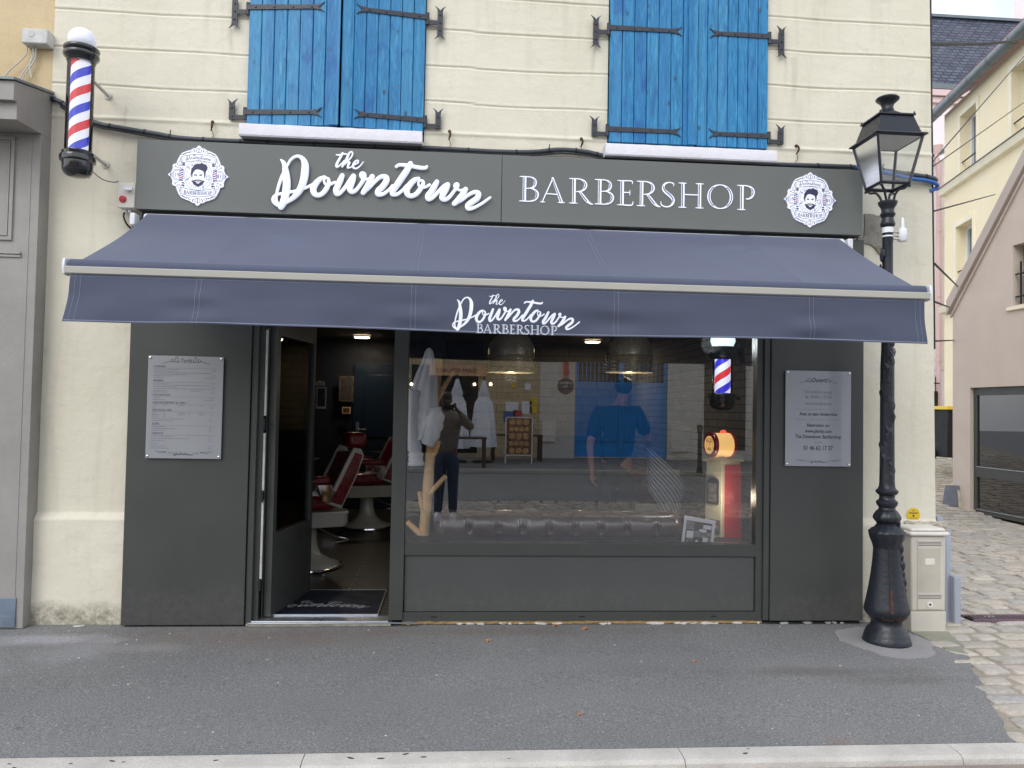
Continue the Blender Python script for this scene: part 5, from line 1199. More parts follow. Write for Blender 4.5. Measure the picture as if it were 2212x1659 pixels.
# inspection door seam and rust
mb = MB()
for a in (-1.95,):
    mb.tube([(LX_+(r_+.001)*math.cos(a), LY_+(r_+.001)*math.sin(a), z) for r_, z in base[11:21]], .0028, 6)
mb.build('door_seam', 'matblack', lamp, smooth=0)
mb = MB(); random.seed(9)
def ringpatch(a0, a1, zlo, zhi, k=0):
    n = 14; vs = []; 
    for i in range(n+1):
        a = a0+(a1-a0)*i/n
        for z in (zlo+.006*noise.noise(Vector((a*6, k, 0))), zhi+.03*noise.noise(Vector((a*4, k, 3)))):
            rr = None
            for (r0, za), (r1_, zb2_) in zip(base, base[1:]):
                if za <= z <= zb2_: rr = r0+(r1_-r0)*(z-za)/max(1e-6, zb2_-za)
            vs.append((LX_+(rr+.0015)*math.cos(a), LY_+(rr+.0015)*math.sin(a), z))
    mb.add(vs, [(2*i, 2*i+2, 2*i+3, 2*i+1) for i in range(n)])
ringpatch(-2.3, -1.75, .155, .20, 1); ringpatch(-1.95, -1.80, .21, .36, 2); ringpatch(-1.55, -1.1, .155, .195, 3); ringpatch(-1.1, -.6, .165, .215, 4)
mb.build('rust_patch', 'rust', lamp, smooth=60, fix=False)
# lantern: square, aligned with the facade
s_e, s_t, s_b, s_r = .181, .156, .097, .114
ze, zbm, zr_, zct = 3.375, 3.055, 3.505, 3.665
LCX, LCY = LX_-.004, LY_
def sq(s, z): return [Vector((LCX+a*s, LCY+b*s, z)) for a, b in ((-1, -1), (1, -1), (1, 1), (-1, 1))]
def frus(mb, s0, z0, s1, z1): a = sq(s0, z0)+sq(s1, z1); mb.add(a, [(0, 3, 2, 1), (4, 5, 6, 7), (0, 1, 5, 4), (1, 2, 6, 5), (2, 3, 7, 6), (3, 0, 4, 7)])
mb = MB(); frus(mb, s_e, ze-.012, s_e-.008, ze); frus(mb, s_e-.03, ze+.0005, s_r, zr_); frus(mb, s_r+.012, zr_+.0005, s_r+.012, zr_+.010)
lr = mb.build('lantern_roof', 'lamp', lamp, smooth=0)
mb = MB(); mb.lathe(LCX, LCY, [(.10, zr_+.0105), (.095, zr_+.028), (.06, zr_+.05), (.044, zr_+.065), (.036, zr_+.09), (.042, zr_+.112), (.066, zr_+.135), (.074, zr_+.142), (.076, zr_+.150), (.066, zr_+.160), (.03, zr_+.170), (.012, zr_+.172)], 32); mb.build('chimney_cap', 'lamp', lamp, smooth=50)
for (a, b) in ((-1, -1), (1, -1), (1, 1), (-1, 1)):
    mb = MB(); mb.tube([(LCX+a*(s_r+.004), LCY+b*(s_r+.004), zr_+.01), (LCX+a*(s_r+.004), LCY+b*(s_r+.004), zr_+.024)], .006, 8); mb.build('roof_screw', 'lamp', lamp, smooth=40)
mb = MB()
A_ = sq(s_t, ze-.0125); B_ = sq(s_b, zbm)
for i in range(4): mb.tube([A_[i], B_[i]], .0115, 4)
for Q, t in ((A_, .012), (B_, .013)):
    for i in range(4): mb.tube([Q[i], Q[(i+1) % 4]], t, 4)
mb.build('lantern_frame', 'lamp', lamp, smooth=0)
for i in range(4):
    j = (i+1) % 4; mb = MB(); mb.face([A_[i], A_[j], B_[j], B_[i]]); mb.build('lantern_pane', 'lampglass', lamp, smooth=0, fix=False)
mb = MB(); frus(mb, .15, ze-.02, .155, ze-.0135); mb.build('reflector', 'barcol', lamp, smooth=0)
ztp = z5_(190)
for (a, b) in ((-1, -1), (1, -1), (1, 1), (-1, 1)):
    mb = MB(); c = Vector((LCX+a*s_b, LCY+b*s_b, zbm)); e = Vector((LX_+a*.015, LY_+b*.015, ztp-.005))
    mb.tube(smooth_pts([c, c+Vector((-a*.02, -b*.02, -.03)), c+Vector((-a*.045, -b*.045, -.035)), c+Vector((-a*.062, -b*.062, -.065)), e+Vector((a*.012, b*.012, .01)), e]), .008, 8)
    mb.sphere(c+Vector((0, 0, -.018)), .011, 10, 8); mb.build('lantern_bracket', 'lamp', lamp, smooth=50)
# radio unit strapped to the post
ra = empty('radio_unit', (LX_+.1, LY_, 2.55), 'small white antenna unit strapped to the upper lamp post', 'antenna')
z0a = z5_(512); z1a = z5_(412)
mb = MB(); mb.lathe(LX_, LY_, [(h6(43)+.003, z5_(452)), (h6(43)+.003, z5_(408))], 28, caps=False); mb.lathe(LX_, LY_, [(h6(43)+.003, z5_(486)), (h6(43)+.003, z5_(474))], 28, caps=False); mb.build('strap', 'white', ra, smooth=60, fix=False)
xu = P(*D(3000+1145/2.0736, 1200), LY_).x
mb = MB(); mb.lathe(xu, LY_, [(.026, z0a-.004), (.030, z0a), (.030, z1a-.01), (.026, z1a), (.013, z1a+.006), (.012, z5_(330)), (.008, z5_(323))], 20); mb.build('antenna', 'white', ra, smooth=50)
mb = MB()
for v in (495, 470, 440): z = z5_(v); mb.box(LX_+h6(43), xu-.02, LY_-.012, LY_+.012, z-.005, z+.005)
mb.build('bracket', 'barcol', ra, bevel=.001)

# ------------------------------------------------------------------ utility cabinet
ua = P(1968, 1362, -.26); ub = P(2044, 1362, -.26); UT = P(2043, 1158, -.26).z
uc = empty('utility_cabinet', ((ua.x+ub.x)/2, -.15, 0), 'beige plastic utility cabinet with cream lid behind the lamp post base', 'utility cabinet')
x0, x1 = ua.x, ub.x; yf, ybk = -.26, -.045
mb = MB(); mb.box(x0, x1, yf, ybk, -.01, .135); mb.build('plinth', 'cab', uc, bevel=.006)
mb = MB(); mb.box(x0+.002, x1-.002, yf+.002, ybk, .1355, UT); body = mb.build('body', 'cab', uc, bevel=.012)
dx_a, dx_b = x0+.045, x1-.035
mb = MB(); mb.box(dx_a, dx_b, yf-.004, yf+.004, .15, UT-.03); dr = mb.build('door', 'cab', uc, bevel=.002)
mb = MB(); n = 26
for k in range(n): xx = dx_a+.008+(dx_b-dx_a-.016)*k/n; mb.box(xx, xx+.0028, yf-.0062, yf-.0035, .27, UT-.085)
mb.build('ribbing', 'cab', dr, smooth=0)
mb = MB()
for z in (UT-.045, UT-.056, UT-.067, .225, .236, .247): mb.box(dx_a+.004, dx_b-.004, yf-.0052, yf-.0035, z, z+.004)
mb.build('slot', 'grate', dr, smooth=0)
mb = MB(); mb.box((dx_a+dx_b)/2-.035, (dx_a+dx_b)/2+.035, yf-.0085, yf-.0055, UT-.20, UT-.155); mb.build('plate', 'cablid', dr, bevel=.003)
mb = MB(); c = ((dx_a+dx_b)/2, .185); mb.tube([(c[0], yf-.003, c[1]), (c[0], yf-.009, c[1])], .022, 20); mb.use(1).tube([(c[0], yf-.0085, c[1]), (c[0], yf-.0105, c[1])], .008, 12); mb.build('lock', ['cablid', 'matblack'], dr, smooth=40)
mb = MB(); mb.prism([(x0-.018, yf-.02, UT+.001), (x1+.016, yf-.02, UT+.001), (x1+.016, ybk+.004, UT+.001), (x0-.018, ybk+.004, UT+.001)], (0, 0, .028)); mb.box(x0+.0, x1-.002, yf+.0, ybk, UT+.0295, UT+.052); mb.build('lid', 'cablid', uc, bevel=.012)
# blue grey guard round the house corner
mb = MB(); zt_g = .90
cx_ = corner_x(.4)
prof = [(cx_+.002, -.03), (cx_+.055, -.045), (cx_+.10, -.02), (cx_+.125, .05), (cx_+.125, 3.0), (cx_+.002, 3.0)]
vs = [(x, y, -.02) for x, y in prof] + [(x+.0, y, .67) for x, y in prof] + [(cx_+.002+(x-cx_-.002)*.35, y+.02, .765) for x, y in prof]
n = 6; fs = [(g*n+i, g*n+(i+1) % n, (g+1)*n+(i+1) % n, (g+1)*n+i) for g in range(2) for i in range(n)] + [[12+i for i in range(n)]]
mb.add(vs, fs); mb.build('painted_corner_guard', 'bluegrey', house, smooth=30)
mb = MB(); mb.box(cx_+.085, cx_+.135, -.085, -.02, -.02, .34); mb.build('corner_guard_foot', 'bluegrey', house, bevel=.008)
mb = MB(); mb.grid(lambda i, j: (3.30+(cx_+.05-3.30)*i, -.052-.012*noise.noise(Vector((i*9, j*7, 3)))-.01*j, .655+.075*j+.012*noise.noise(Vector((i*7, j*3, 9)))), 26, 8, thick=(0, .03, 0)); mb.build('broken_plinth_edge', 'stonebare', house, smooth=0, fix=False)

# ------------------------------------------------------------------ neighbour on the left
nb = empty('ochre_house', (-4.0, .2, 0), 'ochre rendered house at the left edge with a taupe wooden shopfront', 'house')
mb = MB(); mb.grid(lambda i, j: (-7.5+(4.71)*i, .004+.004*noise.noise(Vector((i*9, j*9, 4))), 3.2+3.6*j), 60, 50); mb.box(-7.5, -2.795, .02, .34, 0, 6.8); mb.build('wall', 'ochre', nb, smooth=50, fix=False)
XR = -2.782
def zq(u, v, y): return P(u, v, y).z
yf1, yc = -.125, -.46
zc1 = zq(39.7, 175, yc); zc2 = zq(39.7, 216, yc); zc3 = zq(42.3, 257, yc+.03); zc4 = zq(79, 289, yf1)
mb = MB(); pr = [(.0, zc4+.0), (yf1, zc4), (yc+.04, zc3), (yc+.04, zc2), (yc, zc2-.0), (yc, zc1), (0, zc1+.10)]
mb.prism([(-7.5, y, z) for y, z in pr], (XR+7.5, 0, 0)); fr_ = mb.build('cornice', 'wood_taupe', nb, smooth=0)
mb = MB(); mb.prism([(-7.5, y, z) for y, z in [(.0, zc1+.102), (yc-.02, zc1+.002), (yc-.02, zc1+.018), (0, zc1+.12)]], (XR+7.5+.01, 0, 0)); mb.build('lead_cap', 'zinc', nb, smooth=0)
mb = MB(); mb.box(-7.5, XR, yf1, .02, .0, zc4); 
frontp = mb.build('shopfront_panel', 'wood_taupe', nb, bevel=.003)
mb = MB()
def mould(x0, x1, z0, z1, w_, y, d):
    for a in ((x0, x1, z0, z0+w_), (x0, x1, z1-w_, z1), (x0, x0+w_, z0+w_, z1-w_), (x1-w_, x1, z0+w_, z1-w_)): mb.box(a[0], a[1], y-d, y+.001, a[2], a[3])
xm = P(31, 400, yf1).x; za = zq(31.7, 296.6, yf1); zb3 = zq(23.8, 519, yf1)
mould(-3.9, xm, zb3, za, .022, yf1, .014); mould(-3.87, xm-.03, zb3+.03, za-.03, .008, yf1, .009)
z = zq(50, 545, yf1); mb.box(-7.5, XR-.10, yf1-.016, yf1+.001, z-.014, z); mb.box(-7.5, XR-.10, yf1-.010, yf1+.001, z-.034, z-.020)
mb.box(XR-.07, XR-.055, yf1-.003, yf1+.001, .05, zc4-.002)
mb.build('moulding', 'wood_taupe', frontp, smooth=0)
z = zq(40, 1292, yf1-.01); mb = MB(); mb.box(-7.5, XR-.045, yf1-.010, yf1-.001, .03, z); mb.build('kick_plate', 'kick', nb, bevel=.002)
mb = MB(); mb.box(-7.5, XR-.045, yf1-.014, yf1-.0105, .012, .085); mb.build('kick_strip', 'kick', nb, bevel=.001)
jb = empty('junction_box', (-2.95, 0, 4), 'weathered white junction box with loose wires on the ochre wall', 'junction box')
a = P(*z1_(158, 200), -.09); b = P(*z1_(343, 318), -.09)
mb = MB(); mb.box(a.x, b.x, -.09, .003, b.z, a.z); mb.build('housing', 'white', jb, bevel=.008)
MT['oldbox'] = pm('weathered plastic', srgb(196, 196, 194), .6, var=.16, vs=14, bump=.2); jb.children[0].data.materials[0] = MT['oldbox']
c = P(*z1_(226, 243), -.09); mb = MB(); mb.tube([(c.x, -.0895, c.z), (c.x, -.0925, c.z)], .022, 18); mb.build('knockout', 'barcol', jb, smooth=40)
mb = MB()
for px in ([(195, 318), (195, 380), (150, 440), (70, 510), (25, 570)], [(240, 325), (245, 400), (210, 470), (175, 520), (145, 570)], [(262, 330), (255, 420), (225, 480), (180, 540), (160, 580)], [(215, 320), (240, 370), (215, 470), (222, 530), (230, 568)]):
    mb.tube(smooth_pts([P(*z1_(*q_), -.03) for q_ in px]), .005, 6)
mb.build('wire', 'barcol', jb, smooth=50)

# ------------------------------------------------------------------ lane: taupe annexe with garage glass on the right
gx = 8.0
ga = empty('taupe_annexe', (gx, 3, 0), 'taupe rendered annexe with sloping coping, barred window and garage glazing at the right edge', 'building')
za_, zbv = 3.25, 0
ye = 6.346; slope = (4.992-3.251)/(6.346-4.784)
gz0, gz1, gya = -.02, 1.952, 5.93
wy0, wy1, wz0, wz1 = 4.30, PX(2188, 600, gx).y, PX(2188, 660, gx).z, PX(2190, 530, gx).z
mb = MB()
def gwall(pts): mb.prism([(gx, y, z) for y, z in pts], (.35, 0, 0))
ytop = 2.0
def zline(y): return za_+(ye-y)*slope
gwall([(ye, -.1), (ye, za_-.0), (gya, zline(gya)), (gya, -.1)])
gwall([(gya, gz1), (gya, zline(gya)), (wy1, zline(wy1)), (wy1, gz1)])
gwall([(wy1, gz1), (wy1, wz0), (wy0, wz0), (wy0, gz1)]); gwall([(wy1, wz1), (wy1, zline(wy1)), (wy0, zline(wy0)), (wy0, wz1)]); gwall([(wy0, gz1), (wy0, zline(wy0)), (ytop, zline(ytop)), (ytop, gz1)])
mb.prism([(gx+.36, ye, 0), (gx+.36, ye, za_), (gx+.36, ytop, zline(ytop)), (gx+.36, ytop, 0)], (.06, 0, 0)); mb.build('wall', 'taupe', ga, smooth=0)
mb = MB(); mb.prism([(gx-.06, ye+.08, za_-.10), (gx-.06, ye+.08, za_+.12), (gx-.06, ytop, zline(ytop)+.22), (gx-.06, ytop, zline(ytop)-.02)], (.45, 0, 0))
mb.prism([(gx-.03, ye+.02, za_-.16), (gx-.03, ye+.02, za_-.115), (gx-.03, ytop, zline(ytop)-.045), (gx-.03, ytop, zline(ytop)-.09)], (.03, 0, 0)); mb.build('coping', 'taupe2', ga, smooth=0)
mb = MB(); mb.box(gx+.16, gx+.18, wy0, wy1, wz0, wz1); wdw = mb.build('window', 'pane', ga, smooth=0)
mb = MB()
for k in range(5): y = wy1-.12-k*.14; mb.tube([(gx+.03, y, wz0-.02), (gx+.03, y, wz1-.25)], .014, 8)
for z in (wz0+.12, wz1-.42): mb.tube([(gx+.03, wy0, z), (gx+.03, wy1-.02, z)], .012, 8)
mb.build('window_bars', 'matblack', wdw, smooth=50)
mb = MB(); mb.box(gx-.03, gx+.05, wy0-.1, wy1+.10, wz0-.07, wz0-.02); mb.build('window_sill', 'creamtrim', ga, bevel=.005)
mb = MB(); fy = gya-.012
mb.box(gx+.05, gx+.11, fy-.07, fy, gz0+.02, gz1-.002); mb.box(gx+.05, gx+.11, ytop, fy-.07, gz1-.12, gz1-.002); mb.box(gx+.045, gx+.115, ytop, fy-.07, .58, .74); mb.box(gx+.05, gx+.11, ytop, fy-.07, .02, .10); mb.build('garage_frame', 'anth', ga, bevel=.004)
mb = MB(); mb.box(gx+.075, gx+.08, ytop, fy-.07, .10, gz1-.12); mb.build('garage_pane', 'darkglass', ga, smooth=0)
mb = MB(); mb.box(gx+.14, gx+.15, ytop, fy, .0, gz1); mb.build('garage_backing', 'matblack', ga, smooth=0)
mb = MB(); mb.box(gx+.035, gx+.047, ytop, fy-.07, .735, .745); mb.box(gx+.035, gx+.05, ytop, fy-.07, .085, .095); mb.build('drip_strip', 'alu', ga, smooth=0)
# guard stone at its corner
mb = MB(); c = G(2064, 1108, -.02)
def gs(i, j):
    a = PI*1.0*i+PI; h = .44*j; r_ = .145*(1-.30*j**2.5)*(1+.05*noise.noise(Vector((i*5, j*4, 2)))); return (c.x+.0+r_*math.cos(a)*1.1, c.y+.08+r_*math.sin(a), -.03+h)
mb.grid(gs, 20, 10); mb.face([gs(k/20, 1) for k in range(21)]); gso = mb.build('guard_stone', 'stonegrey', smooth=60, fix=False, label='grey painted guard stone with chipped face at the foot of the taupe annexe', cat='guard stone')
mb = MB()
def gp(i, j):
    a = PI*(.50+.30*i)+PI; jj = .25+.6*j; r_ = .150*(1-.30*jj**2.5)*(1+.04*noise.noise(Vector((i*8, j*8, 2))))+.004; return (c.x+r_*math.cos(a)*1.1, c.y+.08+r_*math.sin(a), -.03+.44*jj)
mb.grid(gp, 8, 8); mb.build('chipped_patch', 'stonebare', gso, smooth=40, fix=False)
# cream house further up the lane
dv = Vector((-math.sin(R_(-13.2)), math.cos(R_(13.2)), 0)); nv = Vector((-dv.y, dv.x, 0))      # facade direction and outward normal
A0c = P(2042, 800, 11.5); A0c.z = 0
def CW(s, z, o=0.0): return A0c - dv*s + nv*o + Vector((0, 0, z))     # s metres towards the camera
def cwp(u, v):     # point of that facade plane seen at u, v
    d = ray(u, v); t = (A0c-CAM).dot(nv)/d.dot(nv); p = CAM+d*t; return ((A0c-p).dot(dv), p.z)
ch = empty('cream_lane_house', A0c, 'yellow cream house with zinc gutter and deep window reveals up the lane', 'house')
def zz4(x, y): return D(3000+x/2.0736, y/2.0736)
gut_z = (cwp(2027, 262)[1]+cwp(2205, 90)[1])/2
wins = []
s0, zt0 = cwp(*zz4(1758, 835)); s1, zb0 = cwp(*zz4(1625, 1430)); _, ztl = cwp(*zz4(1625, 930)); wins.append((s1, s0, cwp(*zz4(1745, 1370))[1], zt0))
s0b, ztb = cwp(*D(3000+1725/2.0736, 700+330/2.0736)); s1b, _ = cwp(*D(3000+1590/2.0736, 700+700/2.0736)); _, zbb = cwp(*D(3000+1580/2.0736, 700+900/2.0736)); wins.append((s1b, s0b, zbb, ztb))
s2, zt2_ = cwp(*zz4(2045, 520)); wins.append((s2, s2+1.0, wins[0][2], wins[0][3]))
mb = MB()
ss = sorted(set([-.05, 8.0] + [a for w_ in wins for a in w_[:2]])); zs_ = sorted(set([-.5, gut_z-.02] + [a for w_ in wins for a in w_[2:]]))
for a, b in zip(ss, ss[1:]):
    for c0, c1 in zip(zs_, zs_[1:]):
        m_s, m_z = (a+b)/2, (c0+c1)/2
        if any(w_[0] < m_s < w_[1] and w_[2] < m_z < w_[3] for w_ in wins): continue
        mb.face([CW(a, c0), CW(b, c0), CW(b, c1), CW(a, c1)])
for w_ in wins:
    for (a, b, c0, c1) in ((w_[0], w_[0], w_[2], w_[3]), (w_[1], w_[1], w_[2], w_[3])): mb.face([CW(a, c0), CW(a, c0, -.3), CW(a, c1, -.3), CW(a, c1)])
    for z in (w_[2], w_[3]): mb.face([CW(w_[0], z), CW(w_[1], z), CW(w_[1], z, -.3), CW(w_[0], z, -.3)])
mb.face([CW(-.05, -.5), CW(-.05, gut_z), CW(-.05, gut_z, -5), CW(-.05, -.5, -5)])
mb.build('wall', 'cream', ch, smooth=0, fix=False)
for w_ in wins:
    mb = MB(); mb.prism([CW(w_[0], w_[2], -.25), CW(w_[1], w_[2], -.25), CW(w_[1], w_[3], -.25), CW(w_[0], w_[3], -.25)], nv*-.02); wo_ = mb.build('window', 'pane', ch, smooth=0)
    mb = MB()
    for a, b, c0, c1 in ((w_[0], w_[0]+.07, w_[2], w_[3]), (w_[1]-.07, w_[1], w_[2], w_[3]), ((w_[0]+w_[1])/2-.04, (w_[0]+w_[1])/2+.04, w_[2]+.07, w_[3]-.07), (w_[0]+.07, w_[1]-.07, w_[2], w_[2]+.07), (w_[0]+.07, w_[1]-.07, w_[3]-.07, w_[3])):
        mb.prism([CW(a, c0, -.245), CW(b, c0, -.245), CW(b, c1, -.245), CW(a, c1, -.245)], nv*.05)
    mb.build('frame', 'white', wo_, smooth=0)
    mb = MB(); t = .11
    for a, b, c0, c1 in ((w_[0]-t, w_[0], w_[2], w_[3]+t), (w_[1], w_[1]+t, w_[2], w_[3]+t), (w_[0], w_[1], w_[3], w_[3]+t)):
        mb.prism([CW(a, c0, .002), CW(b, c0, .002), CW(b, c1, .002), CW(a, c1, .002)], nv*.025)
    mb.build('window_surround', 'creamtrim', ch, smooth=0)
    mb = MB(); z = w_[2]+.35; mb.tube([CW(w_[0]-.02, z, -.03), CW(w_[1]+.02, z, -.03)], .015, 8); mb.build('guard_rail', 'matblack', wo_)
zc_ = (cwp(2040, 409)[1]+cwp(2205, 296)[1])/2
mb = MB(); mb.prism([CW(-.1, zc_-.16, 0), CW(-.1, zc_-.14, .10), CW(-.1, zc_, .14), CW(-.1, zc_+.02, 0)], -dv*8); mb.build('string_course', 'creamtrim', ch, smooth=0)
mb = MB(); mb.prism([CW(-.12, zc_+.022, 0), CW(-.12, zc_+.004, .16), CW(-.12, zc_+.014, .16), CW(-.12, zc_+.045, 0)], -dv*8); mb.build('course_cap', 'slate', ch, smooth=0)
zc2_ = cwp(2040, 664)[1]; mb = MB(); mb.prism([CW(-.1, zc2_-.16, 0), CW(-.1, zc2_-.14, .10), CW(-.1, zc2_, .14), CW(-.1, zc2_+.02, 0)], -dv*4); mb.build('string_course', 'creamtrim', ch, smooth=0)
mb = MB(); mb.tube([CW(-.30, gut_z, .22), CW(8, gut_z, .22)], .11, 14)
for k in range(9): mb.tube([CW(.1+k*.9, gut_z, .22), CW(.14+k*.9, gut_z, .22)], .117, 14)
mb.build('gutter_pipe', 'zinc', ch, smooth=50)
mb = MB(); mb.prism([CW(-.3, gut_z+.04, .30), CW(-.3, gut_z+.10, .30), CW(-.3, gut_z+2.6, -3.5), CW(-.3, gut_z+2.5, -3.5)], -dv*8.5); mb.build('roof', 'tile', ch, smooth=0)
mb = MB(); mb.prism([CW(-.02, .3, .003), CW(2.5, .3, .003), CW(2.5, 1.35, .003), CW(-.02, 1.35, .003)], nv*.03); mb.build('grey_base', 'bluegrey', ch, smooth=0)
# pink house and slate roof behind
pk = empty('pink_house', (12, 16, 0), 'pale pink house with slate roof and downpipe at the far end of the lane', 'house')
YP = 16.5
def q2(u, v, y=YP): p = P(u, v, y); return p
xpa = q2(1990, 500).x; xpb = q2(2200, 500).x; ze_ = q2(2100, 199).z; zrt = q2(2100, 42, YP+2.0).z
mb = MB(); mb.box(xpa, xpb+2, YP, YP+.4, -1, ze_-.02); mb.build('wall', 'pink', pk, smooth=0)
mb = MB(); mb.prism([(xpa, YP-.15, ze_+.02), (xpa, YP-.15, ze_+.14), (xpa, YP+2.0, zrt), (xpa, YP+2.3, zrt)], (xpb-xpa+2, 0, 0)); mb.build('roof', 'slate', pk, smooth=0)
mb = MB(); mb.box(xpa, xpb+2, YP+1.9, YP+2.3, zrt-.02, zrt+.07); mb.build('ridge_flashing', 'zinc', pk, smooth=0); mb = MB(); mb.box(xpa, xpb+2, YP-.20, YP-.02, ze_-.03, ze_+.13); mb.build('zinc_flashing', 'zinc', pk, smooth=0)
mb = MB(); mb.box(xpa, xpb+2, YP-.12, YP-.002, ze_-.42, ze_-.25); mb.box(xpa, xpb+2, YP-.2, YP-.002, ze_-.23, ze_-.05); mb.build('cornice', 'pinktrim', pk, smooth=0)
gb = P(2190, 50, 19); mb = MB(); rd = ray(2190, 50); mb.prism([(gb.x, 19, 0), (gb.x+5, 19, 0), (gb.x+5, 19, gb.z+3.5), (gb.x, 19, gb.z+3.5)], (rd.x/rd.y*4.2, 4, 0)); tag(mb.build('far_gable', 'pink', smooth=0), 'pale pink gable rising above the slate roof at the top right corner', 'building')
# downpipe between the pink and cream houses
YD = 13.2
dpp = empty('downpipe', (P(2026, 700, YD).x, YD, 0), 'pink painted downpipe with hopper on the narrow wall beside the cream lane house', 'downpipe')
xa = P(2028, 700, YD).x; zt_d = P(2022, 325, YD).z
mb = MB(); mb.tube([(xa, YD, .6), (xa, YD, zt_d-.45), (xa-.06, YD, zt_d-.2), (xa-.04, YD, zt_d)], .06, 12)
for v in (500, 640, 780): z = P(2028, v, YD).z; mb.tube([(xa, YD, z-.02), (xa, YD, z+.02)], .072, 12)
mb.build('pipe', 'pinktrim', dpp, smooth=50)
mb = MB(); mb.lathe(xa-.04, YD, [(.07, zt_d-.1), (.13, zt_d+.08), (.14, zt_d+.12)], 14); mb.build('hopper', 'pinktrim', dpp, smooth=50)
pw = empty('pink_side_wall', (xa, YD+.5, 0), 'narrow pale pink wall behind the downpipe', 'wall')
x0p = P(2003, 700, YD+.3).x; x1p = P(2043, 700, YD+.3).x; zr0 = P(2020, 345, YD+.3).z
mb = MB(); mb.box(x0p-1, x1p+.1, YD+.3, YD+.6, 2.7, zr0); mb.build('wall', 'pink', pw, smooth=0)
mb = MB(); mb.prism([(x0p-1, YD+.1, zr0-.45), (x1p+.1, YD+.1, zr0+.25), (x1p+.1, YD+.1, zr0+.33), (x0p-1, YD+.1, zr0-.37)], (0, .6, 0)); mb.build('verge', 'zinc', pw, smooth=0)
# fence and gate at the lane end, low brick wall
fx_a, fx_b = P(2014, 920, 13).x, P(2034, 920, 13).x
mb = MB(); zt_ = P(2024, 985-50, 13).z
mb.box(fx_a-1.5, fx_b, 13, 13.25, .5, P(2024, 930, 13).z); tag(mb.build('low_brick_wall', 'oppbrick', smooth=0), 'low sandy brick wall under the dark fence at the end of the lane', 'wall')
fe = empty('metal_fence', (fx_a, 13.1, 1), 'dark spiked metal fence on the low brick wall at the lane end', 'fence')
mb = MB(); z0f = P(2024, 929, 13.1).z; z1f = P(2024, 845, 13.1).z
mb.box(fx_a-1.5, fx_b-.03, 13.1, 13.13, z0f, z1f); mb.build('sheet', 'matblack', fe, smooth=0)
mb = MB()
for k in range(10): x = fx_b-.1-k*.17; mb.tube([(x, 13.09, z0f), (x, 13.09, z1f+.3)], .014, 6); mb.tube([(x, 13.09, z1f+.3), (x, 13.09, z1f+.4)], [.02, .002], 6)
mb.tube([(fx_a-1.5, 13.085, z1f+.2), (fx_b, 13.085, z1f+.2)], .016, 6); mb.build('railing', 'matblack', fe, smooth=40)
# waste bins against the cream house
def bin_(p, lidcol, label, lidm):
    o = empty('wheeled_bin', p, label, 'waste bin', 'wheeled bins by the cream house'); mb = MB()
    a = [(-.22, -.25), (.22, -.25), (.22, .25), (-.22, .25)]
    vs = [(p.x+x*.85, p.y+y*.8, p.z+.05) for x, y in a]+[(p.x+x, p.y+y, p.z+.95) for x, y in a]; mb.add(vs, [(0, 3, 2, 1), (4, 5, 6, 7), (0, 1, 5, 4), (1, 2, 6, 5), (2, 3, 7, 6), (3, 0, 4, 7)]); mb.build('body', 'matblack', o, bevel=.02)
    mb = MB(); mb.prism([(p.x-.26, p.y-.30, p.z+.955), (p.x+.26, p.y-.30, p.z+.955), (p.x+.24, p.y-.26, p.z+1.02), (p.x-.24, p.y-.26, p.z+1.02)], (0, .56, 0)); mb.build('lid', lidm, o, bevel=.01)
    for sg in (-1, 1): mb = MB(); mb.tube([(p.x+sg*.2, p.y+.2, p.z+.09), (p.x+sg*.25, p.y+.2, p.z+.09)], .09, 14); mb.build('wheel', 'matblack', o, smooth=40)
b1 = P(2060, 905, 8.6); bz = lane_z(b1.x, 8.6); bin_(Vector((P(2047, 890, 8.3).x+.26, 8.6, P(2055, 880, 8.6).z-1.0)), None, 'dark wheeled bin with bright yellow lid showing past the taupe annexe', 'yellow')

# overhead wires in the lane
def wire(a, b, sag, r_, label, n=16):
    mb = MB(); a = Vector(a); b = Vector(b); mb.tube([a.lerp(b, k/n)-Vector((0, 0, sag*math.sin(PI*k/n))) for k in range(n+1)], r_, 6); tag(mb.build('overhead_wire', 'matblack', smooth=50), label, 'wire', 'wires over the lane')
WX = corner_x(3)+.01
wire(P(2010, 94, .05), P(2230, 78, 6.5), .05, .016, 'thick twisted wire crossing in front of the slate roof')
wire(P(2012, 352, .05), PX(2235, 95, 8.3), .0, .005, 'upper thin wire rising right across the cream house windows')
wire(P(2012, 362, .05), PX(2235, 205, 8.3), .0, .005, 'lower thin wire rising right across the cream house windows')
wire(P(2014, 457, .05), P(2150, 420, 6.6), .0, .007, 'wire from the house corner to the sloping taupe coping top')
wire(P(2014, 565, .05), P(2070, 620, 6.6), .0, .009, 'black wire slanting down from the house corner towards the taupe coping')
wire(P(2014, 650, .05), P(2052, 664, 6.6), .0, .010, 'short wire from house corner to the foot of the taupe coping')
wire(P(2015, 737, .05), P(2060, 735, 6.6), .0, .008, 'level wire between house corner and taupe annexe below the awning end')
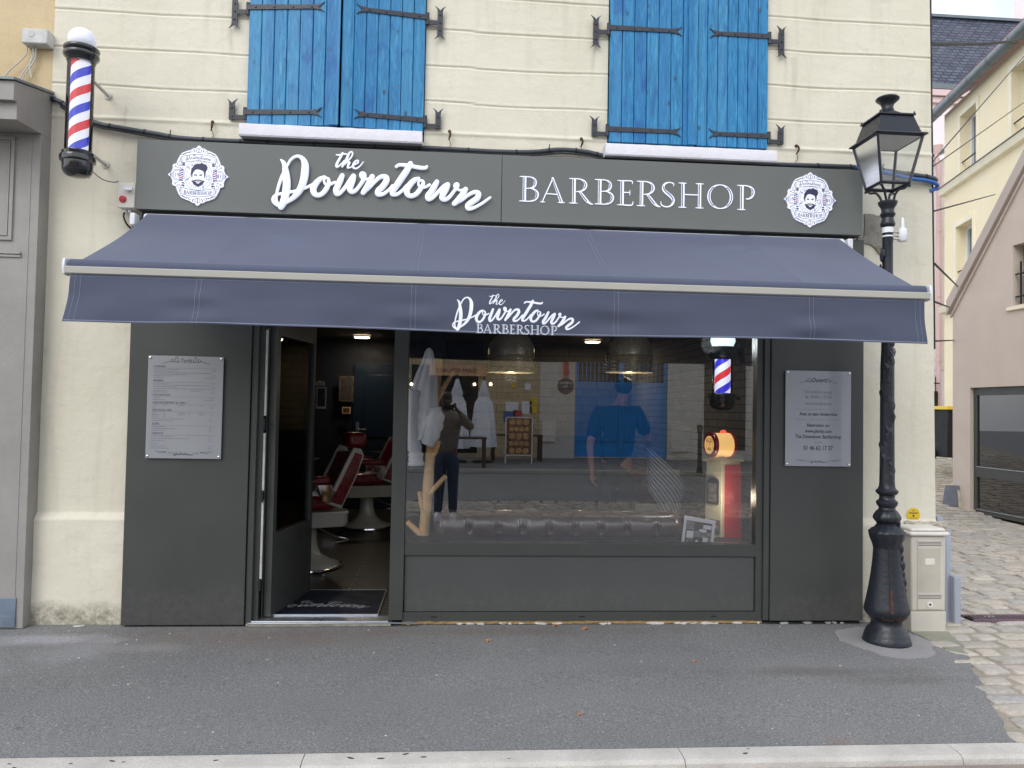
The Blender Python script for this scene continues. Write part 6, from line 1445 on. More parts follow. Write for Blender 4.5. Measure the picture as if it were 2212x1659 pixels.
# lane drain grate
g0 = G(2096, 1336, -.004); g1 = G(2232, 1352, -.004)
gr = empty('drain_grate', (g0.x, g0.y, -.004), 'rusty brown slotted drain grate set in the cobbles at the right edge', 'drain grate')
mb = MB(); mb.box(g0.x-.02, g0.x+1.3, g0.y-.075, g0.y+.045, -.03, .004); mb.build('drain', 'grate_hole', gr, smooth=0)
mb = MB(); mb.box(g0.x-.03, g0.x+1.3, g0.y-.095, g0.y-.07, -.02, .009); mb.box(g0.x-.03, g0.x+1.3, g0.y+.04, g0.y+.065, -.02, .009)
for k in range(44): x = g0.x+k*.03; mb.prism([(x, g0.y-.07, .004), (x+.016, g0.y-.07, .004), (x+.036, g0.y+.04, .004), (x+.02, g0.y+.04, .004)], (0, 0, .005))
mb.build('bars', 'grate', gr, smooth=0)

# ------------------------------------------------------------------ litter and leaves
def maple(u, v, s, rot, label):
    p = GP(u, v); mb = MB(); pts = []
    prof = [1, .55, .9, .45, .95, .5, .85, .4, .6, .35, .7, .45]
    for k in range(24):
        a = rot+2*PI*k/24; r_ = s*prof[(k//2) % 12]*(1 if k % 2 == 0 else .72); pts.append(Vector((p.x+r_*math.cos(a), p.y+r_*math.sin(a), p.z+.006+.006*math.sin(a*3))))
    b = len(pts); mb.add(pts+[Vector((p.x, p.y, p.z+.014))], [(i, (i+1) % b, b) for i in range(b)]); mb.tube([p+Vector((0, 0, .012)), p+Vector((s*1.2*math.cos(rot+2), s*1.2*math.sin(rot+2), .006))], .0016, 5)
    tag(mb.build('dry_leaf', 'leaf', smooth=0, fix=False), label, 'leaf', 'dry leaves on the pavement')
maple(1056, 1386, .028, .5, 'curled brown leaf on the asphalt before the shop window')
maple(1266, 1359, .038, 1.4, 'largest brown leaf lying against the base of the stall riser')
maple(1200, 1352, .030, 2.2, 'brown leaf propped on the flaking base strip')
maple(1252, 1546, .016, .2, 'tiny dark leaf alone in the middle of the asphalt')
maple(1502, 1430, .016, 1.0, 'tiny dark leaf on the asphalt to the right of centre')
random.seed(33); mb = MB()
for k in range(45):
    u = random.choice([random.uniform(30, 620), random.uniform(0, 2100)]); v = random.choice([random.uniform(1352, 1440), random.uniform(1352, 1600)])
    p = GP(u, v)
    if p.x > edge_x(min(p.y, 0))-.05 or p.y > -.12: continue
    s = random.uniform(.002, .0065); a = random.random()*3; mb.prism([p+Vector((s*math.cos(a+q_)*random.uniform(.5, 1.5), s*math.sin(a+q_), .001)) for q_ in (0, 1.3, 2.6, 3.9, 5.2)], (0, 0, .002))
tag(mb.build('litter_crumbs', 'paper', smooth=0), 'scattered pale crumbs and paper bits over the asphalt pavement', 'litter', kind='stuff')
p = GP(171, 1354); mb = MB(); mb.prism([p+Vector((a, b, .002)) for a, b in ((-.035, -.01), (-.01, .0), (.02, .014), (.032, .01), (.012, -.008), (-.02, -.016))], (0, 0, .008)); tag(mb.build('paper_scrap', 'paper', smooth=0), 'crumpled white paper scrap beside the left pillar panel foot', 'litter')

# ------------------------------------------------------------------ inside the shop
FZ = .031
def barber_chair(label):
    r = empty('barber_chair', (0, 0, 0), label, 'barber chair', 'oxblood barber chairs in the shop')
    mb = MB(); mb.lathe(0, 0, [(.30, .022), (.285, .045), (.20, .075), (.13, .12), (.10, .18), (.085, .26), (.08, .36), (.06, .365), (.06, .40)], 40); mb.build('pedestal', 'porcelain', r, smooth=50)
    mb = MB(); mb.lathe(0, 0, [(.305, .0), (.315, .01), (.312, .024), (.29, .03)], 40); mb.build('base_ring', 'chrome', r, smooth=50)
    mb = MB(); pts = []
    for cx, cy, a0 in ((.22, .20, 0), (-.26, .20, 90), (-.26, -.20, 180), (.22, -.20, 270)):
        for k in range(5): a = R_(a0+k*22.5); pts.append((cx+.09*math.cos(a), cy+.09*math.sin(a)))
    n = len(pts)
    vs = [(x*.96, y*.96, .39) for x, y in pts]+[(x, y, .41) for x, y in pts]+[(x, y, .49) for x, y in pts]+[(x*1.03, y*1.03, .51) for x, y in pts]+[(x*1.0, y*1.0, .525) for x, y in pts]
    mb.add(vs, [(g*n+i, g*n+(i+1) % n, (g+1)*n+(i+1) % n, (g+1)*n+i) for g in range(4) for i in range(n)]+[list(range(n))[::-1], [4*n+i for i in range(n)]]); mb.build('skirt', 'porcelain', r, smooth=50)
    mb = MB(); mb.box(-.28, .20, -.22, .22, .53, .66); mb.build('seat', 'leather', r, bevel=.04)
    mb = MB()
    def B(t, s, o=0): return Vector((.17+.22*t+o*.93, s, .60+.49*t-o*.33))
    vs = [B(t, s, o) for t in (0, .9) for s in (-.21, .21) for o in (-.05, .05)]
    mb.add(vs, [(0, 1, 3, 2), (4, 6, 7, 5), (0, 4, 5, 1), (2, 3, 7, 6), (0, 2, 6, 4), (1, 5, 7, 3)]); mb.build('backrest', 'leather', r, bevel=.03)
    for sg in (-1, 1):
        mb = MB(); mb.prism([B(-.05, sg*.215, -.07), B(-.05, sg*.215, .085), B(.55, sg*.215, .09), B(.9, sg*.215, .07), B(.99, sg*.215, .02), B(.97, sg*.215, -.05), B(.85, sg*.215, -.055)], (0, sg*.045, 0)); bs_ = mb.build('back_side', 'porcelain', r, bevel=.008); mb = MB(); mb.prism([B(.0, sg*.2605, -.035), B(.0, sg*.2605, .07), B(.6, sg*.2605, .074), B(.9, sg*.2605, .052), B(.9, sg*.2605, -.02)], (0, sg*.006, 0)); mb.build('side_inset', 'leather', bs_, smooth=0)
        mb = MB(); mb.box(-.25, .12, sg*.27-.045, sg*.27+.045, .77, .84); mb.build('armrest', 'leather', r, bevel=.02)
        mb = MB(); mb.box(-.33, -.25, sg*.27-.048, sg*.27+.048, .765, .845); mb.build('armrest_end', 'porcelain', r, bevel=.012)
        mb = MB(); mb.prism([(.02, sg*.24, .76), (.14, sg*.24, .76), (.17, sg*.24, .70), (.27, sg*.24, .74), (.25, sg*.24, .66), (.12, sg*.24, .60), (.06, sg*.24, .62)], (0, sg*.02, 0)); mb.build('arm_bracket', 'chrome', r, smooth=40); mb = MB(); mb.tube([(-.29, sg*.27, .77), (-.32, sg*.27, .64), (-.26, sg*.25, .52)], .018, 8); mb.build('arm_post', 'chrome', r, smooth=40)
    mb = MB(); mb.box(-.09, .09, -.12, .12, -.07, .07); 
    for i in range(len(mb.v)): mb.v[i] = mb.v[i]+B(1.12, 0, 0)
    mb.build('headrest', 'leather', r, bevel=.035)
    mb = MB(); mb.tube([B(.85, 0, .03), B(1.15, 0, .05)], .016, 8); mb.tube([B(.2, -.1, .09), B(.95, -.1, .08)], .01, 8); mb.build('headrest_stem', 'chrome', r, smooth=50)
    mb = MB(); mb.tube(smooth_pts([(.08, -.06, .36), (.2, -.2, .30), (.30, -.26, .27), (.16, -.30, .25)]), .008, 8); mb.build('pump_lever', 'chrome', r, smooth=50)
    mb = MB(); mb.box(-.56, -.40, -.16, .16, .16, .20); mb.tube([(-.28, -.12, .44), (-.48, -.12, .19)], .014, 8); mb.tube([(-.28, .12, .44), (-.48, .12, .19)], .014, 8); mb.build('footrest', 'chrome', r, bevel=.005)
    return r
c1 = barber_chair('nearest red leather barber chair on white pedestal, half hidden by the open door')
c2 = copy_tree(c1); c3 = copy_tree(c1)
c1.location = (-1.295, 1.70, FZ); c1.rotation_euler.z = R_(24); c1.scale = (1, 1, 1)
c2.location = (-1.02, 4.05, FZ); c2.rotation_euler.z = R_(20); c2['label'] = 'further red leather barber chair seen past the first one through the doorway'
c3.location = (2.05, 2.55, FZ); c3.rotation_euler.z = R_(160); c3['label'] = 'barber chair behind the shop window under the striped cape beside the barber'
# door mat with the shop name
mb = MB(); mb.box(-1.235, -.50, .055, .775, FZ+.001, FZ+.010); mat_ = tag(mb.build('door_mat', 'navywall', bevel=.003), 'dark navy door mat with pale script lettering inside the doorway', 'door mat')
a = G(794, 1318, FZ+.011); mb = MB(); mb2 = MB(); t0 = G(575, 1318, FZ+.011); sx = (a.x-t0.x)/(dx1-dx0)
for k, (nme, st_) in enumerate(DS): mb.ribbon([Vector((t0.x+(x-dx0)*sx, .20+(z-dz0)*sx*1.25, FZ+.0105)) for x, z, q_ in st_], [q_*sx*.8 for *_, q_ in st_], (0, 0, 1), .0006+.00004*(k % 17))
MT['matprint'] = pm('mat lettering', srgb(150, 150, 148), .9)
mb.build('lettering', 'matprint', mat_, smooth=0, fix=False)
mb = MB(); mb.box(-1.24, -.495, .775, .785, FZ+.001, FZ+.013); mb.box(-1.24, -.495, .045, .055, FZ+.001, FZ+.013); mb.box(-.50, -.492, .055, .775, FZ+.001, FZ+.012); mb.build('mat_edge', 'alu', mat_, smooth=0)
# counter on the left wall, pictures, mirror
ct = empty('barber_counter', (-2.3, 3, FZ), 'dark counter with wooden top along the left wall, seen through the door glass', 'counter')
mb = MB(); mb.box(-2.54, -2.12, .95, 3.6, FZ, .84); mb.build('cabinet', 'matblack', ct, bevel=.004)
mb = MB(); mb.box(-2.54, -2.08, .92, 3.64, .842, .88); mb.build('worktop', 'wood', ct, bevel=.004)
mb = MB(); mb.box(-2.545, -2.52, 1.2, 2.2, 1.05, 2.0); mb.build('mirror', 'dark', ct, smooth=0)
def picture(name, u0, v0, u1, v1, y, mats, label, cat='picture', inner=.12, tilt=0.0):
    a = P(u0, v0, y); b = P(u1, v1, y); o = empty(name, ((a.x+b.x)/2, y, b.z), label, cat)
    w_ = b.x-a.x; h_ = a.z-b.z
    mb = MB(); mb.box(a.x, b.x, y, y+.015, b.z, a.z); mb.build('frame', mats[0], o, bevel=.001)
    mb = MB(); mb.box(a.x+w_*inner, b.x-w_*inner, y-.003, y-.0005, b.z+w_*inner*(1.8 if name == 'polaroid' else 1), a.z-w_*inner); mb.build('print', mats[1], o, smooth=0); return o
picture('polaroid', 684, 836, 704, 883, 3.3, ('white', 'photo_dk'), 'white bordered photograph hanging in the dark shop above the counter')
picture('poster', 733, 812, 763, 868, 5.6, ('poster', 'photo_dk'), 'dim colour poster on the back wall left of the back door')
picture('wall_card', 739, 879, 757, 894, 5.6, ('signwood', 'poster'), 'small tan card on the back wall below the dim poster', 'card')
mb = MB(); a = P(672, 822, 4.4); b = P(692, 833, 4.4); 
for k in range(6): mb.box(a.x+.028*k, a.x+.028*k+.024, 4.4, 4.45, b.z, a.z-.006*(k % 3))
tag(mb.build('book_row', 'cablid', smooth=0), 'row of pale booklets on a shelf high inside the doorway', 'books')
mb = MB(); a = P(950, 733, RY1-.12); b = P(1045, 774, RY1-.12); mb.box(a.x, b.x, RY1-.12, RY1-.05, b.z, a.z); tag(mb.build('wall_screen', 'black', bevel=.004), 'black television screen high on the back wall behind the hanging hoodie', 'television')
# ceiling lamps (lit)
for i, (u, v, lb) in enumerate(((782, 727.5, 'lit round ceiling light visible above the open doorway'), (946, 730, 'lit ceiling light above the hanging white hoodie'), (1280, 737.5, 'lit ceiling light between the two ribbed bell lamps'), (1463, 740, 'lit ceiling light nearest the indoor barber pole'))):
    p = G(u, v, 2.44); p.y = min(p.y, 5.4)
    if p.y > 5.3: p = P(u, v, 5.0)
    o = empty('ceiling_light', (p.x, p.y, 2.44), lb, 'ceiling light', 'lit ceiling lights of the shop')
    mb = MB(); mb.lathe(p.x, p.y, [(.115, 2.458), (.115, 2.435), (.10, 2.432)], 24, caps=False); mb.build('rim', 'white', o, smooth=40, fix=False)
    mb = MB(); mb.lathe(p.x, p.y, [(.10, 2.445), (.10, 2.425)], 24); mb.build('diffuser', 'downlight', o, smooth=40)
    ld = bpy.data.lights.new('ceiling_lamp', 'AREA'); ld.shape = 'DISK'; ld.size = .18; ld.energy = 2.6; ld.color = (1, .84, .62); lo = bpy.data.objects.new('lamp_light', ld); COL.objects.link(lo); lo.parent = o; lo.location = (0, 0, -.03)
# ribbed bell pendant lamps
def bell(u, label, sc_=1.0):
    y = 2.2; c = P(u, 770, y); zb = P(u, 805, y).z; zr = P(u, 767, y).z; r_ = 53/F*(y-CAM.y); o = empty('pendant_lamp', (c.x, y, zb), label, 'pendant lamp', 'ribbed metal bell lamps behind the window')
    pr = []; n = 6; h = (zr-zb)/n
    for k in range(n): pr += [(r_*.975, zb+h*k), (r_*1.0, zb+h*(k+.25)), (r_*.975, zb+h*(k+.5)), (r_*.92, zb+h*(k+.75))]
    pr += [(r_*.96, zr), (r_*.95, zr+.06), (r_*.90, zr+.11), (r_*.78, zr+.17), (r_*.55, zr+.215), (r_*.25, zr+.235), (.03, zr+.245), (.025, zr+.30)]
    mb = MB(); mb.lathe(c.x, y, pr, 48, caps=False); mb.build('bell', 'brass', o, smooth=35, fix=False)
    mb = MB(); mb.tube([(c.x, y, zr+.26), (c.x, y, 2.46)], .012, 8); mb.build('stem', 'matblack', o, smooth=40)
    mb = MB(); mb.sphere((c.x, y, zb+.05), .05, 16, 10); mb.build('bulb', 'globe_l', o)
    ld = bpy.data.lights.new('bell_lamp', 'POINT'); ld.shadow_soft_size = .06; ld.energy = 1.8; ld.color = (1, .86, .66); lo = bpy.data.objects.new('lamp_light', ld); COL.objects.link(lo); lo.parent = o; lo.location = (0, 0, -.04)
bell(1104, 'left ribbed metal bell lamp hanging behind the shop window')
bell(1359, 'right ribbed metal bell lamp hanging behind the shop window')
mb = MB(); p = P(1485, 748, 3.5); mb.lathe(p.x, 3.5, [(.06, 2.458), (.055, 2.42), (.03, 2.38), (.01, 2.37)], 20); tag(mb.build('security_camera', 'matblack', smooth=60), 'small black dome camera on the shop ceiling', 'camera')
# window board
mb = MB(); mb.box(xw0, xw1, .032, .30, zw-.045, zw-.012); mb.build('window_board', 'navywall', house, smooth=0)
# coat stand made of a debarked tree
YC = .42
cs = empty('coat_stand', (P(918, 1172, YC).x, YC, FZ), 'coat stand of pale debarked branches inside the left end of the window', 'coat stand')
def tr(lst, y=YC): return [P(u, v, y) for u, v in lst]
mb = MB(); p0 = P(913, 1172, YC); pts = [Vector((p0.x-.02, YC, FZ+.03))]+tr([(914, 1172), (920, 1100), (925, 1040), (930, 980), (935, 930), (940, 870), (944, 820), (947, 775)])
mb.tube(smooth_pts(pts, 4), [.040]*6+[.039]*8+[.036]*8+[.031]*11, 12); mb.build('trunk', 'wood', cs, smooth=60)
for lst, r0, r1 in (([(918, 1162), (902, 1148), (879, 1127)], .026, .020), ([(927, 1068), (945, 1048), (963, 1028)], .020, .018), ([(921, 1110), (912, 1095), (906, 1062)], .02, .016), ([(942, 868), (958, 838), (980, 802)], .024, .014), ([(935, 905), (932, 880), (933, 868)], .022, .02), ([(931, 985), (941, 975), (948, 952)], .022, .016)):
    mb = MB(); pp = smooth_pts(tr(lst, YC-.02), 3); mb.tube(pp, [r0+(r1-r0)*k/(len(pp)-1) for k in range(len(pp))], 10); mb.build('branch', 'wood', cs, smooth=60)
# hoodie hanging on it
YH = .30; hdy = empty('hanging_hoodie', (P(918, 900, YH).x, YH, P(900, 1005, YH).z), 'pale grey hoodie hanging limp from the branch coat stand', 'hoodie')
secs = [(752, 927, 3), (760, 927, 9), (775, 926, 13), (800, 922, 20), (830, 918, 27), (860, 915, 32), (890, 914, 33), (915, 912, 32), (935, 909, 29), (950, 905, 24)]
mb = MB(); n = 30
def hs(i, j):
    t = j*(len(secs)-1); k = min(int(t), len(secs)-2); f = t-k; v, u, w_ = [secs[k][q_]*(1-f)+secs[k+1][q_]*f for q_ in range(3)]
    a = 2*PI*i; fold = 1+.13*math.sin(a*5+j*3)+.08*math.sin(a*9+2+j*6); p = P(u, v, YH); ww = w_/F*(YH-CAM.y)
    return (p.x+ww*math.cos(a)*(1+.03*math.sin(j*20)), YH+.07*math.sin(a)*fold*min(1, .3+j*2), p.z)
mb.grid(hs, n*2, 40); mb.build('body', 'hoodie', hdy, smooth=80, fix=False)
def sleeve(lst, rs, y=YH-.05, nm='sleeve'):
    mb = MB(); pp = smooth_pts(tr(lst, y), 5); nn = len(pp); rr = []
    for k in range(nn): t = k/(nn-1)*(len(rs)-1); q_ = min(int(t), len(rs)-2); rr.append((rs[q_]*(1-(t-q_))+rs[q_+1]*(t-q_))*(1+.10*math.sin(k*1.9)))
    mb.tube(pp, rr, 16, sq=(Vector((0, 1, 0)), .75)); mb.build(nm, 'hoodie', hdy, smooth=80)
sleeve([(893, 842), (887, 890), (888, 930), (897, 975), (898, 1006)], [.05, .062, .058, .048, .052]); sleeve([(898, 978), (899, 1006)], [.05, .058], nm='cuff', y=YH-.053)
sleeve([(938, 880), (941, 905), (934, 935), (922, 962)], [.045, .066, .060, .045], YH-.06)
# chesterfield back
xsA, xsB = P(937, 1130, .5).x, P(1472, 1130, .5).x; zs0 = P(1200, 1103, .5).z-.115; rs_ = .118
sf = empty('sofa', ((xsA+xsB)/2, .7, FZ), 'brown buttoned leather sofa with its rolled back against the shop window', 'sofa')
btn = [P(u, 1130, .38).x for u in (1013, 1076, 1130, 1187, 1243, 1299, 1356, 1420)]
def roll(i, j):
    x = xsA+(xsB-xsA)*i; a = 2*PI*j; e = min(i, 1-i)*(xsB-xsA); r_ = rs_*math.sqrt(max(0.0, 1-max(0, (.09-e)/.09)**2)) if e < .09 else rs_
    dd_ = 0; ang = (a-PI*1.06)
    for b in btn:
        dx = abs(x-b); q_ = math.exp(-(dx/.024)**2-(ang/.24)**2); dd_ += .046*q_ + .009*math.exp(-(dx/.0045)**2)*math.exp(-((ang-.45)/.40)**2) + .008*math.exp(-(dx/.040)**2)*math.exp(-((ang+.45)/.32)**2)*(.5+.5*math.cos(dx*300))
    r_ = r_-dd_+.004*noise.noise(Vector((x*6, a*2, 1)))
    return (x, .50+r_*math.cos(a), zs0+r_*math.sin(a)*1.0)
mb = MB(); mb.grid(roll, 420, 72); mb.build('back_roll', 'sofa', sf, smooth=80, fix=False)
mb = MB()
for b in btn: a_ = PI*1.06; mb.sphere((b, .50+(rs_-.032)*math.cos(a_)-.0, zs0+(rs_-.03)*math.sin(a_)), .011, 10, 8)
mb.build('button', 'sofa', sf, smooth=60)
mb = MB(); mb.box(xsA+.05, xsB-.05, .44, .62, FZ+.08, zs0-.02); mb.build('back_panel', 'sofa', sf, bevel=.02)
mb = MB(); mb.box(xsA+.1, xsB-.1, .62, 1.15, FZ+.10, .44); mb.build('seat', 'sofa', sf, bevel=.05)
mb = MB()
for x in (xsA+.12, xsB-.12):
    for y in (.48, 1.1): mb.tube([(x, y, FZ), (x, y, FZ+.09)], .025, 10)
mb.build('feet', 'wooddark', sf, smooth=40)
# framed photograph leaning on the glass
fp = empty('framed_photo', (P(1509, 1172, .06).x, .06, zw-.012), 'white bordered black and white photo collage leaning against the inside of the glass', 'photo frame')
cn = [P(1479, 1113, .10), P(1546, 1125.5, .10), P(1540, 1185, .05), P(1470, 1185, .05)]
mb = MB(); mb.prism(cn, (0, .012, 0)); mb.build('frame', 'white', fp, bevel=.001)
def fq(a, b): return cn[0].lerp(cn[1], a).lerp(cn[3].lerp(cn[2], a), b)+Vector((0, -.003, 0))
mb = MB(); random.seed(14)
mb.use(0).prism([fq(.09, .13), fq(.90, .13), fq(.90, 1.0), fq(.09, 1.0)], (0, .002, 0)); k = 0
for a0, a1, b0, b1, m_ in ((.1, .35, .14, .4, 1), (.37, .6, .14, .34, 0), (.62, .88, .2, .34, 2), (.5, .74, .36, .46, 2), (.12, .34, .44, .66, 2), (.36, .56, .42, .62, 1), (.58, .72, .48, .64, 1), (.7, .88, .44, .6, 1), (.14, .34, .68, .95, 1), (.2, .3, .72, .84, 0), (.38, .6, .66, .96, 0), (.42, .5, .72, .86, 2), (.64, .8, .62, .96, 2), (.82, .9, .64, .9, 1)):
    k += 1; mb.use(m_).prism([fq(a0, b0)+Vector((0, -.0006-.0003*k, 0)), fq(a1, b0)+Vector((0, -.0006-.0003*k, 0)), fq(a1, b1)+Vector((0, -.0006-.0003*k, 0)), fq(a0, b1)+Vector((0, -.0006-.0003*k, 0))], (0, .0002, 0))
mb.build('collage', ['photo_dk', 'photo_md', 'white'], fp, smooth=0, fix=False)
# retro fuel pump lamp
pC, pL, pR = P(1559, 1060, .42), P(1525, 1060, .55), P(1599, 1060, .56); zp = P(1559, 1000, .42).z
gp_ = empty('fuel_pump_cabinet', ((pL.x+pR.x)/2, .6, FZ), 'retro cream and red fuel pump cabinet with a glowing drum lamp on top', 'fuel pump')
def pl_(p, z): return Vector((p.x, p.y, z))
pB = pL+pR-pC; mb = MB(); cen = (pC+pB)/2
def ex(p, s): return cen+(p-cen)*s
q4 = [pC, pR, pB, pL]; lo_ = [pl_(ex(p, 1.12), FZ+.02) for p in q4]; hi_ = [pl_(p, zp) for p in q4]
mb.add(lo_+hi_, [(0, 3, 2, 1), (4, 5, 6, 7), (0, 1, 5, 4), (1, 2, 6, 5), (2, 3, 7, 6), (3, 0, 4, 7)]); mb.build('body', 'pumpcream', gp_, bevel=.006)
mb = MB(); 
def side(t, z, o=.003):
    f = (z-FZ-.02)/(zp-FZ-.02); a = pl_(ex(pC, 1.12), z).lerp(pl_(pC, z), f); b = pl_(ex(pR, 1.12), z).lerp(pl_(pR, z), f); nn = Vector(((b-a).y, -(b-a).x, 0)).normalized(); return a.lerp(b, t)+nn*o
mb.grid(lambda i, j: side(.13+.87*i, .08+(zp-.10)*j, .004), 6, 10, thick=(.001, .004, 0)); mb.build('red_side_panel', 'pumpred', gp_, smooth=0, fix=False)
mb = MB(); mb.prism([pl_(ex(p, 1.22), zp+.001) for p in q4], (0, 0, .022)); mb.build('top', 'pumpcream', gp_, bevel=.004)
def frt(t, z, o=.003):
    f = (z-FZ-.02)/(zp-FZ-.02); a = pl_(ex(pC, 1.12), z).lerp(pl_(pC, z), f); b = pl_(ex(pL, 1.12), z).lerp(pl_(pL, z), f); nn = -Vector(((b-a).y, -(b-a).x, 0)).normalized(); return a.lerp(b, t)+nn*o
fx_ = (frt(1, 1)-frt(0, 1)).normalized()*-1; fn_ = (frt(.5, 1, .1)-frt(.5, 1, 0)).normalized()
z1p = P(1540, 1032, .5).z; z0p = P(1540, 1088, .5).z
mb = MB(); hpts = [frt(.15, z0p), frt(.85, z0p)]+[frt(.5+.35*math.cos(a), z1p-.05+.05*math.sin(a)) for a in [PI*(1-k/8) for k in range(9)]]
hpts = [frt(.15, z0p), frt(.15, z1p-.03)]+[frt(.5-.35*math.cos(PI*k/8), z1p-.03+.035*math.sin(PI*k/8)) for k in range(1, 8)]+[frt(.85, z1p-.03), frt(.85, z0p)]
mb.prism(hpts, fn_*.012); mb.build('dial_frame', 'iron', gp_, smooth=0)
mb = MB(); mb.use(0).prism([frt(.24, z0p+.02, .016), frt(.24, z1p-.04, .016), frt(.76, z1p-.04, .016), frt(.76, z0p+.02, .016)], fn_*.002)
for z, t in ((z1p-.075, 'SALE'), (z1p-.12, 'GALLON'), (z1p-.16, 'PRICE')): mb.use(1).text(t, .022, frt(.5, z, .0185), fx_, UZ, fn_, .0006)
mb.build('dial', ['photo_md', 'ink'], gp_, smooth=0, fix=False)
def shield(z, s, parent, o0, nm='route_shield'):
    mb = MB(); prof = [(0, -.62), (.42, -.45), (.5, -.1), (.42, .2), (.5, .42), (.25, .5), (0, .42), (-.25, .5), (-.5, .42), (-.42, .2), (-.5, -.1), (-.42, -.45)]
    c = o0; mb.use(0).prism([c+fx_*(a*s*1.06)+UZ*(b*s*1.06) for a, b in prof], fn_*.002); mb.use(1).prism([c+fx_*(a*s)+UZ*(b*s)+fn_*.0022 for a, b in prof], fn_*.001)
    mb.use(0).text('ROUTE', s*.28, c+UZ*(s*.17)+fn_*.0034, fx_, UZ, fn_, .0004); mb.text('US', s*.2, c+UZ*(-s*.06)+fn_*.0034, fx_, UZ, fn_, .0004); mb.text('66', s*.45, c+UZ*(-s*.42)+fn_*.0034, fx_, UZ, fn_, .0004, bold=.0008)
    mb.build(nm, ['ink', 'pumpcream'], parent, smooth=0, fix=False)
shield(0, .085, gp_, frt(.5, P(1540, 1135, .5).z, .004))
mb = MB(); mb.use(0).prism([frt(.05, .56, .004), frt(.05, .66, .004), frt(.7, .66, .004), frt(.7, .56, .004)], fn_*.003); mb.use(1).text('Service', .04, frt(.36, .62, .0075), fx_, UZ, fn_, .0006); mb.build('service_plate', ['photo_md', 'red'], gp_, smooth=0, fix=False)
gl = empty('drum_lamp', (cen.x, cen.y, zp+.03), 'glowing orange drum lamp with a route shield on its round end', 'lamp')
gc = P(1556, 961, .50); ax = Vector((-.985, -.20, 0)).normalized(); Lg = .085; rg = .098
MT_ = MB(); MT_.tube([gc-ax*Lg*-1, gc-ax*Lg], rg*.96, 32); MT_.build('drum', 'globe_l', gl, smooth=40)
for sg in (-1, 1):
    mb = MB(); pr = [(rg*.90, Lg*.80), (rg*1.03, Lg*.82), (rg*1.05, Lg*1.0), (rg*.98, Lg*1.14), (rg*.72, Lg*1.16)]
    vs = []; nseg = 32; e1 = Vector((-ax.y, ax.x, 0)); e2 = UZ
    for r_, l_ in pr:
        for k in range(nseg): a = 2*PI*k/nseg; vs.append(gc+ax*(l_*sg)+(e1*math.cos(a)+e2*math.sin(a))*r_)
    mb.add(vs, [(i*nseg+k, i*nseg+(k+1) % nseg, (i+1)*nseg+(k+1) % nseg, (i+1)*nseg+k) for i in range(4) for k in range(nseg)]); mb.build('rim', 'globe_r', gl, smooth=50, fix=False)
    mb = MB(); mb.tube([gc+ax*(Lg*1.10*sg), gc+ax*(Lg*1.13*sg)], rg*.72, 32); fc = mb.build('face', 'globe_l', gl, smooth=40)
fx_, fn_ = Vector((-ax.y, ax.x, 0)), ax
if fx_.x < 0: fx_ = -fx_
mb = MB()
for t, s, dz in (('ROUTE', .030, .022), ('US', .022, -.004), ('66', .050, -.046)): mb.text(t, s, gc+ax*(Lg*1.135)+UZ*dz, fx_, UZ, fn_, .0008)
for w_ in [[(-.040, .02), (-.046, .045), (-.02, .055), (0, .048), (.02, .055), (.046, .045), (.040, .02), (-.040, .02)], [(-.040, .016), (-.046, -.02), (-.032, -.05), (0, -.064), (.032, -.05), (.046, -.02), (.040, .016)]]: mb.ribbon([gc+ax*(Lg*1.135)+fx_*a+UZ*b for a, b in w_], .003, fn_, .0008)
mb.build('shield_print', 'ink', gl, smooth=0, fix=False)
mb = MB(); mb.lathe(gc.x, gc.y, [(.055, zp+.024), (.05, zp+.04), (.035, gc.z-rg-.005), (.04, gc.z-rg+.01)], 24); mb.build('foot', 'barcol', gl, smooth=40)
mb = MB(); mb.sphere(gc+Vector((.03, .02, rg*1.0)), .026, 14, 8, (1, 1, .8)); mb.build('red_bulb', 'redlamp', gl, smooth=60)
ld = bpy.data.lights.new('pump_fill', 'POINT'); ld.shadow_soft_size = .05; ld.energy = 1.6; ld.color = (1, .82, .6); lo = bpy.data.objects.new('lamp_light', ld); COL.objects.link(lo); lo.parent = gl; lo.location = gc-wloc(gl)+Vector((-.03, -.26, -.38))  # light added below and before the drum lamp to brighten the pump
# indoor barber pole
YI = .80; ip = P(1561, 800, YI); s_ = (YI-CAM.y)/F
ibp = empty('barber_pole', (ip.x, YI, P(1561, 888, YI).z), 'lit barber pole with black caps hanging inside the right end of the window', 'barber pole')
iz = lambda v: P(1561, v, YI).z
MT['stripes_in'] = m_stripes('lit stripes', [srgb(52, 50, 200), srgb(225, 228, 250), srgb(200, 50, 60), srgb(225, 228, 250)], .247, ip.x, YI, .8, hand=1)
mb = MB(); mb.lathe(ip.x, YI, [(17*s_, iz(850)), (17*s_, iz(776))], 32); mb.build('striped_cylinder', 'stripes_in', ibp, smooth=50)
mb = MB(); mb.lathe(ip.x, YI, [(22*s_, iz(850)), (22*s_, iz(776))], 32, caps=False); mb.build('glass_tube', 'clear', ibp, smooth=50, fix=False)
mb = MB(); mb.lathe(ip.x, YI, [(r_*s_, iz(v)) for r_, v in ((10, 887), (22, 883), (27, 875), (28, 862), (31, 860), (31, 852), (25, 849))], 32); mb.build('bottom_cap', 'black', ibp, smooth=40)
mb = MB(); mb.lathe(ip.x, YI, [(r_*s_, iz(v)) for r_, v in ((24, 777), (27, 773), (31, 771), (33, 762), (30, 757), (29, 750), (24, 748))], 32); mb.build('top_cap', 'black', ibp, smooth=40)
